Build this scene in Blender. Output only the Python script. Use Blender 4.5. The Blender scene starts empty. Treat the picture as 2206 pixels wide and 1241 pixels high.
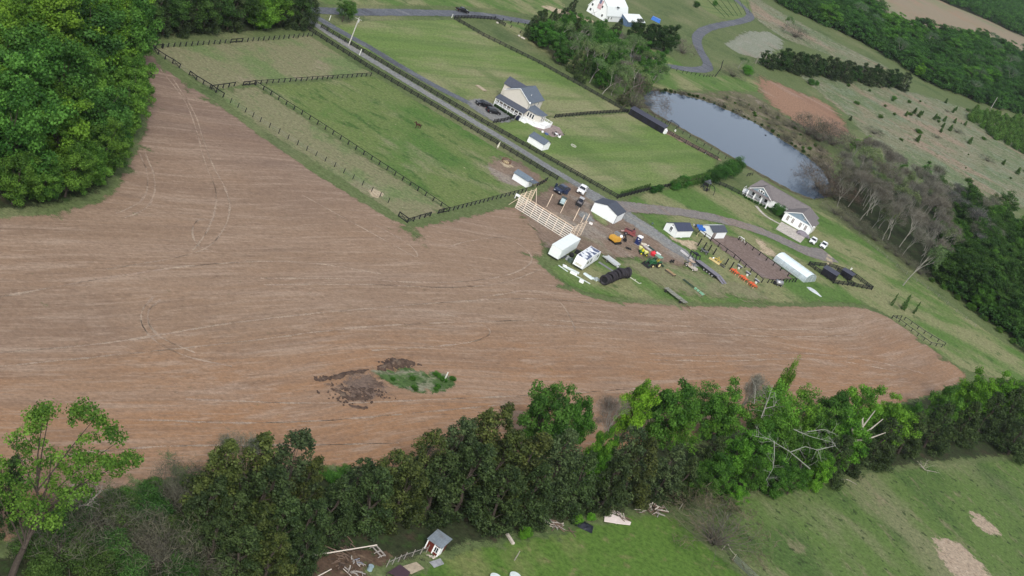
import bpy, bmesh, math, random
import numpy as np
from mathutils import Vector, Matrix, noise
from mathutils.geometry import delaunay_2d_cdt
S = bpy.context.scene
COL = S.collection
# ---------------------------------------------------------------- camera, sky, sun, exposure
F = 2900.0; P = math.radians(23.0); R = math.radians(25.3); H = 122.0
cd = bpy.data.cameras.new('camera'); cam = bpy.data.objects.new('camera', cd); COL.objects.link(cam)
cd.sensor_fit = 'HORIZONTAL'; cd.sensor_width = 36.0; cd.lens = 36.0 * F / 2206.0
cd.clip_start = 1.0; cd.clip_end = 12000.0
_fw = Vector((0, math.cos(P), -math.sin(P))); _up = Vector((0, math.sin(P), math.cos(P))); _rt = Vector((1, 0, 0))
_cx = _rt * math.cos(R) + _up * math.sin(R); _cy = -_rt * math.sin(R) + _up * math.cos(R)
cam.matrix_world = Matrix(((_cx.x, _cy.x, -_fw.x, 0), (_cx.y, _cy.y, -_fw.y, 0), (_cx.z, _cy.z, -_fw.z, H), (0, 0, 0, 1)))
S.camera = cam
SUN_EL = math.radians(42); SUN_AZ = math.radians(168)      # azimuth measured clockwise from +Y
W = bpy.data.worlds.new('World'); S.world = W; W.use_nodes = True
wn = W.node_tree; bg = wn.nodes['Background']
sky = wn.nodes.new('ShaderNodeTexSky'); sky.sky_type = 'NISHITA'; sky.sun_disc = False
sky.sun_elevation = SUN_EL; sky.sun_rotation = SUN_AZ; sky.air_density = 1.0; sky.dust_density = 2.0; sky.ozone_density = 1.0
hs = wn.nodes.new('ShaderNodeHueSaturation'); hs.inputs['Saturation'].default_value = 0.45   # a clouded sky: paler than a clear one
wn.links.new(sky.outputs[0], hs.inputs['Color']); wn.links.new(hs.outputs[0], bg.inputs['Color'])
bg.inputs['Strength'].default_value = 0.14
sl = bpy.data.lights.new('sun', 'SUN'); sl.energy = 1.7; sl.angle = math.radians(14); sl.color = (1, 0.96, 0.9)
so = bpy.data.objects.new('sun', sl); COL.objects.link(so)
so.rotation_euler = Vector((math.sin(SUN_AZ) * math.cos(SUN_EL), math.cos(SUN_AZ) * math.cos(SUN_EL), math.sin(SUN_EL))).to_track_quat('Z', 'Y').to_euler()
S.view_settings.view_transform = 'Standard'; S.view_settings.look = 'None'; S.view_settings.exposure = 0.52
S.cycles.max_bounces = 4; S.cycles.diffuse_bounces = 2; S.cycles.glossy_bounces = 2; S.cycles.transparent_max_bounces = 10
S.cycles.transmission_bounces = 2; S.cycles.caustics_reflective = False; S.cycles.caustics_refractive = False
rnd = random.Random(7)

# ---------------------------------------------------------------- where things stand (surveyed from the picture onto flat ground)
def G(x, y, z=0.0):
    dx, dy = x - 1103.0, y - 620.5
    u = math.cos(R) * dx + math.sin(R) * dy; v = -math.sin(R) * dx + math.cos(R) * dy
    rx, ry, rz = u, F * math.cos(P) - v * math.sin(P), -F * math.sin(P) - v * math.cos(P)
    t = (H - z) / -rz
    return Vector((rx * t, ry * t, z))
def head(a, b):
    p, q = G(*a), G(*b); return math.atan2(q.y - p.y, q.x - p.x)
def dist(a, b): return (G(*a) - G(*b)).length

# ---------------------------------------------------------------- materials
MT = {}
def rgb(c): return (c[0], c[1], c[2], 1.0)
def nodes(name):
    m = bpy.data.materials.new(name); m.use_nodes = True
    return m, m.node_tree, m.node_tree.nodes['Principled BSDF']
def mat(name, c, rough=0.6, metal=0.0, var=0.15, scale=1.5, spec=0.3, stripes=None, dirt=None):
    """painted or natural surface with slight unevenness; stripes=(axis, period, depth, shade)"""
    if name in MT: return MT[name]
    m, t, b = nodes(name); N, L = t.nodes, t.links
    tc = N.new('ShaderNodeTexCoord'); nz = N.new('ShaderNodeTexNoise')
    nz.inputs['Scale'].default_value = scale; nz.inputs['Detail'].default_value = 6; nz.inputs['Roughness'].default_value = 0.65
    L.new(tc.outputs['Object'], nz.inputs['Vector'])
    mr = N.new('ShaderNodeMapRange'); mr.inputs[1].default_value = .3; mr.inputs[2].default_value = .7
    mr.inputs[3].default_value = 1 - var; mr.inputs[4].default_value = 1 + var * .6
    L.new(nz.outputs['Fac'], mr.inputs[0])
    mx = N.new('ShaderNodeVectorMath'); mx.operation = 'SCALE'; mx.inputs[0].default_value = c
    L.new(mr.outputs[0], mx.inputs['Scale']); out = mx.outputs[0]
    if dirt:
        nd = N.new('ShaderNodeTexNoise'); nd.inputs['Scale'].default_value = scale * .4; nd.inputs['Detail'].default_value = 8
        L.new(tc.outputs['Object'], nd.inputs['Vector'])
        md = N.new('ShaderNodeMapRange'); md.inputs[1].default_value = .5; md.inputs[2].default_value = .75; md.inputs[4].default_value = .7
        L.new(nd.outputs['Fac'], md.inputs[0])
        mm = N.new('ShaderNodeMix'); mm.data_type = 'RGBA'; mm.inputs[7].default_value = rgb(dirt)
        L.new(md.outputs[0], mm.inputs[0]); L.new(out, mm.inputs[6]); out = mm.outputs[2]
    if stripes:
        ax, per, dep, shade = stripes
        sx = N.new('ShaderNodeSeparateXYZ'); L.new(tc.outputs['Object'], sx.inputs[0])
        fr = N.new('ShaderNodeMath'); fr.operation = 'MULTIPLY'; fr.inputs[1].default_value = 1 / per; L.new(sx.outputs[ax], fr.inputs[0])
        f2 = N.new('ShaderNodeMath'); f2.operation = 'FRACT'; L.new(fr.outputs[0], f2.inputs[0])
        cr = N.new('ShaderNodeMapRange'); cr.inputs[1].default_value = 0; cr.inputs[2].default_value = .18; cr.inputs[3].default_value = shade; cr.inputs[4].default_value = 1
        L.new(f2.outputs[0], cr.inputs[0])
        m2 = N.new('ShaderNodeVectorMath'); m2.operation = 'SCALE'; L.new(out, m2.inputs[0]); L.new(cr.outputs[0], m2.inputs['Scale']); out = m2.outputs[0]
        bp = N.new('ShaderNodeBump'); bp.inputs['Distance'].default_value = dep; L.new(f2.outputs[0], bp.inputs['Height']); L.new(bp.outputs[0], b.inputs['Normal'])
    L.new(out, b.inputs['Base Color'])
    b.inputs['Roughness'].default_value = rough; b.inputs['Metallic'].default_value = metal
    b.inputs['Specular IOR Level'].default_value = spec
    MT[name] = m; return m
def ground_mat(name, base, layers, edge=None, bump=0.0, rough=0.95, thr=1.68, fine=.26, warp=0):
    """layers: (colour, scale, lo, hi, strength, stretch, angle, distortion) - patches of differing soil and plants"""
    if name in MT: return MT[name]
    m, t, b = nodes(name); N, L = t.nodes, t.links
    tc = N.new('ShaderNodeTexCoord'); src = tc.outputs['Object']
    if warp:      # cultivation lines bend with the field
        w1 = N.new('ShaderNodeTexNoise'); w1.inputs['Scale'].default_value = .0085; w1.inputs['Detail'].default_value = 1; L.new(src, w1.inputs['Vector'])
        w2 = N.new('ShaderNodeVectorMath'); w2.operation = 'SUBTRACT'; w2.inputs[1].default_value = (.5, .5, .5); L.new(w1.outputs['Color'], w2.inputs[0])
        w3 = N.new('ShaderNodeVectorMath'); w3.operation = 'SCALE'; w3.inputs['Scale'].default_value = warp; L.new(w2.outputs[0], w3.inputs[0])
        w4 = N.new('ShaderNodeVectorMath'); w4.operation = 'ADD'; L.new(src, w4.inputs[0]); L.new(w3.outputs[0], w4.inputs[1]); src = w4.outputs[0]
    prev = None
    for i, l in enumerate(layers):
        if isinstance(l, dict):      # one soil giving way to another across the field, raggedly
            sx = N.new('ShaderNodeVectorMath'); sx.operation = 'DOT_PRODUCT'; sx.inputs[1].default_value = (l['n'][0], l['n'][1], 0); L.new(tc.outputs['Object'], sx.inputs[0])
            nz = N.new('ShaderNodeTexNoise'); nz.inputs['Scale'].default_value = .03; nz.inputs['Detail'].default_value = 7; nz.inputs['Roughness'].default_value = .6
            L.new(tc.outputs['Object'], nz.inputs['Vector'])
            ma = N.new('ShaderNodeMath'); ma.operation = 'MULTIPLY_ADD'; ma.inputs[1].default_value = l['amp']; L.new(nz.outputs['Fac'], ma.inputs[0]); L.new(sx.outputs['Value'], ma.inputs[2])
            mr = N.new('ShaderNodeMapRange'); mr.inputs[1].default_value = l['a'] + l['amp'] / 2; mr.inputs[2].default_value = l['b'] + l['amp'] / 2; mr.inputs[4].default_value = l['s']; mr.interpolation_type = 'SMOOTHSTEP'
            L.new(ma.outputs[0], mr.inputs[0])
            mm = N.new('ShaderNodeMix'); mm.data_type = 'RGBA'; mm.inputs[7].default_value = rgb(l['c']); L.new(mr.outputs[0], mm.inputs[0])
            if prev is None: mm.inputs[6].default_value = rgb(base)
            else: L.new(prev, mm.inputs[6])
            prev = mm.outputs[2]; continue
        col, sc, lo, hi, st = l[:5]; stretch = l[5] if len(l) > 5 else 1; ang = l[6] if len(l) > 6 else 0; dis = l[7] if len(l) > 7 else 0
        r1 = N.new('ShaderNodeVectorRotate'); r1.rotation_type = 'Z_AXIS'; r1.inputs['Angle'].default_value = -ang
        L.new(src, r1.inputs['Vector'])
        mp = N.new('ShaderNodeMapping'); mp.inputs['Scale'].default_value = (1 / stretch, 1, 1); mp.inputs['Location'].default_value = (i * 31.7, i * 17.3, i * 3)
        L.new(r1.outputs[0], mp.inputs['Vector'])
        nz = N.new('ShaderNodeTexNoise'); nz.inputs['Scale'].default_value = sc; nz.inputs['Detail'].default_value = 6
        nz.inputs['Roughness'].default_value = .6; nz.inputs['Distortion'].default_value = dis
        L.new(mp.outputs[0], nz.inputs['Vector'])
        mr = N.new('ShaderNodeMapRange'); mr.inputs[1].default_value = lo; mr.inputs[2].default_value = hi; mr.inputs[4].default_value = st
        mr.interpolation_type = 'SMOOTHSTEP'
        L.new(nz.outputs['Fac'], mr.inputs[0])
        mm = N.new('ShaderNodeMix'); mm.data_type = 'RGBA'; mm.inputs[7].default_value = rgb(col)
        L.new(mr.outputs[0], mm.inputs[0])
        if prev is None: mm.inputs[6].default_value = rgb(base)
        else: L.new(prev, mm.inputs[6])
        prev = mm.outputs[2]
    if fine:      # blade- and crumb-sized variation
        fz = N.new('ShaderNodeTexNoise'); fz.inputs['Scale'].default_value = 1.1; fz.inputs['Detail'].default_value = 9; fz.inputs['Roughness'].default_value = .82
        L.new(tc.outputs['Object'], fz.inputs['Vector'])
        fr = N.new('ShaderNodeMapRange'); fr.inputs[1].default_value = .37; fr.inputs[2].default_value = .63; fr.inputs[3].default_value = 1 - fine * 1.7; fr.inputs[4].default_value = 1 + fine
        L.new(fz.outputs['Fac'], fr.inputs[0])
        fm = N.new('ShaderNodeVectorMath'); fm.operation = 'SCALE'; L.new(prev, fm.inputs[0]); L.new(fr.outputs[0], fm.inputs['Scale']); prev = fm.outputs[0]
    L.new(prev, b.inputs['Base Color']); b.inputs['Roughness'].default_value = rough; b.inputs['Specular IOR Level'].default_value = .12
    if bump:
        nb = N.new('ShaderNodeTexNoise'); nb.inputs['Scale'].default_value = 1.3; nb.inputs['Detail'].default_value = 8; nb.inputs['Roughness'].default_value = .75
        L.new(tc.outputs['Object'], nb.inputs['Vector'])
        bp = N.new('ShaderNodeBump'); bp.inputs['Distance'].default_value = bump; bp.inputs['Strength'].default_value = 1
        L.new(nb.outputs['Fac'], bp.inputs['Height']); L.new(bp.outputs[0], b.inputs['Normal'])
    if edge:      # soil thins out raggedly towards its border, blade by blade
        at = N.new('ShaderNodeAttribute'); at.attribute_name = 'rim'
        ne = N.new('ShaderNodeTexNoise'); ne.inputs['Scale'].default_value = edge; ne.inputs['Detail'].default_value = 5; ne.inputs['Roughness'].default_value = .65
        L.new(tc.outputs['Object'], ne.inputs['Vector'])
        wn_ = N.new('ShaderNodeTexNoise'); wn_.inputs['Scale'].default_value = 7.0; wn_.inputs['Detail'].default_value = 2; L.new(tc.outputs['Object'], wn_.inputs['Vector'])
        ad = N.new('ShaderNodeMath'); ad.operation = 'ADD'; nx = N.new('ShaderNodeMath'); nx.operation = 'MULTIPLY_ADD'; nx.inputs[1].default_value = 2.4; nx.inputs[2].default_value = -.7; L.new(ne.outputs['Fac'], nx.inputs[0])
        L.new(at.outputs['Fac'], ad.inputs[0]); L.new(nx.outputs[0], ad.inputs[1])
        a2 = N.new('ShaderNodeMath'); a2.operation = 'MULTIPLY_ADD'; a2.inputs[1].default_value = 1.5; L.new(wn_.outputs['Fac'], a2.inputs[0]); L.new(ad.outputs[0], a2.inputs[2])
        me = N.new('ShaderNodeMath'); me.operation = 'GREATER_THAN'; me.inputs[1].default_value = thr
        L.new(a2.outputs[0], me.inputs[0])
        tr = N.new('ShaderNodeBsdfTransparent'); ms = N.new('ShaderNodeMixShader')
        L.new(me.outputs[0], ms.inputs[0]); L.new(tr.outputs[0], ms.inputs[1]); L.new(b.outputs[0], ms.inputs[2])
        L.new(ms.outputs[0], N['Material Output'].inputs['Surface'])
    MT[name] = m; return m
def leaf_mat(name, dark, light, trans=.25):
    if name in MT: return MT[name]
    m, t, b = nodes(name); N, L = t.nodes, t.links
    at = N.new('ShaderNodeAttribute'); at.attribute_name = 'tone'
    mm = N.new('ShaderNodeMix'); mm.data_type = 'RGBA'; mm.inputs[6].default_value = rgb(dark); mm.inputs[7].default_value = rgb(light)
    L.new(at.outputs['Fac'], mm.inputs[0])
    oi = N.new('ShaderNodeObjectInfo'); mu = N.new('ShaderNodeMix'); mu.data_type = 'RGBA'; mu.blend_type = 'MULTIPLY'; mu.inputs[0].default_value = 1
    L.new(mm.outputs[2], mu.inputs[6]); L.new(oi.outputs['Color'], mu.inputs[7])
    L.new(mu.outputs[2], b.inputs['Base Color']); b.inputs['Roughness'].default_value = .6; b.inputs['Specular IOR Level'].default_value = .2
    tl = N.new('ShaderNodeBsdfTranslucent'); L.new(mu.outputs[2], tl.inputs['Color'])
    ms = N.new('ShaderNodeMixShader'); ms.inputs[0].default_value = trans
    L.new(b.outputs[0], ms.inputs[1]); L.new(tl.outputs[0], ms.inputs[2]); L.new(ms.outputs[0], N['Material Output'].inputs['Surface'])
    MT[name] = m; return m

# ---------------------------------------------------------------- mesh helpers
class MB:
    def __init__(s): s.v = []; s.f = []
    def add(s, vs, fs):
        o = len(s.v); s.v += [tuple(v) for v in vs]; s.f += [tuple(i + o for i in f) for f in fs]; return s
    def box(s, x0, x1, y0, y1, z0, z1, taper=0.0, rz=0.0, c=None):
        t = taper
        vs = [(x0, y0, z0), (x1, y0, z0), (x1, y1, z0), (x0, y1, z0), (x0 + t, y0 + t, z1), (x1 - t, y0 + t, z1), (x1 - t, y1 - t, z1), (x0 + t, y1 - t, z1)]
        if rz:
            cx, cy = c or ((x0 + x1) / 2, (y0 + y1) / 2); ca, sa = math.cos(rz), math.sin(rz)
            vs = [(cx + (x - cx) * ca - (y - cy) * sa, cy + (x - cx) * sa + (y - cy) * ca, z) for x, y, z in vs]
        return s.add(vs, [(0, 3, 2, 1), (4, 5, 6, 7), (0, 1, 5, 4), (1, 2, 6, 5), (2, 3, 7, 6), (3, 0, 4, 7)])
    def bar(s, p, q, w=.1, h=None):
        p, q = Vector(p), Vector(q); d = (q - p)
        if d.length < 1e-6: return s
        d.normalize(); h = h or w
        a = d.cross(Vector((0, 0, 1)));
        if a.length < 1e-3: a = Vector((1, 0, 0))
        a.normalize(); b = a.cross(d).normalized()
        vs = []
        for o in (p, q):
            for i, j in ((-1, -1), (1, -1), (1, 1), (-1, 1)): vs.append(o + a * i * w / 2 + b * j * h / 2)
        return s.add(vs, [(0, 1, 2, 3), (7, 6, 5, 4), (0, 4, 5, 1), (1, 5, 6, 2), (2, 6, 7, 3), (3, 7, 4, 0)])
    def tube(s, p, q, r0, r1=None, n=8, caps=True):
        p, q = Vector(p), Vector(q); r1 = r0 if r1 is None else r1
        d = (q - p).normalized(); a = d.orthogonal().normalized(); b = d.cross(a)
        vs = [];
        for o, r in ((p, r0), (q, r1)):
            for i in range(n):
                t = 2 * math.pi * i / n; vs.append(o + (a * math.cos(t) + b * math.sin(t)) * r)
        fs = [(i, (i + 1) % n, n + (i + 1) % n, n + i) for i in range(n)]
        if caps: fs += [tuple(range(n - 1, -1, -1)), tuple(range(n, 2 * n))]
        return s.add(vs, fs)
    def prism(s, prof, y0, y1, axis='y'):
        """profile of (a, z) extruded between y0 and y1 (axis y) or x0..x1 (axis x)"""
        n = len(prof)
        if axis == 'y': vs = [(a, y0, z) for a, z in prof] + [(a, y1, z) for a, z in prof]
        else: vs = [(y0, a, z) for a, z in prof] + [(y1, a, z) for a, z in prof]
        fs = [tuple(range(n)), tuple(range(2 * n - 1, n - 1, -1))] + [(i, n + i, n + (i + 1) % n, (i + 1) % n) for i in range(n)]
        return s.add(vs, fs)
    def ball(s, c, r, n=8, m=6, sz=1.0, sx=1.0, sy=1.0):
        vs = []; fs = []
        for j in range(m + 1):
            th = math.pi * j / m
            for i in range(n):
                ph = 2 * math.pi * i / n
                vs.append((c[0] + r * sx * math.sin(th) * math.cos(ph), c[1] + r * sy * math.sin(th) * math.sin(ph), c[2] + r * sz * math.cos(th)))
        for j in range(m):
            for i in range(n): fs.append((j * n + i, (j + 1) * n + i, (j + 1) * n + (i + 1) % n, j * n + (i + 1) % n))
        return s.add(vs, fs)
    def mesh(s, name, m=None, smooth=False, bevel=0):
        me = bpy.data.meshes.new(name); me.from_pydata(s.v, [], s.f)
        bm = bmesh.new(); bm.from_mesh(me)
        if bevel:
            bmesh.ops.bevel(bm, geom=list(bm.edges), offset=bevel, segments=2, affect='EDGES', clamp_overlap=True)
        bmesh.ops.recalc_face_normals(bm, faces=list(bm.faces)); bm.to_mesh(me); bm.free()
        if m: me.materials.append(m)
        if smooth: me.polygons.foreach_set('use_smooth', [True] * len(me.polygons))
        return me
    def build(s, name, m, parent=None, smooth=False, bevel=0):
        return obj(name, s.mesh(name, m, smooth, bevel), parent)
def obj(name, me, parent=None):
    o = bpy.data.objects.new(name, me); COL.objects.link(o)
    if parent: o.parent = parent
    return o
def tag(o, label, cat, group=None):
    o['label'] = label; o['category'] = cat
    if group: o['group'] = group
    return o
def thing(name, label, cat, at, rz=0.0, group=None, z=0.0):
    o = bpy.data.objects.new(name, None); COL.objects.link(o); o.empty_display_size = .3
    o.location = at if isinstance(at, Vector) else G(*at); o.location.z = z
    o.rotation_euler = (0, 0, rz); return tag(o, label, cat, group)
def copy_tree(o, parent=None):
    c = o.copy(); COL.objects.link(c)
    if parent: c.parent = parent
    for ch in list(o.children): copy_tree(ch, c)
    return c

# ---------------------------------------------------------------- ground sheets
def poly_dist(pt, poly):
    best = 1e9
    for i in range(len(poly)):
        a, b = poly[i], poly[(i + 1) % len(poly)]
        ab = b - a; t = max(0, min(1, (pt - a).dot(ab) / max(ab.length_squared, 1e-9)))
        d = (pt - a - ab * t).length
        if d < best: best = d
    return best
def inside(pt, poly):
    c = False; n = len(poly); j = n - 1
    for i in range(n):
        a, b = poly[i], poly[j]
        if (a.y > pt.y) != (b.y > pt.y) and pt.x < (b.x - a.x) * (pt.y - a.y) / (b.y - a.y) + a.x: c = not c
        j = i
    return c
def smooth_line(pts, k=2):
    for _ in range(k):
        q = [pts[0]]
        for a, b in zip(pts[:-1], pts[1:]): q += [a * .75 + b * .25, a * .25 + b * .75]
        q.append(pts[-1]); pts = q
    return pts
def smooth_loop(pts, k=1):
    for _ in range(k):
        q = []
        for i in range(len(pts)):
            a, b = pts[i], pts[(i + 1) % len(pts)]; q += [a * .75 + b * .25, a * .25 + b * .75]
        pts = q
    return pts
LV = []
def sheet(name, px, m, w=2.0, rough=0.4, smooth=1, step=2.0, world=False, grid=0):
    pts = [Vector(p) for p in px] if world else [G(*p).to_2d() for p in px]
    bb = (min(p.x for p in pts) - 1, min(p.y for p in pts) - 1, max(p.x for p in pts) + 1, max(p.y for p in pts) + 1)
    lev = 1 + max([l for l, q in LV if not (q[2] < bb[0] or q[0] > bb[2] or q[3] < bb[1] or q[1] > bb[3])], default=0)
    LV.append((lev, bb)); z = .004 * lev
    pts = smooth_loop(pts, smooth)
    ring = []
    for i in range(len(pts)):
        a, b = pts[i], pts[(i + 1) % len(pts)]; n = max(1, int((b - a).length / step))
        for k in range(n):
            p = a.lerp(b, k / n)
            nv = noise.noise_vector(Vector((p.x * .35, p.y * .35, len(LV)))) * rough * 2
            ring.append(p + Vector((nv.x, nv.y)))
    inner = []
    if w:
        for i in range(len(ring)):
            a, b, c = ring[i - 1], ring[i], ring[(i + 1) % len(ring)]
            t = (c - a); n = Vector((-t.y, t.x))
            if n.length < 1e-6: continue
            n.normalize()
            for s in (1, -1):
                q = b + n * s * w
                if inside(q, ring) and poly_dist(q, ring) > .75 * w: inner.append(q)
        inner = inner[::2]
        gs = max(2.5 * w, max(bb[2] - bb[0], bb[3] - bb[1]) / 22)
        gy = bb[1]
        while gy < bb[3]:
            gx = bb[0]
            while gx < bb[2]:
                q = Vector((gx + noise.noise(Vector((gx, gy, 1))) * gs * .4, gy + noise.noise(Vector((gx, gy, 9))) * gs * .4))
                if inside(q, ring) and poly_dist(q, ring) > 1.3 * w: inner.append(q)
                gx += gs
            gy += gs
    vs = ring + inner
    N = len(ring)
    ov, oe, of, _, _, _ = delaunay_2d_cdt(vs, [(i, (i + 1) % N) for i in range(N)], [], 1, 1e-5)
    me = bpy.data.meshes.new(name); me.from_pydata([(v.x, v.y, z) for v in ov], [], [tuple(f) for f in of])
    bm = bmesh.new(); bm.from_mesh(me); bmesh.ops.recalc_face_normals(bm, faces=list(bm.faces))
    bm.faces.ensure_lookup_table()
    for fc in bm.faces:
        if fc.normal.z < 0: fc.normal_flip()
    bm.to_mesh(me); bm.free()
    if w:
        at = me.attributes.new('rim', 'FLOAT', 'POINT')
        at.data.foreach_set('value', [min(1.0, poly_dist(Vector(v.co[:2]), ring) / w) for v in me.vertices])
    me.materials.append(m); o = obj(name, me); o['kind'] = 'structure'; return o
def ribbon(name, px, width, m, wpts=None, w=.6, rough=.12, k=2, step=2.5):
    pts = smooth_line([G(*p).to_2d() for p in px], k)
    q = [pts[0]]
    for a, b in zip(pts[:-1], pts[1:]):
        n = max(1, int((b - a).length / step)); q += [a.lerp(b, (i + 1) / n) for i in range(n)]
    pts = q; n = len(pts); vs = []
    bb = (min(p.x for p in pts) - 2, min(p.y for p in pts) - 2, max(p.x for p in pts) + 2, max(p.y for p in pts) + 2)
    lev = 1 + max([l for l, q in LV if not (q[2] < bb[0] or q[0] > bb[2] or q[3] < bb[1] or q[1] > bb[3])], default=0)
    LV.append((lev, bb)); z = .004 * lev; acc = 0
    for i, p in enumerate(pts):
        t = (pts[min(n - 1, i + 1)] - pts[max(0, i - 1)]).normalized(); nn = Vector((-t.y, t.x))
        wd = (width if not wpts else float(np.interp(i / (n - 1), [a for a, _ in wpts], [b for _, b in wpts]))) / 2
        for sgn, f in ((1, 1), (1, 0), (-1, 0), (-1, 1)):
            j = noise.noise(Vector((p.x * .3, p.y * .3, sgn * 5.0))) * rough * 2
            v = p + nn * sgn * (wd + j + (w * .5 if f else -w * .5)); vs.append((v.x, v.y, z))
    fs = [(4 * i + c, 4 * i + 4 + c, 4 * i + 5 + c, 4 * i + 1 + c) for i in range(n - 1) for c in range(3)]
    me = bpy.data.meshes.new(name); me.from_pydata(vs, [], fs)
    if me.polygons and me.polygons[0].normal.z < 0: me.flip_normals()
    at = me.attributes.new('rim', 'FLOAT', 'POINT'); at.data.foreach_set('value', [0., 1., 1., 0.] * n)
    me.materials.append(m); o = obj(name, me); o['kind'] = 'structure'; return o

FA = head((300, 760), (1300, 750)); LA = head((655, 62), (1200, 385))
def g1(n, b, ls, e=None, bump=.0, **k): return ground_mat(n, b, ls, e, bump, **k)
# colours: real-world reflectances
GR = (.10, .15, .048); GR2 = (.15, .185, .08); TAN = (.27, .245, .145); DK = (.045, .085, .028); BRN = (.20, .15, .105)
m_base = g1('rough_grass', (.11, .145, .055), [(TAN, .018, .5, .72, .6), (DK, .06, .52, .7, .55), (GR2, .35, .45, .7, .6), (TAN, .9, .58, .75, .5), (DK, 1.6, .56, .7, .55)])
gm = bpy.data.meshes.new('ground'); gm.from_pydata([(-4000, -1500, 0), (5500, -1500, 0), (5500, 9000, 0), (-4000, 9000, 0)], [], [(0, 1, 2, 3)])
gm.materials.append(m_base); go = obj('ground', gm); go['kind'] = 'structure'
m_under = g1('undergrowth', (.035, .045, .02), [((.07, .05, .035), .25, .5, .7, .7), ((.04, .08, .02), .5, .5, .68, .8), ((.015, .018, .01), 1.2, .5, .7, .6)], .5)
def perp(px, ang): v = G(*px); return v.x * math.sin(ang) - v.y * math.cos(ang)
NF = (math.sin(FA), -math.cos(FA))
m_field = g1('field_soil', (.262, .18, .122), [
    dict(c=(.315, .175, .092), n=NF, a=perp((600, 640), FA), b=perp((600, 900), FA), amp=50, s=.85), dict(c=(.165, .118, .096), n=(-NF[0], -NF[1]), a=-perp((500, 500), FA), b=-perp((450, 300), FA), amp=50, s=.7),
    ((.175, .12, .088), .014, .48, .64, .5, 1.5, FA + .2, .3), ((.28, .185, .12), .055, .48, .66, .4, 5, FA),
    ((.31, .225, .165), .14, .48, .68, .5, 12, FA), ((.19, .13, .094), .24, .5, .7, .4, 18, FA), ((.37, .28, .21), .5, .5, .68, .55, 20, FA),
    ((.16, .11, .08), .8, .52, .68, .35, 24, FA), ((.36, .27, .2), 1.3, .5, .68, .5, 14, FA), ((.15, .098, .07), 2.2, .46, .72, .5, 3.5, FA), ((.38, .29, .215), 3.2, .54, .74, .5, 1.5, FA)], .45, .03, fine=.12, warp=32)
m_pad = g1('paddock_grass', (.14, .185, .06), [((.075, .155, .032), .035, .46, .62, .85), ((.25, .235, .14), .05, .52, .68, .75, 1.5, LA), ((.045, .105, .022), .28, .54, .66, .75, 1.8, LA), ((.28, .25, .16), 1.1, .56, .72, .55), ((.05, .11, .028), 1.5, .54, .7, .6)], .5, .04)
m_tan = g1('worn_pasture', (.205, .2, .11), [((.125, .19, .065), .05, .48, .64, .8), ((.29, .24, .17), .07, .55, .7, .6), ((.12, .17, .065), .5, .52, .68, .55, 1.5, LA), ((.33, .29, .2), 1.4, .56, .74, .5), ((.09, .11, .05), 1.1, .6, .72, .6)], .5, .03)
m_lawn = g1('mown_lawn', (.135, .205, .055), [((.25, .245, .13), .03, .44, .6, .95, 3, LA + 1.3), ((.085, .145, .038), .045, .5, .66, .6, 2, LA), ((.19, .225, .09), .16, .5, .62, .4, 14, LA + 1.35), ((.09, .15, .042), .2, .52, .64, .45, 14, LA + 1.35), ((.25, .25, .13), 1.8, .56, .74, .35)], .6)
m_grn = g1('green_verge', (.095, .17, .04), [((.24, .235, .12), .05, .44, .6, .9, 2, LA), ((.05, .1, .025), .25, .54, .7, .7), ((.24, .235, .14), .9, .58, .74, .5), ((.05, .1, .03), 1.6, .56, .7, .5)], .5, .03)
m_gravel = g1('gravel', (.235, .24, .235), [((.17, .18, .19), .12, .45, .62, .7, 4, LA), ((.31, .29, .25), .3, .5, .66, .6, 6, LA), ((.14, .14, .14), 2.5, .5, .7, .6), ((.4, .38, .34), 3.5, .55, .7, .5)], .9)
m_road = g1('worn_asphalt', (.12, .13, .15), [((.2, .205, .215), .3, .48, .66, .7, 5, LA + .6), ((.075, .08, .095), .2, .5, .66, .6, 4, LA), ((.22, .22, .22), 2.5, .55, .72, .4)], .9)
m_dirt = g1('farmyard_dirt', (.22, .16, .12), [((.15, .11, .085), .06, .46, .64, .7), ((.3, .27, .23), .07, .5, .64, .75, 2, LA), ((.35, .27, .2), .2, .52, .68, .6, 2, LA), ((.17, .17, .1), .16, .56, .7, .45), ((.13, .09, .07), .8, .54, .7, .6), ((.36, .3, .23), 2.0, .55, .72, .5)], .4, .04)
m_arena = g1('arena_footing', (.195, .145, .125), [((.25, .2, .19), .12, .46, .64, .7, 2, LA), ((.13, .095, .08), .25, .52, .68, .6, 2, LA), ((.26, .2, .17), 2, .52, .7, .5)], .9)
m_clay = g1('bare_red_clay', (.29, .175, .115), [((.22, .13, .09), .05, .48, .66, .6, 3, -.3), ((.34, .25, .19), .1, .52, .68, .7, 4, -.3), ((.26, .15, .1), 1.5, .52, .7, .5)], .3)
m_straw = g1('scattered_straw', (.45, .37, .25), [((.3, .22, .15), .5, .5, .68, .6), ((.55, .47, .36), 1.8, .5, .7, .6), ((.18, .13, .09), 2.4, .58, .7, .6)], .8, .05)
m_brown = g1('dead_meadow', (.20, .205, .125), [((.135, .18, .085), .02, .44, .58, .95), ((.30, .22, .16), .03, .52, .62, .85, 2.5, -.4), ((.19, .23, .15), .1, .5, .64, .7), ((.31, .27, .2), .25, .54, .66, .7, 2, -.4), ((.085, .11, .045), .35, .54, .64, .85), ((.36, .32, .25), .6, .56, .68, .6)], .2, .1, fine=.4)
m_pale = g1('pale_stubble', (.235, .25, .19), [((.3, .3, .25), .2, .5, .66, .7), ((.15, .18, .1), .8, .52, .68, .6), ((.28, .23, .18), .05, .52, .68, .6)], .3)
m_conc = g1('concrete', (.5, .46, .41), [((.4, .37, .33), .4, .5, .68, .5), ((.56, .53, .48), 2, .5, .7, .4)])

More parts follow.
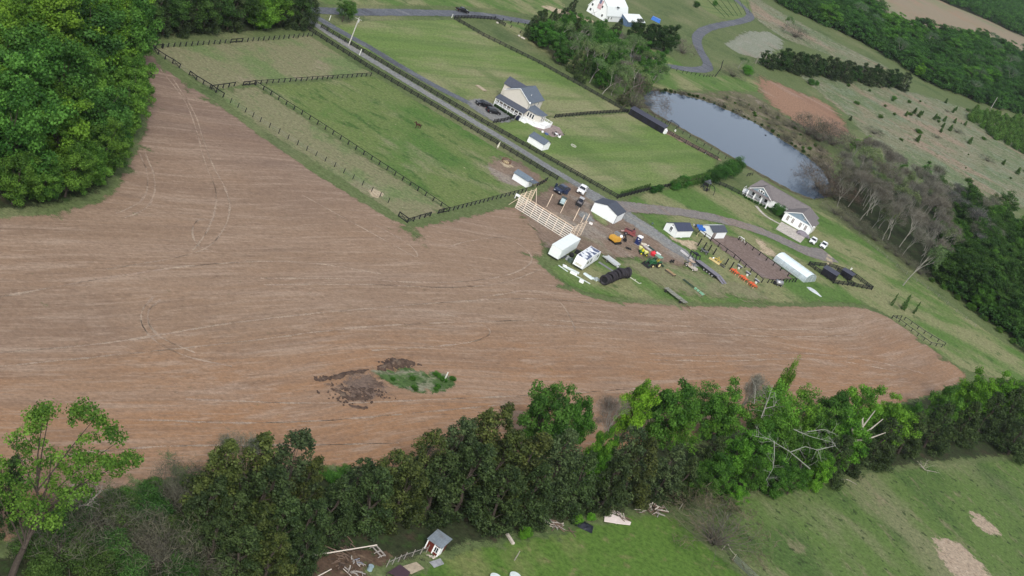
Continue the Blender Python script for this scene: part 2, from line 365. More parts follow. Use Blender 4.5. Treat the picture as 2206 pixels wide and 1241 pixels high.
WOODS = [(-240, 480), (-60, 462), (0, 455), (110, 448), (210, 425), (248, 385), (272, 330), (300, 285), (306, 220), (300, 150), (296, 95), (330, 84), (420, 78), (520, 72), (620, 66), (660, 52), (700, -40), (500, -160), (-200, -160)]
FIELD = [(296, 92), (322, 104), (345, 140), (392, 172), (450, 210), (500, 246), (560, 290), (640, 344), (720, 398), (800, 446), (845, 474), (885, 490), (960, 474), (1040, 458), (1108, 438),
         (1150, 462), (1180, 545), (1160, 562), (1190, 592), (1238, 628), (1300, 647), (1400, 653), (1520, 660), (1700, 658), (1850, 658), (1900, 675), (1950, 706), (2000, 745), (2050, 782), (2092, 812), (2060, 832),
         (2000, 856), (1800, 905), (1600, 930), (1400, 965), (1200, 985), (1000, 1010), (860, 1012), (700, 1008), (560, 1022), (430, 1028), (330, 1038), (262, 1060), (180, 1100), (60, 1160), (-200, 1250),
         (-420, 1150), (-420, 620), (-240, 490), (0, 468), (120, 458), (218, 430), (255, 392), (282, 335), (306, 290), (314, 230), (306, 170)]
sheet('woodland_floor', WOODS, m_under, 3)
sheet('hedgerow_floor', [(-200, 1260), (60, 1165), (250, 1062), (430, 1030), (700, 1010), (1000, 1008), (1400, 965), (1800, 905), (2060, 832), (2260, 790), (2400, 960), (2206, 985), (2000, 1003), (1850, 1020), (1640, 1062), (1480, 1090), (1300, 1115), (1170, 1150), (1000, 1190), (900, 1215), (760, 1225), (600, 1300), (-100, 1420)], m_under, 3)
m_mead = g1('rough_meadow', (.105, .165, .045), [((.2, .2, .11), .045, .48, .64, .8, 2, -.8), ((.06, .11, .03), .06, .5, .66, .7, 2, -.8), ((.24, .2, .13), .3, .56, .7, .6, 2.5, -.9), ((.03, .05, .018), .55, .575, .66, .85, 1.2, -.9), ((.05, .085, .025), 1.4, .56, .7, .5), ((.26, .24, .15), 1.2, .57, .72, .5, 2, -.9), ((.06, .1, .03), 2.0, .55, .7, .6)], .5, .06)
m_fl = g1('foreground_lawn', (.09, .165, .03), [((.19, .2, .08), .06, .48, .64, .75, 2.5, -.9), ((.05, .11, .02), .1, .52, .68, .7, 2, -.9), ((.21, .19, .09), .35, .56, .7, .6), ((.05, .1, .02), .9, .56, .7, .6)], .5, .04)
sheet('meadow', [(1440, 1105), (1640, 1060), (1850, 1018), (2000, 1000), (2206, 985), (2500, 960), (2600, 1500), (1650, 1500), (1580, 1215), (1500, 1150)], m_mead, 2)
sheet('cottage_lawn', [(900, 1215), (980, 1185), (1170, 1150), (1300, 1120), (1440, 1098), (1500, 1155), (1590, 1225), (1680, 1330), (1100, 1420), (850, 1300)], m_fl, 2)
sheet('worn_dirt_yard', [(600, 1300), (625, 1225), (690, 1190), (800, 1178), (900, 1185), (905, 1200), (850, 1212), (800, 1240), (780, 1330)], g1('dark_yard_dirt', (.10, .066, .045), [((.08, .05, .035), .4, .48, .66, .8), ((.21, .15, .1), .9, .52, .7, .6), ((.06, .08, .03), .5, .58, .7, .6)], .5, .05), 1.5)
for pl in ([(1995, 1158), (2030, 1152), (2075, 1175), (2110, 1205), (2145, 1245), (2160, 1290), (2100, 1290), (2040, 1230)], [(2074, 1092), (2100, 1100), (2140, 1128), (2166, 1155), (2140, 1158), (2100, 1135)]):
    sheet('straw_patch', pl, g1('faded_straw', (.38, .30, .22), [((.26, .19, .13), .7, .5, .68, .6), ((.5, .42, .33), 1.8, .5, .7, .6), ((.12, .1, .07), 1.6, .6, .7, .7)], .9, .06), 1.2, .5)
# fields and tracks beyond
sheet('far_meadow', [(1700, 150), (1760, 160), (1900, 180), (2000, 205), (2120, 245), (2260, 280), (2400, 420), (2300, 470), (2206, 455), (2100, 425), (2000, 395), (1930, 350), (1870, 300), (1840, 270), (1780, 215)], m_brown, 6, 1.5)
sheet('tan_field', [(1590, -40), (1640, 0), (1690, 30), (1760, 66), (1850, 115), (1930, 150), (1900, 155), (1860, 150), (1760, 110), (1690, 85), (1650, 60), (1600, 20), (1540, -30)], m_brown, 5, 1.5)
sheet('stubble_field', [(1760, -60), (1850, -10), (1900, 25), (1940, 45), (1990, 62), (2060, 66), (2110, 75), (2206, 120), (2300, 170), (2300, 100), (2206, 60), (2100, 10), (2000, -20), (1900, -60)], g1('ploughed_tan', (.27, .22, .15), [((.3, .2, .13), .01, .46, .6, .8), ((.2, .22, .12), .012, .5, .64, .8)], .1), 8, 2)
sheet('pale_field', [(1556, 92), (1605, 66), (1655, 66), (1690, 88), (1690, 108), (1640, 128), (1590, 118)], m_pale, 3, 1.2, 0)
sheet('vineyard_grass', [(1480, -20), (1600, -30), (1625, 20), (1622, 42), (1570, 48), (1510, 20)], g1('vineyard_grass', (.16, .2, .075), [((.1, .16, .05), .16, .48, .6, .8, 12, 1.0)], .4), 3)
sheet('green_field', [(620, -30), (700, -40), (1150, -60), (1230, 10), (1200, 45), (1140, 32), (1000, 15), (800, 14), (680, 12)], m_grn, 3)
sheet('farm_green', [(1060, 45), (1140, 45), (1290, 80), (1420, 100), (1500, 160), (1560, 160), (1620, 165), (1660, 200), (1560, 200), (1440, 195), (1390, 215), (1300, 200), (1180, 120), (1100, 70)], m_grn, 3)
sheet('clay_field', [(1612, 168), (1640, 160), (1668, 168), (1712, 190), (1770, 212), (1812, 240), (1850, 285), (1840, 306), (1780, 300), (1720, 272), (1668, 236), (1628, 200)], m_clay, 9, 3)
sheet('clay_bank', [(1158, 12), (1180, 10), (1215, 22), (1240, 30), (1290, 48), (1268, 52), (1230, 38), (1190, 26)], m_straw, 1.5, .5)
sheet('marsh_bank', [(1400, 190), (1450, 192), (1520, 200), (1580, 192), (1640, 212), (1700, 255), (1760, 305), (1800, 340), (1800, 385), (1760, 400), (1700, 330), (1600, 262), (1500, 222), (1420, 205)], g1('marsh_scrub', (.14, .13, .075), [((.24, .2, .15), .12, .48, .64, .85), ((.09, .12, .04), .2, .5, .66, .8), ((.05, .05, .03), .7, .54, .66, .8), ((.32, .28, .22), .5, .6, .72, .6)], .4, .15), 2, 1)
sheet('lawn_beyond_the_lane', [(690, 62), (760, 44), (870, 42), (978, 42), (1060, 78), (1160, 132), (1260, 190), (1350, 240), (1190, 252), (1100, 262), (1062, 262), (1000, 225), (950, 200), (860, 150), (780, 104)], m_lawn, 1.5, .3, 0)
sheet('square_lawn', [(1185, 252), (1350, 242), (1440, 288), (1548, 346), (1535, 388), (1440, 400), (1330, 427), (1230, 368), (1100, 290), (1062, 264)], m_lawn, 1.5, .3, 0)
sheet('house_lawn', [(1330, 430), (1410, 408), (1500, 395), (1600, 400), (1625, 440), (1690, 480), (1735, 440), (1800, 470), (1900, 545), (2000, 620), (2100, 695), (2250, 790), (2260, 830), (2095, 815), (1990, 740), (1900, 672), (1850, 655), (1700, 656), (1520, 657), (1400, 650), (1290, 640), (1235, 622), (1190, 592), (1165, 565), (1300, 560), (1420, 540), (1400, 480)], m_grn, 2.5)
sheet('top_paddock', [(326, 108), (340, 100), (480, 92), (664, 74), (804, 160), (660, 173), (527, 186), (460, 198), (400, 158)], m_tan, 1.5, .3, 0)
sheet('strip_paddock', [(458, 196), (527, 187), (550, 184), (760, 322), (966, 452), (884, 481), (850, 462), (720, 377), (600, 300), (500, 232)], m_tan, 1.2, .3, 0)
sheet('horse_paddock', [(551, 184), (700, 173), (804, 162), (1000, 276), (1188, 390), (1125, 414), (967, 455), (760, 318)], m_pad, 1.2, .3, 0)
sheet('paddock_bare_ground', [(1040, 345), (1075, 328), (1110, 338), (1190, 392), (1160, 405), (1110, 405), (1070, 392), (1045, 370)], m_dirt, 3.5, .8)
sheet('hay_litter', [(1072, 345), (1095, 350), (1112, 360), (1100, 366), (1080, 358)], m_straw, 1.5)
sheet('bare_paddock_patch', [(982, 358), (1000, 355), (1022, 372), (1010, 385), (985, 382)], m_straw, 3)
sheet('straw_heap_patch', [(790, 408), (806, 404), (826, 414), (832, 424), (815, 430), (796, 422)], m_straw, 1)
sheet('field', FIELD, m_field, 1.6, .4, 1, 2.5)
# turn marks and wheel tracks left in the soil
m_trk = ground_mat('track_mark', (.36, .28, .21), [((.3, .22, .165), .12, .45, .6, .8)], .25, thr=1.9)
TRK = [[(345, 150), (400, 215), (425, 285), (440, 350), (468, 410), (462, 465), (440, 510), (415, 540)], [(372, 170), (420, 240), (440, 310), (462, 365), (494, 420), (495, 470), (470, 515), (440, 540), (360, 560), (230, 580)],
       [(470, 545), (420, 530), (412, 490), (430, 470), (462, 475)], [(300, 330), (318, 370), (320, 410), (300, 440), (250, 460)], [(310, 325), (332, 372), (335, 415), (318, 450), (270, 470)],
       [(330, 640), (302, 670), (304, 700), (330, 735), (400, 770), (500, 790)], [(345, 645), (316, 672), (320, 700), (345, 730), (420, 760)],
       [(650, 420), (760, 480), (860, 535), (905, 560), (890, 530), (800, 480)], [(560, 600), (760, 600), (930, 612), (1080, 600), (1150, 570), (1140, 540), (1090, 510), (1030, 515), (970, 530)],
       [(560, 614), (800, 612), (960, 622), (1090, 612), (1165, 580)], [(780, 665), (940, 672), (1050, 700), (1060, 725), (980, 745), (800, 755)], [(400, 860), (700, 872), (1000, 858), (1200, 850), (1400, 835)],
       [(300, 905), (600, 915), (900, 890), (1100, 870)], [(1180, 690), (1400, 700), (1700, 712), (1850, 705)], [(1160, 700), (1420, 714), (1700, 728), (1860, 722)], [(1400, 762), (1550, 768), (1700, 760), (1800, 765), (1920, 785), (1990, 805)],
       [(1400, 775), (1560, 780), (1700, 772), (1820, 778), (1930, 800)], [(1500, 675), (1540, 690), (1600, 686)], [(0, 790), (200, 770), (500, 740), (800, 700), (1150, 690)], [(0, 760), (250, 740), (520, 690), (900, 655), (1150, 640), (1290, 655)],
       [(0, 640), (220, 600), (420, 570), (640, 560), (820, 590)], [(0, 1000), (300, 960), (640, 960), (860, 955)], [(1040, 640), (1180, 620), (1230, 680), (1240, 720)]]
LT = max(l for l, q in LV) + 1; KEEP = list(LV)
for i, tr in enumerate(TRK):
    LV[:] = [(LT - .6 + i * .13, (-1e5, -1e5, 1e5, 1e5))]; ribbon('wheel_track', tr, .4, m_trk, w=.4, rough=.12, k=2, step=3)
LV[:] = KEEP + [(LT + 4, (-200, 120, 220, 500))]
m_dk = ground_mat('turned_dark_soil', (.17, .122, .095), [((.09, .06, .045), .25, .5, .64, .85, 2, FA), ((.27, .2, .15), .5, .55, .7, .6)], .5, .15)
sheet('dark_soil_patch', [(675, 815), (760, 795), (840, 775), (885, 772), (890, 800), (850, 830), (880, 870), (800, 885), (730, 870)], m_dk, 5.5, 1.4)
sheet('weedy_island', [(786, 798), (830, 790), (900, 795), (960, 800), (982, 812), (990, 838), (960, 848), (885, 852), (840, 828)], g1('weeds', (.075, .13, .04), [((.25, .24, .17), .3, .46, .6, .95, 2, FA), ((.025, .06, .015), .6, .52, .68, .8), ((.3, .27, .2), 1, .6, .72, .6)], .7, .15), 1, .6)
sheet('farmyard', [(1100, 442), (1130, 425), (1170, 405), (1208, 388), (1232, 392), (1290, 428), (1335, 450), (1400, 500), (1470, 545), (1500, 575), (1460, 580), (1400, 560), (1340, 560), (1290, 552), (1240, 540), (1180, 548), (1150, 500)], m_dirt, 3, .8)
ribbon('gravel_lane', [(648, 30), (668, 45), (720, 80), (800, 130), (900, 190), (1000, 250), (1100, 310), (1200, 372), (1262, 408), (1320, 440), (1360, 458)], 3.9, m_gravel, w=.7, rough=.15)
ribbon('verge_strip', [(694, 76), (800, 139), (900, 199), (1000, 260), (1100, 321), (1200, 383), (1262, 418)], .1, m_grn, w=.05)
ribbon('side_lane', [(664, 28), (690, 42), (740, 72), (800, 104), (860, 142), (950, 193), (1010, 222), (1050, 240)], 4.2, m_road, w=.7, rough=.15)
sheet('parking_pad', [(1000, 214), (1030, 210), (1060, 222), (1095, 245), (1118, 262), (1070, 268), (1040, 250), (1010, 232)], m_gravel, 1)
ribbon('main_road', [(560, 14), (640, 20), (760, 27), (900, 27), (1000, 30), (1070, 36), (1130, 46), (1200, 62), (1300, 100), (1400, 132), (1450, 145), (1500, 152), (1528, 148), (1520, 128), (1502, 100), (1500, 75), (1530, 58), (1600, 46), (1622, 36), (1600, 12), (1560, -20)], 5.2, m_road, w=.7, rough=.2, k=3)
ribbon('gravel_road', [(1262, 418), (1320, 446), (1370, 478), (1420, 512), (1470, 545), (1505, 575)], 6, m_gravel, [(0, 4), (.3, 8), (.7, 7), (1, 3)], 1.5, .5)
ribbon('house_drive', [(1330, 445), (1400, 450), (1460, 456), (1540, 470), (1620, 490), (1690, 520), (1740, 545), (1790, 552)], 5, g1('drive_gravel', (.22, .2, .185), [((.25, .18, .14), .1, .48, .66, .7, 3, -.6), ((.16, .16, .16), .5, .5, .7, .6)], .6), [(0, 7), (.3, 5), (.7, 7), (1, 9)], 1.2, .4)
sheet('worn_yard_grass', [(1290, 552), (1350, 548), (1420, 556), (1500, 575), (1580, 600), (1660, 625), (1780, 648), (1840, 655), (1700, 655), (1560, 650), (1440, 640), (1400, 610), (1340, 575)], m_tan, 5, 1.5)
sheet('gravel_pad', [(1240, 452), (1262, 452), (1290, 478), (1272, 482), (1246, 470)], m_gravel, 1.5, .5)
sheet('grass_tufts_by_shed', [(1262, 440), (1275, 446), (1310, 476), (1322, 492), (1300, 490), (1270, 466)], m_grn, 2, .6)
sheet('arena', [(1512, 508), (1540, 500), (1600, 514), (1660, 558), (1722, 600), (1660, 612), (1600, 572)], m_arena, 1)
for pl in ([(1430, 500), (1460, 516), (1500, 518), (1512, 530), (1500, 545), (1470, 530), (1438, 512)], [(1548, 500), (1590, 520), (1660, 556), (1680, 556), (1664, 538), (1645, 520), (1620, 508), (1640, 545), (1600, 520)], [(1778, 545), (1790, 548), (1800, 572), (1778, 572)]):
    sheet('sandy_patch', pl, m_straw, 1.2, .5)
sheet('barn_floor', [(1112, 446), (1165, 420), (1285, 490), (1260, 505), (1228, 514)], m_dirt, 1)
sheet('lane_sand_track', [(1352, 240), (1365, 236), (1440, 280), (1560, 345), (1556, 352), (1430, 288)], g1('tan_track_soil', (.27, .19, .13), [((.36, .29, .21), .4, .48, .66, .7), ((.17, .12, .09), .9, .54, .7, .6)], .6), 1.2)
sheet('patio', [(1132, 262), (1170, 262), (1205, 275), (1215, 292), (1190, 296), (1160, 280)], m_conc and g1('patio_brick', (.3, .24, .22), [((.22, .17, .16), .8, .5, .68, .6)]), 0, .05, 0)
sheet('driveway_apron', [(1671, 494), (1683, 478), (1738, 508), (1724, 524)], m_conc, 0, .03, 0)
ribbon('front_walk', [(1629, 444), (1640, 458), (1655, 470), (1680, 483)], 1.3, m_conc, w=0, rough=.03)
# pond: water lies a little below its banks
POND = [(1384, 216), (1392, 200), (1404, 195), (1445, 200), (1505, 213), (1549, 230), (1590, 248), (1638, 272), (1700, 312), (1752, 348), (1782, 378), (1790, 410), (1775, 430), (1748, 430), (1700, 408), (1650, 381), (1614, 360), (1566, 331), (1517, 303), (1469, 276), (1421, 250), (1398, 236)]
sheet('pond_shore', [(x + (-1 if i < 1 or i > 12 else 2) * 2, y + (5 if i > 12 or i < 1 else -5)) for i, (x, y) in enumerate(POND)], g1('shore_mud', (.11, .1, .06), [((.2, .18, .12), .4, .5, .68, .8), ((.06, .09, .03), .7, .5, .66, .8)], .6, .1), 1.2, .5)
mw, t, b = nodes('pond_water'); b.inputs['Base Color'].default_value = (.04, .065, .10, 1); b.inputs['Roughness'].default_value = .06; b.inputs['IOR'].default_value = 1.33
b.inputs['Specular IOR Level'].default_value = .5
nz = t.nodes.new('ShaderNodeTexNoise'); nz.inputs['Scale'].default_value = 1.2; nz.inputs['Detail'].default_value = 4
tcw = t.nodes.new('ShaderNodeTexCoord'); t.links.new(tcw.outputs['Object'], nz.inputs['Vector'])
bp = t.nodes.new('ShaderNodeBump'); bp.inputs['Distance'].default_value = .06; bp.inputs['Strength'].default_value = .5
t.links.new(nz.outputs['Fac'], bp.inputs['Height']); t.links.new(bp.outputs[0], b.inputs['Normal'])
sheet('pond', POND, mw, 0, .9, step=1.5)
# ---------------------------------------------------------------- trees and other plants
def quads(centers, normals, sizes, tone, name, m, rs, aspect=1.0, thin=1.0):
    """many small leaf-spray faces, each folded a little"""
    n = len(centers); r = rs.normal(size=(n, 3)); nn = normals / np.linalg.norm(normals, axis=1, keepdims=True)
    a = np.cross(nn, r); a /= np.linalg.norm(a, axis=1, keepdims=True) + 1e-9; b = np.cross(nn, a)
    s = sizes[:, None] * .5
    k = rs.uniform(.55, 1.2, size=(n, 4, 1))
    c = np.stack([centers - a * s * k[:, 0] * aspect, centers - b * s * k[:, 1] * thin, centers + a * s * k[:, 2] * aspect, centers + b * s * k[:, 3] * thin], 1)
    c[:, 0] -= nn * s * .35; c[:, 2] -= nn * s * .35
    me = bpy.data.meshes.new(name); me.vertices.add(4 * n); me.vertices.foreach_set('co', c.reshape(-1).astype('f'))
    me.loops.add(4 * n); me.loops.foreach_set('vertex_index', np.arange(4 * n, dtype='i'))
    me.polygons.add(n); me.polygons.foreach_set('loop_start', np.arange(0, 4 * n, 4, dtype='i')); me.polygons.foreach_set('loop_total', np.full(n, 4, 'i'))
    me.update(calc_edges=True)
    at = me.attributes.new('tone', 'FLOAT', 'POINT'); at.data.foreach_set('value', np.repeat(np.clip(tone, 0, 1), 4).astype('f'))
    me.materials.append(m); return me
def crown_from(clumps, per, size, m, name, seed, up=.35, rnd_n=.7, tv=.45, flat=.8, thin=1.0):
    rs = np.random.RandomState(seed); C_, N_, S_, T_ = [], [], [], []
    for (c, r) in clumps:
        k = max(6, int(per * (r ** 1.6)))
        d = rs.normal(size=(k, 3)); d /= np.linalg.norm(d, axis=1, keepdims=True)
        rad = r * rs.uniform(.45, 1.05, size=(k, 1)); off = d * rad; off[:, 2] *= flat
        C_.append(np.array(c) + off); N_.append(d + np.array([0, 0, up]) + rs.normal(size=(k, 3)) * rnd_n)
        S_.append(size * rs.uniform(.6, 1.35, size=k))
        T_.append(rs.uniform(0, 1) * tv * 2 - tv + .5 + rs.normal(size=k) * .17 + d[:, 2] * .1)
    return quads(np.concatenate(C_), np.concatenate(N_), np.concatenate(S_), np.concatenate(T_), name, m, rs, 1.0, thin)
def limbs(tips, name, m, base_r=.3, fork=.35, top=None, n=6):
    """trunk that forks into a limb for each given tip"""
    mb = MB(); zt = top or max(t[2] for t in tips) * .75; r = random.Random(len(tips))
    pts = [Vector((r.uniform(-.25, .25) * i, r.uniform(-.25, .25) * i, zt * i / 5)) for i in range(6)]
    for i in range(5): mb.tube(pts[i], pts[i + 1], base_r * (1 - i * .17), base_r * (1 - (i + 1) * .17), n, False)
    for t in tips:
        t = Vector(t); h = max(.1, min(.95, (t.z - 1.5) / zt * (1 - fork) + r.uniform(-.1, .1))); k = int(h * 5); p = pts[k].lerp(pts[min(5, k + 1)], h * 5 - k)
        mid = p.lerp(t, .5) + Vector((r.uniform(-.4, .4), r.uniform(-.4, .4), r.uniform(-.2, .6)))
        mb.tube(p, mid, base_r * .32, base_r * .18, 4, False); mb.tube(mid, t, base_r * .18, base_r * .06, 3, False)
    return mb.mesh(name, m)
def branching(seed, H_, spread=.5, levels=5, r0=.22, kids=3, twig=.02, trunk=.35, droop=0):
    r = random.Random(seed); segs = []; tips = []
    def grow(p, d, ln, rad, lev):
        q = p; steps = 2 if lev > 1 else 1
        for s in range(steps):
            d2 = (d + Vector((r.gauss(0, .13), r.gauss(0, .13), r.gauss(0, .08) - droop * (levels - lev) * .05))).normalized()
            nq = q + d2 * ln / steps; segs.append((q, nq, rad * (1 - .25 * s), rad * (1 - .25 * (s + 1)))); q = nq; d = d2
        if lev == 0: tips.append(q); return
        for k in range(kids + (1 if r.random() < .4 else 0)):
            ax = Vector((r.gauss(0, 1), r.gauss(0, 1), r.gauss(0, 1))).normalized()
            nd = (d + ax * spread * r.uniform(.7, 1.3) + Vector((0, 0, .12))).normalized()
            grow(q, nd, ln * r.uniform(.58, .82), max(rad * .58, twig), lev - 1)
    grow(Vector((0, 0, -.2)), Vector((r.gauss(0, .05), r.gauss(0, .05), 1)), H_ * trunk, r0, levels)
    return segs, tips
def branch_mesh(segs, name, m, lo=0, hi=9):
    mb = MB()
    for p, q, a, b in segs:
        if lo <= a < hi: mb.tube(p, q, a, b, 6 if a > .1 else 3, False)
    return mb.mesh(name, m)
def ellip(rs, n, rx, zc, rz, zmin=1.0, fill=.55, lump=.18, rmin=1.0, rmax=2.0):
    out = []
    while len(out) < n:
        d = Vector((rs.gauss(0, 1), rs.gauss(0, 1), rs.gauss(0, 1))).normalized()
        f = 1 - (1 - fill) * rs.random() ** 1.6
        f *= 1 + lump * noise.noise(d * 2.2 + Vector((rs.seed_off, 0, 0)))*2
        p = Vector((d.x * rx * f, d.y * rx * f, zc + d.z * rz * f))
        if p.z < zmin: continue
        out.append(((p.x, p.y, p.z), rs.uniform(rmin, rmax)))
    return out
class Rs(random.Random):
    seed_off = 0.0
LM = {'lush': leaf_mat('lush_leaves', (.034, .10, .014), (.155, .31, .045), .4), 'cedar': leaf_mat('cedar_sprays', (.018, .034, .011), (.085, .118, .036), .2),
      'pale': leaf_mat('young_leaves', (.075, .12, .045), (.22, .28, .12)), 'brown': leaf_mat('dry_twigs', (.085, .08, .06), (.21, .20, .16), .1)}
BK = mat('bark', (.07, .055, .045), .9, var=.4, scale=3); BKD = mat('dark_stems', (.11, .1, .08), .9, var=.35, scale=3); BKG = mat('grey_bark', (.26, .25, .215), .9, var=.35, scale=3); BKW = mat('bleached_bark', (.38, .34, .29), .85, var=.3, scale=3)
PR = {}
def decid(key, seed, rx=5.6, zc=9.0, rz=7.2, n=95, per=92, size=.44, zmin=.9, m='lush', fill=.5):
    rs = Rs(seed); rs.seed_off = seed * 3.1
    cl = ellip(rs, n, rx, zc, rz, zmin, fill, .22, .95, 1.9)
    PR[key] = (('crown', crown_from(cl, per, size, LM[m], key, seed)), ('trunk', limbs([c for c, r in cl[::4]], key + '_trunk', BK, .32)), zc + rz + 1)
for k in range(4): decid('lush%d' % k, 11 + k, rx=5.2 + .5 * (k % 2), zc=8.6, rz=7.0)
for k in range(2): decid('open%d' % k, 31 + k, rx=5.4, zc=9.2, rz=6.4, n=62, per=64, size=.38, zmin=3.2, fill=.35)
for k in range(2): decid('small%d' % k, 41 + k, rx=2.4, zc=3.2, rz=2.8, n=34, per=95, size=.27, zmin=.3)
def cedar(key, seed, H_=14, Rb=3.8, n=125, per=110, size=.31, pw=.62):
    rs = Rs(seed); cl = []
    for i in range(n):
        z = H_ * (.03 + .95 * rs.random() ** 1.15); prof = Rb * (1 - z / H_) ** pw * min(1, .6 + z / 5)
        a = rs.uniform(0, 6.283); f = 1 - .5 * rs.random() ** 2; f *= 1 + .25 * noise.noise(Vector((math.cos(a) * 1.5, math.sin(a) * 1.5, z * .35 + seed)))
        cl.append(((prof * f * math.cos(a), prof * f * math.sin(a), z), rs.uniform(.55, 1.25) * (.55 + .45 * (1 - z / H_))))
    for i in range(9): cl.append(((rs.gauss(0, .15), rs.gauss(0, .15), H_ * (.86 + .14 * i / 8)), .3 + .3 * (1 - i / 8)))
    PR[key] = (('crown', crown_from(cl, per, size, LM['cedar'], key, seed, up=.5, rnd_n=.6, tv=.4, flat=1.25)), ('trunk', limbs([c for c, r in cl[::12]], key + '_trunk', BK, .25, top=H_ * .9)), H_)
for k in range(4): cedar('cedar%d' % k, 51 + k, Rb=3.9 + .3 * (k % 3), pw=(.62, .5, .75, .42)[k])
cedar('pine0', 61, H_=4, Rb=1.15, n=34, per=90, size=.28, pw=.8)
cedar('column0', 62, H_=3.2, Rb=.62, n=26, per=120, size=.22, pw=.35)
for k in range(3):
    sg, tp = branching(71 + k, 15, .42, 5, .24, 3, .022)
    rs = np.random.RandomState(k); rr = random.Random(k)
    cl = [((t.x, t.y, t.z), .55) for t in tp]
    PR['bare%d' % k] = (('crown', crown_from([(c, 1.1) for c, _ in cl], 5, 1.4, LM['brown'], 'bare_tw', k, 0, 1, .3, 1, .035)), ('trunk', branch_mesh(sg, 'bare_b', BKG)), max(t.z for t in tp))
    sg, tp = branching(81 + k, 14, .46, 4, .26, 3, .03)
    cl = [((t.x, t.y, t.z), rr.uniform(.7, 1.5)) for t in tp]
    PR['haze%d' % k] = (('crown', crown_from(cl, 20, .34, LM['pale'], 'haze_c', k, .3, .9, .35, 1)), ('trunk', branch_mesh(sg, 'haze_b', BKG)), max(t.z for t in tp))
def tangle(key, seed, Rr=2.6, Hh=2.6, n=70):
    r = random.Random(seed); mb = MB(); cl = []
    for i in range(n):
        a = r.uniform(0, 6.28); q = Vector((r.uniform(0, .4), 0, 0)); p = Vector((math.cos(a) * q.x, math.sin(a) * q.x, 0)); d = Vector((math.cos(a) * r.uniform(.2, 1.2), math.sin(a) * r.uniform(.2, 1.2), 1)).normalized()
        for s in range(5):
            nq = p + d * Hh * .32 * r.uniform(.7, 1.2); mb.tube(p, nq, .028 - .004 * s, .024 - .004 * s, 3, False); p = nq
            d = (d + Vector((r.gauss(0, .35), r.gauss(0, .35), r.gauss(0, .3) - .12))).normalized()
        cl.append(((p.x, p.y, max(.2, p.z)), .5))
    PR[key] = (('crown', crown_from([(c, .8) for c, _ in cl], 30, .9, LM['brown'], key, seed, 0, 1, .4, 1, .035)), ('trunk', mb.mesh(key + '_s', BKD)), Hh)
tangle('bush0', 91); tangle('bush1', 92)
KNAMES = {'lush': 'broadleaf_tree', 'open': 'broadleaf_tree', 'small': 'leafy_shrub', 'cedar': 'cedar_tree', 'pine': 'young_pine', 'column': 'arborvitae', 'bare': 'bare_tree', 'haze': 'budding_tree', 'bush': 'bare_shrub'}
KCAT = {'leafy_shrub': 'shrub', 'bare_shrub': 'shrub', 'arborvitae': 'hedge tree'}
SMALL_OK = [0]
def tree(kind, at, h, label, group=None, r=1.0, tint=None, parts=True, spin=None, lean=0):
    """kind is a proto key or its stem; at = base point in the picture or a ground Vector; h = height in metres; r = width factor"""
    if kind not in PR:
        ks = sorted(k for k in PR if k.startswith(kind)); kind = rnd.choice(ks)
    stem = kind.rstrip('0123456789'); (cn, cm), (tn, tm), ph = PR[kind]
    name = KNAMES[stem]; s = h / ph
    pos = at if isinstance(at, Vector) else G(*at)
    o = thing(name, label, KCAT.get(name, 'tree'), pos.copy(), rnd.uniform(0, 6.28) if spin is None else spin, group)
    o.scale = (s * r, s * r, s)
    if lean: o.rotation_euler[0] = lean
    pn = 'foliage' if 'shrub' in name or name == 'arborvitae' else ('twigs' if stem in ('bare',) else 'crown')
    c = obj(pn, cm, o); t_ = tint or (1, 1, 1); v = rnd.uniform(.82, 1.18); c.color = (t_[0] * v * rnd.uniform(.94, 1.06), t_[1] * v, t_[2] * v, 1)
    obj('stems' if 'shrub' in name else 'trunk', tm, o); return o
def tree_top(kind, top, h, *a, **k):
    p = G(top[0], top[1], h); p.z = 0; return tree(kind, p, h, *a, **k)
def scatter(px, spacing, seed, edge_first=False):
    poly = [G(*p).to_2d() for p in px]; r = random.Random(seed); out = []
    x0, x1 = min(p.x for p in poly), max(p.x for p in poly); y0, y1 = min(p.y for p in poly), max(p.y for p in poly)
    row = 0; y = y0
    while y < y1:
        x = x0 + (row % 2) * spacing / 2
        while x < x1:
            q = Vector((x + r.uniform(-.35, .35) * spacing, y + r.uniform(-.35, .35) * spacing))
            if inside(q, poly): out.append(Vector((q.x, q.y, 0)))
            x += spacing
        y += spacing * .87; row += 1
    return out
def proj(v):
    a, b, c = v.x, v.y * math.cos(P) - (v.z - H) * math.sin(P), v.y * math.sin(P) + (v.z - H) * math.cos(P)
    u = F * a / b; w = -F * c / b
    return 1103 + math.cos(R) * u - math.sin(R) * w, 620.5 + math.sin(R) * u + math.cos(R) * w
def in_view(v, h, mar=60):
    x, y = proj(v); x2, y2 = proj(v + Vector((0, 0, h)))
    return max(x, x2) > -mar and min(x, x2) < 2206 + mar and max(y, y2) > -20 and min(y, y2) < 1241 + mar * .3

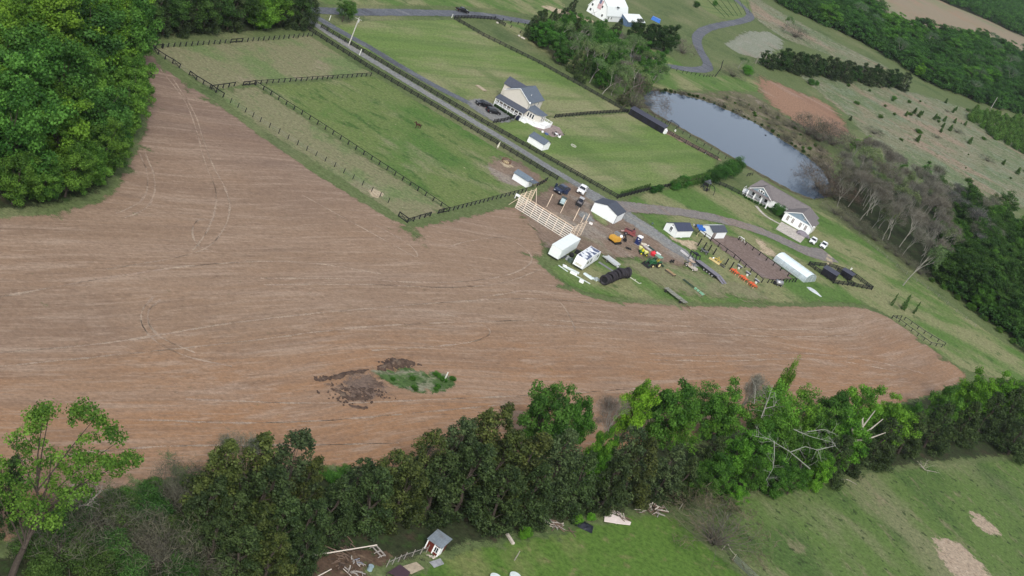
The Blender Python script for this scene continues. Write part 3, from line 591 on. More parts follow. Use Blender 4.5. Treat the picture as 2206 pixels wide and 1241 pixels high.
# woodland along the left edge of the field
WL = 'leafy trees of the woodland beside the field'
edge = [(25, 440), (85, 436), (140, 424), (186, 404), (216, 376), (236, 338), (252, 300), (268, 262), (270, 222), (266, 182), (262, 142), (262, 108)]
for i, e in enumerate(edge):
    tree('lush', e, rnd.uniform(9, 15), 'bright green tree with foliage down to the ground at the woodland edge beside the field', WL + ' edge', 1.0, (1.0, 1.0, .95))
for p in scatter([(-150, 440), (60, 420), (180, 395), (235, 330), (262, 260), (262, 110), (290, -70), (200, -260), (-150, -200)], 10.5, 3):
    h = rnd.uniform(14, 23)
    if in_view(p, h):
        x, y = proj(p); b = x < 230 and y < 330
        tree('lush', p, h, 'tall green tree packed among others inside the left woodland', WL, rnd.uniform(.95, 1.2), (1.35, 1.2, .8) if b and rnd.random() < .35 else rnd.choice([(.8, .92, 1.0), (1.0, 1.0, .9), (.6, .75, .9), (1.25, 1.15, .8)]))
WT = 'dark trees behind the top paddock'
for i, x in enumerate(range(300, 655, 27)):
    y = 78 - (x - 300) * .075
    k = 'lush' if 540 < x < 590 else ('cedar' if i % 2 else 'open')
    tree(k, (x + rnd.uniform(-4, 4), y), rnd.uniform(12, 15), 'bright green tree standing out in the dark row behind the top paddock' if k == 'lush' else ('dark cedar in the row behind the top paddock' if k == 'cedar' else 'dark leafy tree in the row behind the top paddock'),
         WT + (' cedars' if k == 'cedar' else ''), 1.15, (1.1, 1.15, .9) if k == 'lush' else ((.75, .85, .9) if k == 'cedar' else (.5, .5, .75)))
for p in scatter([(300, 62), (640, 38), (660, -60), (310, -60)], 9, 5):
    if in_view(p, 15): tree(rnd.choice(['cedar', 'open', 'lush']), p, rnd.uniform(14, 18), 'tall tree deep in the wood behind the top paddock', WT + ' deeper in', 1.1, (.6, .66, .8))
tree('cedar1', (640, 62), 12, 'dark cedar at the right end of the wood, beside the lane junction', None, .95, (.6, .75, .85))
tree('open0', (737, 47), 8.5, 'leafy lone tree between the road junction and the utility pole', None, 1.2, (.7, .75, .9))
tree('open1', (750, 43), 6.5, 'smaller tree just right of the lone tree by the road junction', None, 1.0, (.65, .75, .9))

# hedgerow across the lower part of the view; each entry: kind, treetop, height, width, tint, label
HG = 'cedars of the hedgerow below the field'
HD = 'broadleaf trees of the hedgerow below the field'
olive = (1.15, 1.05, .8); grey = (1.05, 1.1, 1.3); dark = (.8, .9, .85)
CED = [(520, 1065, 9, 1.1, dark), (575, 1085, 9, 1.2, olive), (630, 1075, 10, 1.1, dark), (690, 1080, 9, 1.1, dark), (540, 1140, 8, 1.3, dark), (610, 1150, 8, 1.3, olive), (670, 1150, 7, 1.2, dark), (480, 1120, 8, 1.2, dark), (500, 952, 14, 1.0, olive), (575, 936, 15, 1.15, olive), (655, 932, 15, 1.0, grey), (690, 985, 12, .9, olive), (600, 1010, 13, 1.1, dark), (480, 1030, 11, 1, dark), (795, 992, 10, 1.1, dark), (745, 1030, 11, 1, dark),
       (865, 975, 12, 1.0, olive), (830, 1015, 11, 1.1, dark), (945, 930, 14, .85, olive), (905, 1000, 12, 1.1, olive), (1010, 905, 15, 1.0, grey), (975, 975, 13, 1.1, dark), (1060, 885, 16, 1.0, olive), (1100, 872, 16, .9, olive), (1050, 960, 14, 1.1, dark),
       (1120, 930, 15, 1.15, olive), (1175, 935, 15, 1.1, olive), (1235, 930, 15, 1.1, grey), (1180, 1000, 12, 1.1, dark), (1110, 1010, 12, 1.1, dark), (1280, 975, 13, .9, dark), (1380, 925, 15, 1.0, grey), (1405, 945, 14, 1.0, olive), (1350, 985, 12, .95, dark),
       (1470, 960, 12, 1.0, grey), (1500, 985, 10, 1.0, dark), (1560, 940, 11, .9, dark), (1880, 930, 11, 1.1, dark), (1830, 940, 12, 1.0, dark), (1930, 905, 12, 1.2, dark), (1990, 890, 12, 1.1, dark), (2050, 872, 13, 1.1, dark), (2110, 868, 12, 1.1, dark), (2160, 850, 13, 1.1, dark), (2206, 835, 14, 1, dark), (2225, 900, 12, 1.2, dark)]
for (x, y, h, r, tt) in CED:
    tree_top('cedar', (x, y), h, 'dark olive cedar in the hedgerow below the field' if tt is not dark else 'small blackish cedar low in the hedgerow below the field', HG if tt is not dark else HG + ', low ones', r * 1.25, tt)
DEC = [('lush0', 1215, 828, 17, .85, (.75, .85, .9), 'large round green tree rising above the cedars near the middle of the hedgerow'), ('lush1', 1265, 850, 14, .7, (.8, .95, .9), 'green tree leaning out right of the large round hedgerow tree'),
       ('lush2', 1318, 925, 13, .5, (1.05, 1.2, .7), 'narrow bright green vine-hung tree between two grey cedars'), ('lush3', 1302, 985, 9, .6, (.9, 1.1, .7), 'low bright green tree at the foot of the vine-hung tree'),
       ('lush1', 1405, 822, 15, .6, (1.5, 1.4, .7), 'yellow-green tree at the left end of the broadleaf part of the hedgerow'), ('lush2', 1475, 828, 15, .9, (.8, .95, .85), 'full green tree just right of the yellow-green one'),
       ('open0', 1545, 818, 15, .9, (.85, 1, .9), 'green tree with a thin leader poking above the hedgerow'), ('lush3', 1590, 838, 14, .85, (.9, 1, .85), 'rounded green tree left of the dead-limbed tree'),
       ('open1', 1500, 880, 12, .9, (1, 1.15, .8), 'loose green tree in the middle of the hedgerow, field side hidden'), ('lush0', 1610, 930, 13, .75, (.85, 1.1, .75), 'green tree hanging low over the meadow edge'),
       ('open0', 1700, 822, 17, .95, (1, 1.1, .8), 'big spreading tree with lichen-grey dead limbs through its crown'), ('open1', 1755, 832, 16, .9, (1.1, 1.15, .8), 'light green tree behind the dead limbs'),
       ('small1', 1725, 762, 17.5, .22, (1.3, 1.2, .9), 'slender leafy leader standing above the dead-limbed tree'), ('open1', 1700, 920, 12, 1.0, (.9, .95, .8), 'sparse low crown beneath the grey dead limbs'), ('lush2', 1790, 985, 9, .75, (1.15, 1.25, .75), 'small bright tree at the meadow side of the dead-limbed tree'),
       ('lush1', 1820, 840, 14, .8, (.7, .8, .8), 'dark green tree left of the bleached snag'), ('lush3', 1880, 838, 15, .9, (1.1, 1.15, .8), 'bright green tree right of the bleached snag'), ('lush0', 1935, 855, 14, .85, (1.2, 1.2, .75), 'bright tree at the right of the broadleaf stretch'),
       ('lush1', 1985, 870, 12, .8, (.8, .95, .8), 'lower green tree where the hedgerow dips'), ('lush2', 2060, 835, 13, .8, (.8, .9, .85), 'green tree at the field corner'), ('lush3', 2120, 812, 15, .85, (1.15, 1.25, .7), 'bright yellow-green tree topping the right end of the hedgerow'),
       ('lush0', 2175, 806, 15, .85, (1.2, 1.3, .7), 'bright tree at the right edge of the view above the cedars'), ('lush2', 2240, 812, 15, .9, (1, 1.1, .8), 'green tree cut by the right edge of the view')]
for (k, x, y, h, r, tt, lb) in DEC: tree_top(k, (x, y), h, lb, HD, r, tt)
tree_top('bare0', (1345, 868), 13, 'leafless pinkish-grey tree between the round tree and the yellow-green tree', None, .8, (1.2, 1, 1))
tree_top('bare1', (540, 930), 14, 'leafless twiggy tree against the brown field behind the left cedars', None, .8, (.8, .9, .8))
tree_top('bare2', (1640, 800), 17, 'bare grey-branched tree poking over the hedgerow left of the slender leader', None, .6)
for i, (x, y, h, tt) in enumerate(((1560, 985, 9, (.7, .8, .7)), (1640, 985, 9, (.75, .9, .75)), (1690, 1000, 8, (.6, .75, .65)), (1735, 1000, 8, (.8, .95, .75)), (1600, 1040, 6, (.9, 1.1, .7)), (1770, 930, 12, (.9, 1, .8)), (1660, 930, 12, (.8, .95, .75)), (1690, 870, 15, (.9, 1, .8)), (1800, 880, 13, (.8, .9, .8)), (1530, 1010, 8, (.6, .6, .6)), (1845, 900, 13, (.9, 1.1, .7)), (1960, 870, 13, (1.1, 1.15, .75)))):
    tree_top('open' if i % 2 else 'lush', (x, y), h, 'green tree filling the middle of the broadleaf stretch below the field', 'filler trees of the broadleaf stretch', 1.15, tt)
tree('bush', (1538, 1172), 5, 'half-bare spreading olive tree by the metal gate at the meadow edge', None, 1.5, (.7, .62, .5))
tree_top('haze2', (1585, 1085), 6, 'budding twiggy tree above the metal gate', None, 1.2, (.5, .5, .4))
BB = 'vine-tangled leafless shrubs at the lower left'
for i, (x, y) in enumerate([(120, 1160), (190, 1135), (250, 1115), (310, 1090), (370, 1075), (160, 1225), (230, 1200), (300, 1175), (370, 1150), (280, 1245), (350, 1225), (60, 1195), (145, 1140), (215, 1160), (260, 1150), (330, 1125), (400, 1110), (200, 1245), (250, 1220), (320, 1205), (385, 1185), (420, 1160), (130, 1200), (180, 1180), (380, 1245), (430, 1230), (350, 1165), (300, 1140), (410, 1075), (90, 1250)]):
    if i % 3 == 1: tree('bush', (x, y), rnd.uniform(3, 4.5), 'tangled leafless shrub in the thicket at the lower left', BB, 1.15, (.6, .62, .52))
    else: tree('small', (x, y), rnd.uniform(3, 5), 'small green shrub among the bare thicket at the lower left', 'green shrubs in the lower left thicket', 1.35, (.7, .62, .9) if i % 3 else (.55, .65, .9))
for i, (x, y) in enumerate([(265, 1075), (330, 1050), (400, 1040), (470, 1038), (700, 1025), (740, 1020), (720, 1040), (200, 1100)]):
    tree('small', (x, y + 4), rnd.uniform(1.6, 2.4), 'low green bramble mound on the field edge by the hedgerow', 'bramble mounds along the hedgerow', 1.8, (.8, .95, .9))
for (x, y, h, lb) in ((1127, 1160, 2.6, 'bright green shrub at the hedgerow foot near the light boards'), (1240, 1128, 2.2, 'bright weedy shrub behind the pale fallen board'), (1270, 1122, 1.8, 'low bright shrub right of the dark tarp')):
    tree('small', (x, y), h, lb, None, 1.1, (1.2, 1.4, .8))
# the big sparse tree at the lower left corner, visible limbs and airy crown
def at_depth(x, y, Y):
    a, b = G(x, y, 0), G(x, y, 40); t = (Y - a.y) / (b.y - a.y); return a.lerp(b, t)
def big_tree():
    p = G(22, 1250); o = thing('broadleaf_tree', 'big airy green tree with a dark forked trunk at the lower left corner', 'tree', p)
    r = random.Random(6); cl = []; tips = []
    spots = [(90, 905), (62, 930), (50, 965), (100, 960), (95, 1000), (60, 1000), (200, 895), (175, 880), (235, 925), (250, 945), (190, 940), (205, 975), (225, 990), (170, 985), (240, 1000), (265, 985), (283, 988), (140, 1010), (110, 1035), (70, 1045), (30, 1050), (15, 1080), (55, 1085), (95, 1085), (130, 1060), (165, 1030), (185, 1055), (210, 1025), (140, 1090), (110, 1120), (75, 1115), (35, 1110), (10, 1030), (-15, 1060), (85, 885), (70, 900), (105, 880), (160, 900), (215, 905), (30, 940), (180, 1000), (0, 1000), (150, 1060), (125, 985)]
    for x, y in spots:
        for k in range(3): q = at_depth(x + r.gauss(0, 7), y + r.gauss(0, 7), p.y + r.gauss(0, 2.6)) - p; cl.append(((q.x, q.y, q.z), r.uniform(.7, 1.5)))
    obj('trunk', limbs([c for c, _ in cl[::9]], 'big_trunk', BK, .5, fork=.45, top=15, n=8), o)
    obj('crown', crown_from(cl, 80, .33, LM['lush'], 'big_crown', 8), o).color = (1.15, 1.05, 1.0, 1); return o
big_tree()
tree('cedar0', (-15, 1150), 13, 'dark tree cut by the left edge behind the big airy tree', None, .8, (.7, .9, .8))

# bleached snag and dead limbs in the hedgerow
def dead_limb(label, pts, m=BKW, name='dead_tree', r0=.2):
    """pts: list of polylines of (px, py, height)"""
    b0 = G(*pts[0][0][:2], pts[0][0][2]); o = thing(name, label, 'dead tree', Vector((b0.x, b0.y, 0)))
    for j, pl in enumerate(pts):
        mb = MB(); q = [G(x, y, z) - o.location for x, y, z in pl]
        for i in range(len(q) - 1):
            a = r0 * (.75 if j else 1) * (1 - i / len(q)); c = r0 * (.75 if j else 1) * (1 - (i + 1) / len(q)); mb.tube(q[i], q[i + 1], a, max(c, .03), 6)
        if r0 > .1 and 'snag' not in label:
            rr = random.Random(int(pl[0][0]) + j)
            for i in range(len(q) - 1):
                for k in range(5):
                    a = q[i].lerp(q[i + 1], rr.random()); d = Vector((rr.gauss(0, 1), rr.gauss(0, 1), rr.gauss(.3, .8))).normalized(); l = rr.uniform(.8, 2.0); e = a + d * l; mb.tube(a, e, .035, .02, 4, False)
                    for _ in range(3): f2 = (d + Vector((rr.gauss(0, .6), rr.gauss(0, .6), rr.gauss(0, .5)))).normalized(); mb.tube(e, e + f2 * l * .6, .018, .01, 3, False)
        mb.build('trunk' if j == 0 else 'limb', m, o)
    return o
dead_limb('bleached broken snag with three stub limbs rising from the hedgerow', [[(1800, 1010, .2), (1825, 970, 5), (1842, 945, 8.5)], [(1842, 945, 8.5), (1862, 915, 11), (1885, 885, 13)], [(1842, 945, 8.5), (1875, 925, 11), (1902, 903, 13)], [(1842, 950, 8.2), (1872, 945, 10), (1908, 932, 12)], [(1840, 945, 8.3), (1832, 905, 12), (1824, 888, 13.5)], [(1858, 925, 10.2), (1858, 905, 12), (1860, 900, 12.5)]], r0=.34)
dead_limb('lichen-grey dead limbs arching through the green crown', [[(1745, 1010, 6), (1700, 972, 10), (1655, 945, 13), (1627, 940, 14)], [(1702, 974, 10), (1735, 962, 10.5), (1762, 970, 10.5), (1770, 995, 9)], [(1668, 950, 13), (1668, 985, 11), (1665, 1010, 9), (1650, 1035, 8)], [(1760, 970, 10.5), (1800, 960, 11), (1785, 940, 12)], [(1740, 930, 13), (1775, 925, 13), (1800, 935, 12)], [(1710, 925, 14), (1745, 940, 13), (1800, 955, 11)]], mat('lichen_bark', (.24, .25, .21), .9), r0=.13)
dead_limb('pale dead stems standing in the crown beside the slender leader', [[(1640, 900, 11), (1655, 860, 14), (1665, 830, 16)], [(1648, 880, 12.5), (1668, 875, 13), (1672, 865, 13.6)], [(1625, 870, 12), (1628, 835, 15), (1618, 812, 17)]], BKG, r0=.11)
dead_limb('small bleached branches low beside the big airy tree', [[(150, 1085, 4), (152, 1060, 6), (158, 1035, 8)], [(153, 1062, 6), (175, 1062, 6.4), (188, 1045, 7.5)], [(170, 1090, 4), (188, 1088, 4.5), (200, 1075, 5.4), (215, 1062, 6.4)], [(198, 1075, 5.4), (205, 1068, 6.2)]], r0=.12)
dead_limb('pale fallen branch lying at the foot of the right-hand cedars', [[(1985, 1003, .3), (1992, 1012, .3), (2010, 1016, .3)], [(1990, 1010, .3), (1986, 1006, .9)]], r0=.12, name='fallen_branch')
dead_limb('pale fallen branch on the grass under the bleached snag', [[(1813, 1032, .2), (1828, 1034, .2), (1846, 1044, .2)]], r0=.1, name='fallen_branch')

# wood on the right: leafless trees near the pond, leafy ones beyond
BW = 'leafless trees of the wood right of the pond'
WR = [(1785, 438), (1905, 528), (2010, 602), (2111, 676), (2230, 775), (2420, 720), (2300, 540), (2206, 500), (2110, 450), (2000, 415), (1900, 380), (1830, 345), (1790, 378)]
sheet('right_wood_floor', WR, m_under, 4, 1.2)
for p in scatter(WR, 8.6, 9):
    x, y = proj(p)
    if not in_view(p, 14): continue
    if (int(p.x * 7) + int(p.y * 3)) % 3 == 0 and not (x < 2010 + (y - 500) * .1 and y < 610): continue
    if x < 2010 + (y - 500) * .1 and y < 610: 
        lo = y > 268 + .72 * (x - 1600)
        tree('bare' if rnd.random() < .85 else 'haze', p, rnd.uniform(10, 16), 'leafless grey tree in the wood right of the pond', BW, .95, (.85, .85, .82) if rnd.random() < .7 else (.6, .66, .5))
    else: tree(rnd.choice(['lush', 'open', 'open', 'bare']) if y < 560 else 'lush', p, rnd.uniform(9, 14), 'green tree in the wood at the right edge of the view', 'leafy trees of the right-hand wood', 1.4, (.5, .55, .65) if rnd.random() < .75 else (.75, .85, .7))
for i, (x, y) in enumerate([(1800, 462), (1822, 476), (1842, 492), (1862, 504), (1885, 518), (1908, 536), (1930, 552), (1955, 570), (1980, 590), (2005, 607), (2030, 622), (2060, 645), (2090, 668), (2120, 690), (2150, 715), (2180, 740)]):
    tree('bush' if i < 9 else 'small', (x, y), rnd.uniform(1.8, 3), 'bare brush along the near edge of the right-hand wood' if i < 9 else 'green brush along the near edge of the right-hand wood', 'brush at the edge of the right-hand wood' + ('' if i < 9 else ', green'), 1.5, (.7, .75, .6))
tree('haze0', (1945, 615), 17, 'tall pale-barked sycamore standing out of the right-hand wood', None, .7, (.7, .8, .7))
for (x, y, h, r, k, tt, lb) in ((1832, 330, 8, .9, 'open', (1.0, 1.3, .7), 'green-topped tree at the left of the leafless wood'), (1858, 322, 7, .7, 'lush', (1.2, 1.35, .6), 'bright green tree above the leafless wood'), (1935, 372, 7, 1.0, 'open', (.7, .9, .8), 'green tree behind the leafless wood, left one'), (1985, 385, 7, 1.1, 'lush', (.6, .85, .8), 'green tree behind the leafless wood, right one'),
                        (2020, 395, 6, 1.1, 'cedar', (.8, 1.1, 1.1), 'dark cedar at the back of the leafless wood'), (1760, 302, 6.5, 1.5, 'bush', (.6, .55, .55), 'dark leafless bush on the bank between pond and clay field'), (1738, 290, 6, 1.1, 'bush', (.5, .6, .45), 'olive bush left of the dark leafless bush'), (1790, 312, 6, 1.2, 'bush', (.75, .65, .65), 'leafless bush right of the dark one on the pond bank'),
                        (1775, 420, 6, 1.7, 'bush', (.55, .42, .36), 'brown brush hanging over the lower right end of the pond'), (1795, 400, 7, 1.5, 'bush', (.6, .5, .45), 'brown brush at the pond corner under the leafless trees'), (1762, 405, 4, 1.5, 'bush', (.6, .5, .45), 'low brown brush standing at the water edge')):
    tree(k, (x, y), h, lb, None, r, tt)
# cluster between the lawn and the pond head
CL = 'mixed trees above the long fence by the pond'
for p in scatter([(1140, 84), (1180, 126), (1262, 186), (1335, 222), (1384, 224), (1408, 190), (1402, 150), (1345, 118), (1280, 92), (1200, 62), (1150, 62)], 7.2, 12):
    x, y = proj(p)
    k = rnd.choice(['lush', 'cedar', 'open', 'haze']) if x < 1260 else rnd.choice(['haze', 'haze', 'lush', 'open', 'bare'])
    lb = {'lush': 'dark green leafy tree', 'cedar': 'blackish cedar', 'open': 'loose leafy tree', 'haze': 'pale green budding tree', 'bare': 'leafless tree'}[k] + ' in the clump between the long fence and the road'
    tree(k, p, rnd.uniform(8, 12), lb, CL + ' ' + k, 1.0, {'lush': (.6, .8, .75), 'cedar': (.8, .95, .9), 'open': (.6, .75, .8), 'haze': (.75, .95, .75), 'bare': (.8, .8, .8)}[k])
for (x, y, h, r, k, tt, lb) in ((1150, 92, 8.5, 1.2, 'lush', (.5, .65, .75), 'dark round tree at the left end of the clump'), (1205, 140, 9, 1.2, 'lush', (.45, .6, .7), 'dark tree hanging over the long fence'), (1290, 192, 9, 1.1, 'lush', (.55, .8, .6), 'green tree by the fence in the middle of the clump'), (1340, 225, 7, 1.2, 'cedar', (.9, .9, .9), 'dark cedar beside the end of the long black building'), (1365, 232, 7, 1.2, 'bush', (.6, .5, .5), 'bare brush at the head of the pond'),
                        (1345, 205, 13, 1.0, 'haze', (.85, .95, .8), 'tall pale-trunked budding tree above the pond head'), (1390, 190, 10, 1.0, 'haze', (.75, .95, .7), 'budding green tree beside the pond head'), (1262, 160, 12, 1.0, 'haze', (.9, 1, .8), 'pale budding tree in the middle of the clump'),
                        (1222, 42, 11, .9, 'cedar', (.55, .65, .75), 'lone dark cedar left of the white barn'), (1322, 80, 9, 1.2, 'cedar', (.55, .6, .65), 'dark cedar in front of the white barn'), (1360, 92, 11, 1.0, 'lush', (.32, .36, .55), 'dark cedar covering the right end of the barn'), (1390, 95, 10, 1.3, 'cedar', (.45, .5, .6), 'dark cedar second from the right of the barn group'),
                        (1425, 112, 13, 1.15, 'lush', (.30, .34, .55), 'large round dark tree right of the barn'), (1398, 104, 11, 1.2, 'lush', (.26, .3, .5), 'dark tree tucked left of the large round one'), (1470, 115, 4, 1.3, 'bush', (.9, .8, .8), 'small bare bush under the large dark tree'),
                        (1498, 16, 4, 1.2, 'small', (.5, .6, .8), 'small round tree in the vineyard'), (1538, 12, 3.5, 1.2, 'small', (.6, .8, .8), 'smaller tree right of it in the vineyard'), (1590, 148, 6, 1.2, 'haze', (.6, .8, .6), 'green bushy tree left of the cedar row'), (1606, 160, 5, 1.4, 'small', (.7, 1, .7), 'green shrub at the left foot of the cedar row'), (1578, 165, 3, 1.5, 'bush', (.7, .8, .6), 'scrubby bush above the pond lawn'),
                        (1690, 68, 9, .9, 'haze', (.6, .8, .6), 'lone budding tree above the cedar row'), (1712, 80, 5, 1.2, 'bush', (.6, .6, .6), 'dark bush right of the lone budding tree')):
    tree(k, (x, y), h, lb, None, r, tt)
CR = 'dark cedars of the row above the clay field'
for i in range(24):
    x = 1640 + i * 13; y = 143 + i * 2.1 + (2 if i % 2 else -2)
    tree('cedar' if i % 3 else 'lush', (x, y), rnd.uniform(9, 12) if i > 2 else 8, 'blackish cedar in the row above the clay field' if i % 3 else 'rounded dark tree in the cedar row above the clay field', CR if i % 3 else 'rounded dark trees in the cedar row', 1.7 if i % 3 else 1.0, (.65, .8, .8) if i % 3 else (.34, .38, .6))
for i, (x, y) in enumerate([(1627, 137), (1641, 141), (1652, 144), (1668, 146), (1692, 148), (1704, 149)]):
    dead_limb('pale bare trunk at the left end of the dark cedar row', [[(x, y, 0), (x + 8, y - 16, 4.6), (x + 14, y - 27, 7.5)]], BKW, 'dead_tree', .22)['group'] = 'pale bare trunks by the cedar row'
for (x, y, h, r, k, tt, lb) in ((1805, 165, 8, .9, 'lush', (.5, .75, .6), 'green tree in front of the dark cedar row'), (1850, 170, 8, 1, 'bare', (1, .9, 1), 'greyish leafless tree in front of the dark cedar row'), (1745, 182, 3.5, 1.5, 'small', (.6, .8, .9), 'round shrub on the meadow below the cedar row'), (1757, 184, 3, 1, 'small', (.6, .9, .8), 'smaller shrub joined to the round one on the meadow'),
                        (1975, 165, 9, 1.1, 'lush', (1.2, 1.3, .6), 'bright green tree in front of the far wood'), (1925, 215, 2.5, 1.6, 'small', (.6, .85, .7), 'low shrub in the far meadow'), (1830, 260, 2.5, 1, 'pine', (.8, 1.1, .8), 'lone small pine at the clay field edge')):
    tree(k, (x, y), h, lb, None, r, tt)
FW = 'trees of the far wood at the upper right'
FWP = [(1650, -10), (1700, 22), (1760, 48), (1800, 66), (1850, 88), (1900, 118), (1950, 148), (1985, 175), (2050, 198), (2110, 222), (2206, 248), (2300, 250), (2300, 190), (2206, 130), (2120, 88), (2060, 80), (1990, 78), (1940, 62), (1890, 36), (1850, 8), (1780, -30)]
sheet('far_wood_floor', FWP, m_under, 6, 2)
n_far = 0
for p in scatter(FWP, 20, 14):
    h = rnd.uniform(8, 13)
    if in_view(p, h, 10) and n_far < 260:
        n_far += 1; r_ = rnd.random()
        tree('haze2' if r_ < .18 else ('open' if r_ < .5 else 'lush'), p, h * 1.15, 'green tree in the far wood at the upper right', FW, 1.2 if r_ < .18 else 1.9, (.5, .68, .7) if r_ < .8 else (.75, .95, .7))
FT = 'trees of the farthest wood in the top right corner'
FTP = [(1980, -20), (2030, 5), (2080, 25), (2140, 50), (2206, 82), (2290, 110), (2300, -60), (2000, -80)]
sheet('corner_wood_floor', FTP, m_under, 8, 3)
def mass(name, pts, label, hs, r_, tint, seed):
    """a far wood that reads as one mass: thinned crowns of many trees in one object"""
    rs = Rs(seed); rs.seed_off = seed; cl = []
    for p in pts:
        h = rs.uniform(*hs)
        for (c, q) in ellip(rs, 22, 5.2, h * .55, h * .45, 1, .6, .2, 1.3, 2.1): cl.append(((p.x + c[0] * r_, p.y + c[1] * r_, c[2]), q))
    o = obj(name, crown_from(cl, 16, 1.0, LM['lush'], name, seed)); o.color = tint; o['kind'] = 'stuff'; o['label'] = label; o['category'] = 'wood'; return o
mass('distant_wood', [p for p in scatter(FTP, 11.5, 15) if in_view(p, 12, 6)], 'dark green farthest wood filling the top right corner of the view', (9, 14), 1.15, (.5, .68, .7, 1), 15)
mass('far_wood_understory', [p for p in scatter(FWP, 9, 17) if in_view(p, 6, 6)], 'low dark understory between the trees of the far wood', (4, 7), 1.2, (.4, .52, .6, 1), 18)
mass('right_wood_understory', [p for p in scatter([(2015, 612), (2111, 676), (2230, 775), (2420, 720), (2300, 540), (2206, 500), (2110, 450), (2030, 440)], 8, 19) if in_view(p, 5, 6)], 'low dark understory of the wood at the right edge', (3, 5), 1.0, (.4, .5, .6, 1), 19)
PP = 'young pines planted in the far meadow'
pp = scatter([(2100, 240), (2206, 262), (2260, 300), (2260, 345), (2206, 335), (2140, 300), (2110, 275), (2080, 255)], 5.6, 16)
for p in pp[:200]:
    if in_view(p, 4, 10): tree('pine', p, rnd.uniform(3.5, 5.5), 'young pine in the dense plantation at the right edge', PP, 1.25, (1.5, 2.2, 1.1))
for (x, y) in [(1950, 250), (1985, 248), (1978, 252), (2012, 258), (2033, 262), (2052, 243), (2036, 222), (2058, 238), (2030, 275), (2045, 282), (2078, 270), (2087, 310), (1968, 245), (2055, 265), (2025, 285), (2160, 355), (2206, 370), (2190, 375), (1975, 305)]:
    tree('pine', (x, y), rnd.uniform(2.4, 4), 'young pine standing apart in the dry meadow', PP + ', scattered', 1.0, (1.0, 1.5, .9))
# hedge line between square lawn and house lawn
HE = 'young arborvitae planted along the lawn fence'
for i in range(12):
    t_ = i / 11; tree('column', (1336 + 60 * t_, 423 - 17 * t_), 1.7, 'small columnar arborvitae in the row beside the lawn corner', HE + ', small', .75, (1, 1.5, 1))
for i in range(15):
    t_ = i / 14; tree('column', (1448 + 78 * t_, 408 - 20 * t_), 3.3, 'tall columnar arborvitae in the row between lawn and house', HE, .9, (1.1, 1.6, 1))
for (x, y, h, r, k, tt, lb) in ((1405, 416, 2.6, 1.1, 'small', (.4, .6, .7), 'rounded dark shrub pair at the lawn fence, left one'), (1418, 413, 2.8, 1.1, 'small', (.4, .6, .7), 'rounded dark shrub pair at the lawn fence, right one'), (1468, 402, 4.5, 1.3, 'small', (.5, .75, .7), 'bushy green shrub in front of the columnar row'), (1450, 407, 3.5, 1.3, 'small', (.45, .7, .7), 'bushy shrub left of the columnar row'),
                        (1532, 392, 5, 1.3, 'small', (.35, .5, .6), 'dark bush at the playset'), (1548, 385, 6, 1.2, 'small', (.4, .55, .6), 'tall dark bush behind the playset'), (1565, 380, 7, 1.1, 'small', (.42, .6, .6), 'tall dark bush at the pond fence'), (1580, 372, 7, 1.0, 'small', (.45, .6, .65), 'tall dark bush at the end of the hedge by the pond'), (1515, 396, 4, 1.2, 'small', (.4, .55, .6), 'dark bush beside the tall columnar row'),
                        (1668, 462, 4.5, 1.0, 'small', (.5, .7, .7), 'rounded green bush against the grey-roofed house'), (1680, 464, 4, .9, 'small', (.4, .6, .7), 'dark bush at the inner corner of the grey-roofed house')):
    tree(k, (x, y), h, lb, None, r, tt)
for i in range(9):
    t_ = i / 8; tree('small', (1606 + 52 * t_, 428 + 25 * t_), 1.1, 'clipped shrub along the porch of the grey-roofed house', 'porch shrubs of the grey-roofed house', 1.2, (.45, .65, .7))
for i in range(8):
    t_ = i / 7; tree('small', (1066 + 38 * t_, 230 + 24 * t_), 1.2, 'dark shrub along the front of the white porch', 'porch shrubs of the white farmhouse', 1.2, (.3, .38, .5))
for (x, y, h) in ((1920, 658, 4.6), (1943, 667, 5.6), (1968, 676, 4.6)):
    tree('cedar0', (x, y), h, {1920: 'thin young tree, leftmost of three above the small pen', 1943: 'fullest of the three young trees above the small pen', 1968: 'rightmost of the three young trees above the small pen'}[x], 'young trees above the small pen', .62 if x == 1943 else .4, (.8, 1.5, .7))
for p in scatter([(1540, 205), (1640, 225), (1700, 265), (1760, 315), (1790, 345), (1770, 350), (1700, 302), (1600, 245)], 6.5, 21):
    tree('bush' if rnd.random() < .6 else 'small', p, rnd.uniform(.8, 1.7), 'scrubby tuft on the marshy pond bank', 'scrubby tufts on the pond bank', 1.4, (.6, .65, .45))
for p in scatter([(1720, 170), (1900, 190), (2000, 215), (2120, 250), (2240, 300), (2300, 440), (2206, 445), (2000, 385), (1890, 300), (1850, 250), (1780, 205)], 21, 31):
    if rnd.random() < .55 and in_view(p, 3, 5): tree(rnd.choice(['small', 'bush', 'small']), p, rnd.uniform(.8, 2.4), 'low ragged scrub bush in the dry far meadow', 'scrub bushes of the far meadow', rnd.uniform(1.3, 2.4), (.5, .6, .42))
SH = [(1400, 196), (1445, 199), (1505, 211), (1549, 228), (1590, 246), (1638, 270), (1700, 309), (1752, 345), (1784, 374)]
sp = smooth_line([G(*q).to_2d() for q in SH], 1)
for a, b in zip(sp[:-1], sp[1:]):
    n = max(1, int((b - a).length / 2.3))
    for k in range(n):
        q = a.lerp(b, k / n); tree('small' if rnd.random() < .6 else 'bush', Vector((q.x + rnd.gauss(0, .5), q.y + rnd.gauss(.3, .6), 0)), rnd.uniform(.6, 1.5), 'low dark scrub along the far shore of the pond', 'scrub along the far pond shore', 1.5, (.35, .38, .3))
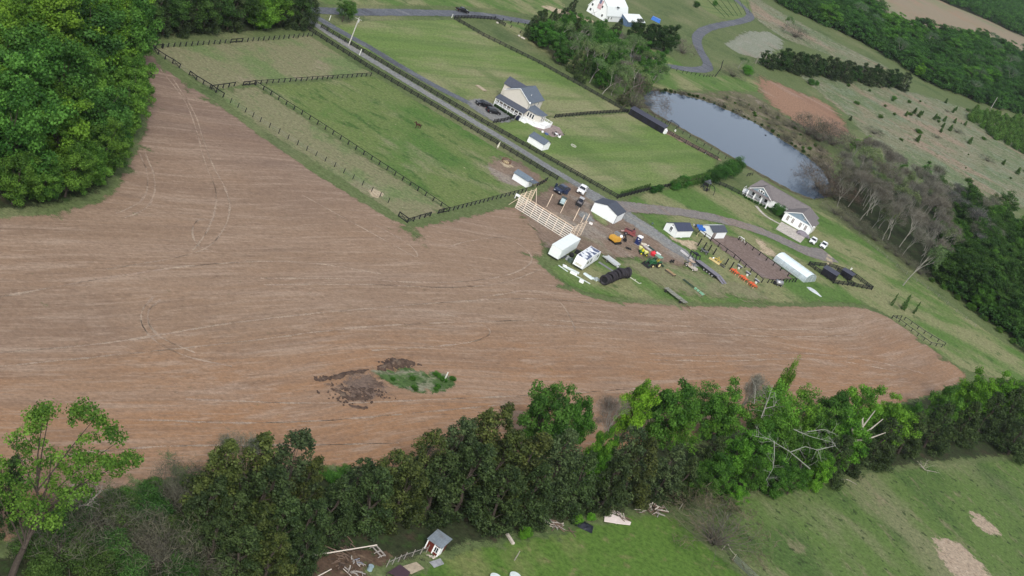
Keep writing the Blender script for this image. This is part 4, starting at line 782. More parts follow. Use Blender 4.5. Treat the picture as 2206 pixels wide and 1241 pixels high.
for p in scatter([(800, 800), (900, 800), (975, 812), (985, 836), (955, 845), (890, 848), (845, 828)], 2.6, 22):
    if rnd.random() < .3: continue
    tree('small', p, rnd.uniform(.4, 1.2), 'rank green weed clump on the uncultivated island in the field', 'weed clumps on the island in the field', 1.8, (.7, .95, .7))

# say which one each is, along its row
ORD = ['first', 'second', 'third', 'fourth', 'fifth', 'sixth', 'seventh', 'eighth', 'ninth', 'tenth', 'eleventh', 'twelfth', 'thirteenth', 'fourteenth', 'fifteenth', 'sixteenth', 'seventeenth', 'eighteenth', 'nineteenth', 'twentieth', 'twenty-first', 'twenty-second', 'twenty-third', 'twenty-fourth', 'twenty-fifth', 'twenty-sixth', 'twenty-seventh', 'twenty-eighth']
def ordinals(text, fmt, key=lambda p: p[0]):
    os_ = [o for o in COL.objects if o.get('label') == text]
    os_.sort(key=lambda o: key(proj(o.location)))
    for i, o in enumerate(os_):
        if i < len(ORD): o['label'] = fmt % ORD[i]
ordinals('dark olive cedar in the hedgerow below the field', 'tall olive cedar, %s from the left along the hedgerow')
ordinals('small blackish cedar low in the hedgerow below the field', 'small blackish cedar, %s from the left along the hedgerow foot')
ordinals('tangled leafless shrub in the thicket at the lower left', 'tangled leafless shrub, %s from the left in the lower left thicket')
ordinals('small green shrub among the bare thicket at the lower left', 'small green shrub, %s from the left in the bare thicket')
ordinals('bright green tree with foliage down to the ground at the woodland edge beside the field', 'bright green woodland edge tree, %s from the top beside the field', lambda p: p[1])
ordinals('low green bramble mound on the field edge by the hedgerow', 'low green bramble mound, %s from the left along the field edge')
ordinals('blackish cedar in the row above the clay field', 'blackish cedar, %s from the left in the row above the clay field')
ordinals('rounded dark tree in the cedar row above the clay field', 'rounded dark tree, %s from the left within the cedar row')
ordinals('clipped shrub along the porch of the grey-roofed house', 'clipped porch shrub, %s from the left at the grey-roofed house')
ordinals('dark shrub along the front of the white porch', 'dark shrub, %s from the left along the white porch')
ordinals('green tree filling the middle of the broadleaf stretch below the field', 'green filler tree, %s from the left in the broadleaf stretch')
ordinals('pale bare trunk at the left end of the dark cedar row', 'pale bare trunk, %s from the left beside the dark cedar row')
ordinals('young pine standing apart in the dry meadow', 'lone young pine, %s from the left in the dry meadow')
ordinals('bare brush along the near edge of the right-hand wood', 'bare brush clump, %s from the left along the right-hand wood')
ordinals('dark leafy tree in the row behind the top paddock', 'dark leafy tree, %s from the left behind the top paddock')
ordinals('dark cedar in the row behind the top paddock', 'dark cedar, %s from the left behind the top paddock')
ordinals('small columnar arborvitae in the row beside the lawn corner', 'small columnar arborvitae, %s from the left beside the lawn corner')
ordinals('tall columnar arborvitae in the row between lawn and house', 'tall columnar arborvitae, %s from the left between lawn and house')
# ---------------------------------------------------------------- fences
BLK = mat('black_fence_paint', (.014, .014, .016), .7, var=.3); WOODG = mat('weathered_wood', (.3, .28, .23), .9, var=.3, scale=3)
POSTS = {}
def post_mesh(h, w, m):
    k = (round(h, 2), w, m.name)
    if k not in POSTS: POSTS[k] = MB().box(-w / 2, w / 2, -w / 2, w / 2, -.3, h, taper=.01).mesh('post', m)
    return POSTS[k]
def fence(label, px, rails=(.42, .82, 1.22), h=1.42, sp=2.44, w=.22, bh=.24, m=None, posts=True, group=None, cross=(), cat='fence', wire=False, name='board_fence'):
    m = m or BLK; pts = [G(*p) for p in px]; O = pts[0]
    o = thing(name, label, cat, O.copy(), 0, group)
    r = random.Random(len(label) + int(px[0][0]))
    loc = []
    for a, b in zip(pts[:-1], pts[1:]):
        n = max(1, round((b - a).length / sp))
        loc += [a.lerp(b, i / n) for i in range(n)]
    loc.append(pts[-1]); loc = [p - O for p in loc]
    if posts:
        pm = post_mesh(h, w, m)
        for p in loc:
            q = obj('post', pm, o); q.location = p; q.rotation_euler = (r.gauss(0, .015), r.gauss(0, .015), r.uniform(-.1, .1) + math.atan2(loc[-1].y, loc[-1].x)); q.scale[2] = r.uniform(.97, 1.04)
    for z in rails:
        mb = MB()
        for a, b in zip(loc[:-1], loc[1:]):
            mb.bar(a + Vector((0, 0, z + r.gauss(0, .012))), b + Vector((0, 0, z + r.gauss(0, .012))), .05, bh)
        mb.build('rail', m, o)
    for i, j in cross:      # diagonal braces between the i-th and j-th post
        MB().bar(loc[i] + Vector((0, 0, .15)), loc[j] + Vector((0, 0, h - .1)), .09).bar(loc[j] + Vector((0, 0, .15)), loc[i] + Vector((0, 0, h - .1)), .09).build('brace', m, o)
    if wire:
        mb = MB()
        for z in (.3, .6, .9, 1.15):
            for a, b in zip(loc[:-1], loc[1:]): mb.bar(a + Vector((0, 0, z)), b + Vector((0, 0, z)), .012)
        mb.build('wire', WIRE, o)
    return o
WIRE = mat('galvanised_wire', (.35, .36, .37), .5, .6)
fence('black three-board fence on the paddock side of the gravel lane', [(655, 60), (800, 152), (1000, 270), (1199, 388)])
fence('black three-board fence between the gravel lane and the side lane', [(691, 60), (860, 160), (1050, 271), (1200, 355), (1328, 427)])
fence('black three-board fence along the far side of the big lawn', [(978, 42), (1040, 78), (1160, 137), (1260, 192), (1350, 243)])
fence('short black board fence bordering the main road at the lawn corner', [(978, 40), (1020, 40), (1064, 43), (1087, 57)])
fence('black board fence from the white farmhouse to the long black building', [(1194, 254), (1270, 247), (1352, 242)])
fence('short black board fence from the lane to the farmhouse porch', [(1062, 266), (1085, 262), (1112, 254)])
fence('black board fence along the pond side of the square lawn', [(1434, 286), (1490, 317), (1545, 345)])
fence('black board fence behind the arborvitae at the bottom of the square lawn', [(1330, 428), (1400, 410), (1480, 396), (1535, 388)])
fence('black board fence between the playset and the grey-roofed house', [(1524, 389), (1562, 404), (1604, 425)])
top = 'top paddock'
fence('line of bare black posts along the wooded top of the top paddock', [(348, 103), (496, 93)], (), 1.3, wire=True, name='post_fence')
fence('black railed gate section in the middle of the post line above the top paddock', [(496, 93), (508, 92), (521, 91)], (.35, 1.2), 1.3, 6, name='railed_fence')
fence('line of bare black posts from the railed section to the lane corner', [(521, 91), (600, 85), (672, 78)], (), 1.3, wire=True, name='post_fence')
fence('braced black corner rails at the upper left corner of the top paddock', [(325, 107), (334, 106), (350, 105)], (1.2,), 1.3, 2.4, cross=((0, 1),), name='railed_fence')
fence('black single-rail fence down the field edge with a crossed brace, upper piece', [(325, 107), (340, 118), (355, 128), (371, 137), (386, 147)], (1.2,), 1.3, 3.2, cross=((0, 1), (-2, -1)), wire=True, name='railed_fence')
fence('thin wire gate between the two crossed braces on the field edge', [(387, 148), (407, 162)], (), 1.2, 20, w=.05, m=WIRE, wire=True, cat='gate', name='wire_gate')
fence('black single-rail fence down the field edge, lower piece with crossed braces', [(407, 162), (422, 173), (437, 182), (452, 191), (465, 200), (480, 210)], (1.2,), 1.3, 3.2, cross=((0, 1), (3, 4)), wire=True, name='railed_fence')
fence('line of separate black posts beside the worn strip paddock and the field', [(496, 222), (560, 263), (640, 313), (720, 360), (800, 413), (836, 437)], (), 1.4, 2.75, w=.15, wire=True, name='post_fence')
fence('short black single-rail fence reaching in from the field edge between paddocks', [(455, 193), (480, 190), (504, 186)], (1.2,), 1.3, name='railed_fence')
fence('braced black end section of the cross fence beside the gap', [(523, 185), (536, 184), (548, 182)], (.3, 1.2), 1.3, 3, cross=((0, 1),), name='railed_fence')
fence('black single-rail fence between the top paddock and the horse paddock', [(548, 182), (660, 174), (798, 164)], (1.15,), 1.22, 2.5, bh=.13, wire=True, name='railed_fence')
fence('black single-rail fence between the horse paddock and the worn strip', [(550, 184), (700, 279), (850, 378), (966, 456)], (1.15,), 1.22, 2.6, bh=.14, wire=True, name='railed_fence')
fence('crossed-brace black corner section at the lowest tip of the strip paddock', [(858, 466), (877, 480)], (.1, 1.2), 1.3, 5, cross=((0, 1),), name='railed_fence')
fence('black single-rail fence with crossed ends beside the lower gap of the strip paddock', [(877, 480), (890, 477), (903, 472), (914, 469), (926, 466)], (1.15,), 1.3, 4, cross=((0, 1), (-2, -1)), wire=True, name='railed_fence')
fence('braced black fence section where the strip and horse paddocks meet', [(943, 461), (954, 458), (966, 456)], (.2, 1.2), 1.3, 4, cross=((0, 1),), name='railed_fence')
fence('black single-rail fence along the lower end of the horse paddock', [(966, 456), (1050, 434), (1132, 413)], (1.15,), 1.22, 2.3, bh=.13, wire=True, name='railed_fence')
fence('short black rail piece behind the grey-roofed paddock shed', [(1157, 401), (1168, 396), (1177, 390)], (.5, 1.1), 1.3, 2.4)
fence('black single-rail fence along the machinery side of the arena', [(1504, 502), (1530, 520), (1580, 556), (1640, 609)], (1.25,), 1.35, 2.9, bh=.16, name='railed_fence')
fence('black single-rail fence along the greenhouse side of the arena', [(1590, 518), (1620, 540), (1680, 584), (1712, 608)], (1.25,), 1.35, 2.9, bh=.16, name='railed_fence')
fence('black single-rail fence across the lower end of the arena', [(1653, 610), (1685, 609), (1713, 608)], (1.25,), 1.35, 1.9, bh=.14, name='railed_fence')
fence('black three-board side of the chicken run facing the greenhouse', [(1741, 572), (1768, 592), (1794, 610)])
fence('short black three-board end of the chicken run below the parked cars', [(1741, 571), (1776, 575)])
fence('black three-board side of the chicken run facing the long lawn', [(1784, 574), (1830, 590), (1877, 624)])
fence('black three-board lower side of the chicken run', [(1794, 611), (1835, 617), (1877, 625)])
fence('black board divider between the two halves of the chicken run', [(1802, 584), (1825, 607), (1838, 617)], sp=2.2)
fence('near side of the small black single-rail pen on the long lawn', [(1921, 686), (1936, 694), (2003, 744), (2028, 748)], (1.0,), 1.1, 2.3, bh=.13, wire=True, name='railed_fence')
fence('far side of the small black single-rail pen on the long lawn', [(1948, 689), (1990, 719), (2034, 745)], (1.0,), 1.1, 2.3, bh=.13, wire=True, name='railed_fence')
fence('short top end of the small black pen', [(1921, 686), (1940, 686)], (1.0,), 1.1, 2.3, bh=.13, name='railed_fence')
fence('line of dark posts along the pond beside the sandy track', [(1376, 240), (1440, 272), (1500, 306), (1562, 342)], (), 1.3, 3.4, wire=True, name='post_fence')
fence('black railed pieces at the pond edge below the long black building', [(1432, 268), (1444, 265), (1460, 276)], (1.1,), 1.2, 3, name='railed_fence')
fence('small black rail at the upper corner of the grey-roofed house', [(1609, 380), (1620, 378)], (1.1,), 1.2, 3, name='railed_fence')
fence('curved line of dark posts around the bend of the main road', [(1430, 146), (1470, 157), (1515, 166), (1540, 166), (1552, 150), (1556, 135)], (.9,), 1.3, 3.2, w=.2, bh=.06, name='post_fence')
fence('sparse dark posts along the grass below the lawn corner', [(1100, 60), (1120, 72), (1140, 84)], (), 1.3, 3.2, name='post_fence')
fence('faint dark posts along the road verge above the lawn corner', [(1066, 40), (1100, 50), (1130, 55)], (), 1.2, 3.4, name='post_fence')
fence('long faint post and wire fence along the dry track beside the right-hand wood', [(1770, 440), (1850, 505), (1930, 575), (2020, 640), (2100, 705)], (), 1.1, 5, w=.1, m=WOODG, wire=True, name='post_fence')
# meadow gate, its posts and hose
GALV = mat('galvanised_steel', (.36, .38, .39), .4, .7, var=.2)
g = thing('metal_gate', 'galvanised seven-bar farm gate leaning along the meadow edge at the bottom', 'gate', (1578, 1208), head((1578, 1208), (1636, 1262)))
L_ = dist((1578, 1208), (1636, 1262)); mb = MB()
for k in range(7): mb.bar((.25, 0, .15 + k * .2), (L_, 0, .15 + k * .2), .045)
mb.build('bar', GALV, g)
for x in (.25, L_ / 2, L_): MB().bar((x, 0, .1), (x, 0, 1.4), .05).build('upright', GALV, g)
for (x, y, h, lb) in ((1577, 1207, 1.5, 'pale round gatepost at the end of the metal gate'), (1555, 1185, 1.3, 'pale short post up from the metal gate under the half-bare tree'), (1463, 1097, 1.5, 'lone pale post in the grass below the hedgerow'), (1108, 1207, 2.0, 'tilted pale post on the cottage lawn')):
    o = MB().tube((0, 0, -.2), (.12, 0, h), .1, .09, 8).build('wooden_post', WOODG); o.location = G(x, y); tag(o, lb, 'post')
ribb = MB(); pp_ = [Vector((0, 0, .6)), Vector((.3, -.9, .5)), Vector((.9, -1.8, .5)), Vector((1.5, -2.5, .6))]
for a, b in zip(pp_[:-1], pp_[1:]): ribb.tube(a, b, .06, .06, 6)
o = ribb.build('rope', mat('pale_rope', (.45, .43, .33), .8)); o.location = G(1566, 1178); tag(o, 'thick pale rope hanging between the short post and the gatepost', 'rope')

# ---------------------------------------------------------------- buildings
WHT = mat('white_siding', (.84, .86, .86), .6, var=.05, stripes=(2, .2, .01, .93)); WHP = mat('white_trim', (.86, .87, .87), .5, var=.04)
WHM = mat('white_metal_panel', (.84, .87, .88), .45, var=.05, stripes=(0, .3, .02, .94)); WHR = mat('white_panel_roof', (.72, .76, .75), .5, var=.07)
SHB = mat('blue_grey_shingle', (.11, .135, .17), .9, var=.25, scale=2.5, stripes=(2, .12, .01, .85)); SHD = mat('dark_shingle', (.07, .08, .105), .9, var=.25, scale=2.5); SHBR = mat('brown_grey_shingle', (.165, .15, .15), .9, var=.25, scale=1.5)
GLS = mat('dark_glass', (.02, .024, .03), .12, spec=.7); BEI = mat('beige_siding', (.56, .53, .47), .65, var=.05, stripes=(2, .2, .01, .93)); BLU = mat('blue_grey_shake', (.2, .27, .33), .7, var=.1, stripes=(2, .25, .015, .88))
BLKW = mat('black_stained_boards', (.012, .012, .02), .6, var=.4, stripes=(0, .3, .01, .7)); BLKR = mat('black_metal_roof', (.055, .057, .08), .45, var=.15)
NEWW = mat('fresh_lumber', (.74, .6, .46), .8, var=.15, scale=2)
def chevron(y0, y1, ze, zr, o=.3, t=.12, ym=None):
    ym = (y0 + y1) / 2 if ym is None else ym; sl = (zr - ze) / (ym - y0); s2 = (zr - ze) / (y1 - ym)
    return [(y0 - o, ze - sl * o), (ym, zr), (y1 + o, ze - s2 * o), (y1 + o, ze - s2 * o + t), (ym, zr + t), (y0 - o, ze - sl * o + t)]
def window(par, x, z, w=.8, h=1.2, y=-.03, m=GLS, frame=WHP, axis='y', div=0):
    """window in a wall facing -y (axis y) or +x (axis x: x is then the wall position and y the place along it)"""
    f = MB(); g_ = MB()
    if axis == 'y':
        f.box(x - w / 2 - .09, x + w / 2 + .09, y - .03, y + .05, z - .09, z + h + .09); g_.box(x - w / 2, x + w / 2, y - .045, y + .04, z, z + h)
        if div: f.box(x - .03, x + .03, y - .06, y, z, z + h)
    else:
        f.box(x - .05, x + .03, y - w / 2 - .09, y + w / 2 + .09, z - .09, z + h + .09); g_.box(x - .04, x + .045, y - w / 2, y + w / 2, z, z + h)
        if div: f.box(x, x + .06, y - .03, y + .03, z, z + h)
    o = f.build('window', frame, par); g_.build('pane', m, o); return o
def gshed(name, label, A, rz, w, d, wh, rh, axis, wall, roof, cat='shed', trim=True, o=.22, ov=.2, z0=.12, thick=.1):
    t = thing(name, label, cat, A, rz)
    if axis == 'y':
        MB().prism([(0, z0), (w, z0), (w, wh), (w / 2, rh), (0, wh)], 0, d).build('wall', wall, t)
        MB().prism(chevron(0, w, wh + .003, rh + .003, o, thick), -ov, d + ov).build('roof', roof, t)
    else:
        MB().prism([(0, z0), (d, z0), (d, wh), (d / 2, rh), (0, wh)], 0, w, 'x').build('wall', wall, t)
        MB().prism(chevron(0, d, wh + .003, rh + .003, o, thick), -ov, w + ov, 'x').build('roof', roof, t)
    MB().box(.1, w - .1, .1, d - .1, -.1, z0).build('skids', mat('dark_skids', (.06, .05, .045), .9), t)
    if trim:
        mb = MB()
        for x, y in ((0, 0), (w, 0), (w, d), (0, d)): mb.box(x - .06, x + .06, y - .06, y + .06, z0, wh - .02)
        mb.build('corner_trim', trim if trim is not True else WHP, t)
    return t
t = gshed('storage_shed', 'large plain white shed with a slate blue roof at the centre of the farmyard', (1272, 455), math.radians(-16), 7.6, 6.8, 2.95, 4.1, 'y', WHM, SHD, trim=False)
MB().box(7.56, 7.64, -.06, .06, .12, 2.85).build('corner_seam', mat('dark_seam', (.1, .11, .12), .7), t)
t = gshed('storage_shed', 'white shed with a grey roof beside the lane behind the farmhouse', (1135, 306), math.radians(-21), 5.6, 4.2, 2.2, 3.3, 'x', WHT, SHB)
MB().box(5.6, 5.66, 1.2, 2.9, .15, 2.0).build('door', WHP, t)
t = gshed('run_in_shed', 'white run-in shed with a pale grey roof in the lower corner of the horse paddock', (1102, 386), math.radians(-21), 4.9, 3.5, 2.1, 2.9, 'x', WHM, mat('pale_slate_roof', (.14, .18, .22), .8, var=.2, scale=2), trim=False)
MB().box(4.9, 4.96, .3, 1.4, .12, 2.0).build('door', WHP, t)
MB().prism([(.2, 2.2), (3.3, 2.2), (3.3, 2.3), (.2, 2.3)], 4.96, 6.6, 'x').build('awning', SHB, t)
t = gshed('storage_shed', 'white garden shed with a round-topped window and dark blue roof by the gravel drive', (1429, 495.4), math.radians(-35), 4.4, 8.0, 2.45, 3.7, 'y', WHT, mat('navy_shingle', (.05, .06, .1), .9, var=.25, scale=2.5))
f = window(t, 2.2, 1.3, .8, 1.1, div=1); MB().box(1.9, 2.6, -.14, -.02, .95, 1.15).build('flower_box', mat('grey_metal', (.3, .3, .32), .6), t); MB().tube((2.2, -.05, 3.0), (2.2, .02, 3.0), .18, .18, 10).build('vent', GLS, t)
MB().box(4.4, 4.5, 3.2, 3.9, 0, .2).build('doorstep', WHP, t)
t = gshed('run_in_shed', 'white open-sided shed with a grey roof and a blue tarp at the arena head', (1507.8, 499.7), math.radians(-35), 4.0, 7.8, 2.45, 3.5, 'y', WHM, SHD, trim=False)
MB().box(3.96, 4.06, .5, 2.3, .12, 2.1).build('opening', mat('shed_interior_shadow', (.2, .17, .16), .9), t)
MB().prism([(0 - .25, 2.4), (2.0, 3.62), (2.0, 3.66), (-.25, 2.44)], -.2, 8.0).build('roof_panel', WHR, t)
q4 = [G(1500, 484, 2.3), G(1512, 484, 3.1), G(1523, 498, 3.3), G(1507, 497, 2.2)]; O = G(1508, 500); mb = MB(); vs = []
for i in range(9):
    for j in range(7):
        u_, v_ = i / 8, j / 6; p = q4[0].lerp(q4[3], u_).lerp(q4[1].lerp(q4[2], u_), v_) - O
        p.z += .12 * math.sin(i * 1.7 + j) + .08 * math.cos(j * 2.3 + i); vs.append(p)
mb.add(vs, [(i * 7 + j, i * 7 + 7 + j, i * 7 + 8 + j, i * 7 + 1 + j) for i in range(8) for j in range(6)])
o = mb.build('tarp', mat('blue_tarp', (.03, .14, .48), .4, var=.2)); o.location = O; tag(o, 'bright blue tarpaulin draped off the left slope of the white open-sided shed', 'tarpaulin')
# woodpile of clutter between the two white sheds
r = random.Random(3); t = thing('junk_pile', 'dark cluttered pile between the two white sheds under the blue tarp', 'junk pile', (1500, 492))
for i in range(9):
    mb = MB(); x, y = r.uniform(-1.2, 1.4), r.uniform(-1.0, 1.4); mb.box(x, x + r.uniform(.3, 1.0), y, y + r.uniform(.3, .9), 0, r.uniform(.4, 1.3), rz=r.uniform(-.5, .5)); mb.build('item', mat(*r.choice([('junk_dark', (.05, .05, .06)), ('junk_light', (.5, .48, .45)), ('junk_brown', (.16, .12, .1))])), t)

# --- white farmhouse with the long screened porch
t = thing('farmhouse', 'two-storey cream farmhouse with blue-grey roofs and a long white screened porch', 'house', (1062, 227), math.radians(-17))
mb = MB().prism([(.9, .2), (10.1, .2), (10.1, 6), (5.5, 8.6), (.9, 6)], 2.5, 13.6); mb.build('wall', BEI, t)
MB().prism(chevron(.9, 10.1, 6.003, 8.603, .35, .14), 2.2, 13.9).build('roof', SHB, t)
MB().prism([(a, z - .02) for a, z in chevron(.9, 10.1, 6.003, 8.603, .38, .2)], 2.12, 2.2).build('rake_trim', WHP, t)
MB().prism([(8.2, 0.3), (12.6, .3), (12.6, 6), (10.4, 8.0), (8.2, 6)], -2.4, .9, 'x').build('rear_wing_wall', BEI, t)
MB().prism(chevron(8.2, 12.6, 6.003, 8.0, .3, .14), -2.7, 5.4, 'x').build('rear_wing_roof', SHD, t)
# porch
MB().prism([(-.3, 2.75), (2.5, 3.7), (2.5, 3.82), (-.3, 2.87)], -.3, 10.8, 'x').build('porch_roof', SHD, t)
MB().box(0, 10.5, 0, 2.49, .0, .95).build('porch_floor', WHT, t)
MB().box(-.1, 10.6, -.12, .05, 2.5, 2.8).box(-.1, 10.6, -.08, .05, .95, 1.05).box(0, 10.5, -.06, .02, 1.65, 1.75).build('porch_beam', WHP, t)
for i in range(8):
    x = .05 + i * 10.4 / 7; q = MB().box(-.09, .09, -.09, .09, .95, 2.6).build('porch_post', WHP, t); q.location = (x, 0, 0)
for y in (1.2, 2.4): MB().box(-.08, .08, y - .08, y + .08, .95, 2.7 + y * .3).build('porch_post', WHP, t)
for i in range(6):
    mb = MB().box(-.28, .28, -.3, .3, 1.2, 1.5).box(-.28, .28, .2, .32, 1.4, 2.0); q = mb.build('chair', mat('dark_porch_furniture', (.03, .025, .025), .8), t); q.location = (1.0 + i * 1.6, 1.1, 0)
MB().box(.95, 10.05, 2.44, 2.5, .95, 3.4).build('porch_back_wall', mat('tan_porch_wall', (.4, .33, .28), .7), t)
# stairs and low white deck wall round the right side
for i in range(5): MB().box(10.6 + i * .32, 10.92 + i * .32, .2, 1.6, 0, .85 - i * .17).build('step', WHP, t)
MB().bar((10.6, .2, 1.8), (12.3, .2, .9), .08).bar((10.6, 1.6, 1.8), (12.3, 1.6, .9), .08).bar((12.3, .2, 0), (12.3, .2, 1.0), .09).bar((12.3, 1.6, 0), (12.3, 1.6, 1.0), .09).build('stair_rail', WHP, t)
dk = MB(); pr = [(10.12, 2.2), (14.6, 2.2), (17.2, 5.2), (17.2, 10.4), (10.12, 10.4)]
dk.add([(x, y, .0) for x, y in pr] + [(x, y, 1.0) for x, y in pr], [(0, 1, 2, 3, 4), (9, 8, 7, 6, 5)] + [(i, (i + 1) % 5, 5 + (i + 1) % 5, 5 + i) for i in range(5)]); dk.build('deck', WHP, t)
rl = MB()
for a, b in zip(pr[:-1], pr[1:]):
    rl.bar((a[0], a[1], 1.9), (b[0], b[1], 1.9), .08).bar((a[0], a[1], 1.1), (b[0], b[1], 1.1), .06)
    n = int(math.dist(a, b) / .3)
    for i in range(n): x, y = a[0] + (b[0] - a[0]) * i / n, a[1] + (b[1] - a[1]) * i / n; rl.bar((x, y, 1), (x, y, 1.9), .04 if i % 5 else .1)
rl.build('deck_rail', WHP, t)
# single-storey bay on the right
bay = [(10.1, 3.6), (13.2, 3.6), (14.8, 5.2), (14.8, 9.0), (10.1, 9.0)]
mb = MB(); mb.add([(x, y, .9) for x, y in bay] + [(x, y, 3.5) for x, y in bay], [(0, 1, 2, 3, 4), (9, 8, 7, 6, 5)] + [(i, (i + 1) % 5, 5 + (i + 1) % 5, 5 + i) for i in range(5)]); mb.build('bay_wall', BEI, t)
br = [(10.1, 3.25), (13.4, 3.25), (15.2, 5.0), (15.2, 9.35), (10.1, 9.35)]
mb = MB(); mb.add([(x, y, 3.5) for x, y in br] + [(10.15, 4.9, 4.7), (10.15, 7.9, 4.7)], [(0, 1, 5), (1, 2, 5), (2, 3, 6, 5), (3, 4, 6), (4, 3, 2, 1, 0), (0, 5, 6, 4)]); mb.build('bay_roof', SHB, t)
for x in (10.9, 11.8, 12.7): window(t, x, 1.5, .55, 1.5, 3.57)
for y in (6.3, 7.9): window(t, 14.8, 1.5, .6, 1.4, y, axis='x')
for y in (4.4, 7.2, 10.2): window(t, 10.12, 4.3, .7, 1.2, y, axis='x', div=1)
MB().ball((10.3, 2.3, 6.1), .35, 10, 6).build('satellite_dish', WHP, t)
MB().tube((8.2, 6.5, 7.1), (8.2, 6.5, 7.6), .08, .08, 6).build('roof_vent', WHP, t)
o = MB().box(-.5, .5, -.6, .6, 0, 1.3).box(-.42, .42, -.75, -.6, .2, 1.0).build('utility_cabinet', mat('navy_cabinet', (.015, .02, .045), .5), bevel=.05); o.location = G(1114, 258); o.rotation_euler[2] = math.radians(-17); tag(o, 'dark blue cabinet at the foot of the farmhouse porch', 'cabinet')

# --- grey-roofed house by the pond
t = thing('ranch_house', 'white house with a brown-grey roof, blue gables and a garage wing beside the pond', 'house', (1682.8, 474.6), math.radians(-17))
MB().prism([(0, .1), (10.2, .1), (10.2, 3.2), (5.1, 5.7), (0, 3.2)], 0, 9).build('garage_wall', WHT, t)
MB().prism([(.2, 3.25), (10.0, 3.25), (5.1, 5.62)], -.05, 0).build('gable_shingles', BLU, t)
MB().prism(chevron(0, 10.2, 3.203, 5.703, .4, .14), -.4, 9.2).build('garage_roof', SHBR, t)
MB().prism([(a, z - .03) for a, z in chevron(0, 10.2, 3.203, 5.703, .43, .22)], -.48, -.4).build('rake_trim', WHP, t)
MB().box(-.1, 10.3, -.09, 0, 3.05, 3.25).build('frieze', WHP, t)
MB().box(-15.4, 8.6, 6.2, 14.6, .1, 3.2).build('main_wall', WHT, t)
mr_ = MB(); mr_.add([(-15.9, 5.8, 3.15), (9.1, 5.8, 3.15), (9.1, 15, 3.15), (-15.9, 15, 3.15), (-14.0, 10.4, 6.1), (5.2, 10.4, 6.1)], [(0, 1, 5, 4), (1, 2, 5), (2, 3, 4, 5), (3, 0, 4), (0, 3, 2, 1)]); mr_.build('main_roof', SHBR, t)
MB().bar((-14, 10.4, 6.15), (5.2, 10.4, 6.15), .25, .08).build('ridge_cap', mat('ridge_cap', (.17, .155, .155), .9), t)
for x in (1.6, 3.5, 6.3, 8.3): window(t, x, 1.0, .75, 1.7, m=mat('grey_blind', (.24, .22, .2), .7), div=1)
q = window(t, 6.9, 4.0, .5, .5, -.09)
for i in range(2): MB().box(2.4 + i * 4.8, 2.6 + i * 4.8, -.2, -.02, 2.35, 2.75).build('wall_lamp', mat('lamp_metal', (.1, .1, .1), .5), t)
# porch with four white columns and blue gable
MB().box(-15.0, -6.9, 3.7, 6.2, 0, .5).build('porch_floor', mat('porch_grey', (.45, .44, .43), .7), t)
MB().prism([(-15.2, 3.1), (-6.7, 3.1), (-6.7, 3.2), (-10.95, 5.7), (-15.2, 3.2)], 3.9, 9.6).build('porch_gable', BLU, t)
MB().prism(chevron(-15.2, -6.7, 3.205, 5.72, .35, .13), 3.5, 10.2).build('porch_roof', SHBR, t)
MB().prism([(a, z - .03) for a, z in chevron(-15.2, -6.7, 3.205, 5.72, .38, .21)], 3.42, 3.5).build('rake_trim', WHP, t)
MB().prism([(2.7, 3.0), (3.9, 3.45), (3.9, 3.52), (2.7, 3.07)], -15.3, -6.6, 'x').build('porch_eave', SHBR, t)
for i in range(4): q = MB().box(-.22, .22, -.22, .22, .0, 3.1, taper=.05).build('column', WHP, t); q.location = (-14.9 + i * 2.6, 3.2, 0)
f = MB().prism([(-12.2, 3.75), (-9.7, 3.75), (-9.7, 4.2), (-10.3, 4.75), (-11.6, 4.75), (-12.2, 4.2)], 3.84, 3.93).build('arched_window', WHP, t)
for x in (-11.75, -10.95, -10.15): MB().box(x - .3, x + .3, 3.8, 3.86, 3.85, 4.3 if x != -10.95 else 4.6).build('pane', GLS, f)
for x in (-13.4, -8.6): window(t, x, 1.0, 1.0, 1.5, 6.17)
dr = MB().box(-11.5, -10.4, 6.1, 6.22, .5, 2.6).build('front_door', WHP, t); MB().box(-11.2, -10.7, 6.05, 6.12, 1.3, 2.3).build('pane', GLS, dr)
for x in (-5, -2.8): window(t, x, 1.0, .8, 1.3, 6.17)
MB().box(-17.2, -15.4, 6.0, 9.2, .0, 1.1).bar((-17.2, 6, 1.1), (-17.2, 6, 2.0), .08).bar((-17.2, 9.2, 1.1), (-17.2, 9.2, 2.0), .08).bar((-17.2, 6, 2.0), (-17.2, 9.2, 2.0), .08).build('side_deck', WHP, t)
for i in range(4): MB().box(-16.9 + .1 * i, -15.9 - .1 * i, 5.7 - i * .45, 6.1 - i * .45, 0, .9 - i * .2).build('step', WHP, t)
MB().box(10.2, 10.26, 5, 8.6, .1, 3.0).build('side_wall_panel', BEI, t); MB().ball((10.6, -.1, 3.6), .3, 8, 6).build('satellite_dish', WHP, t)

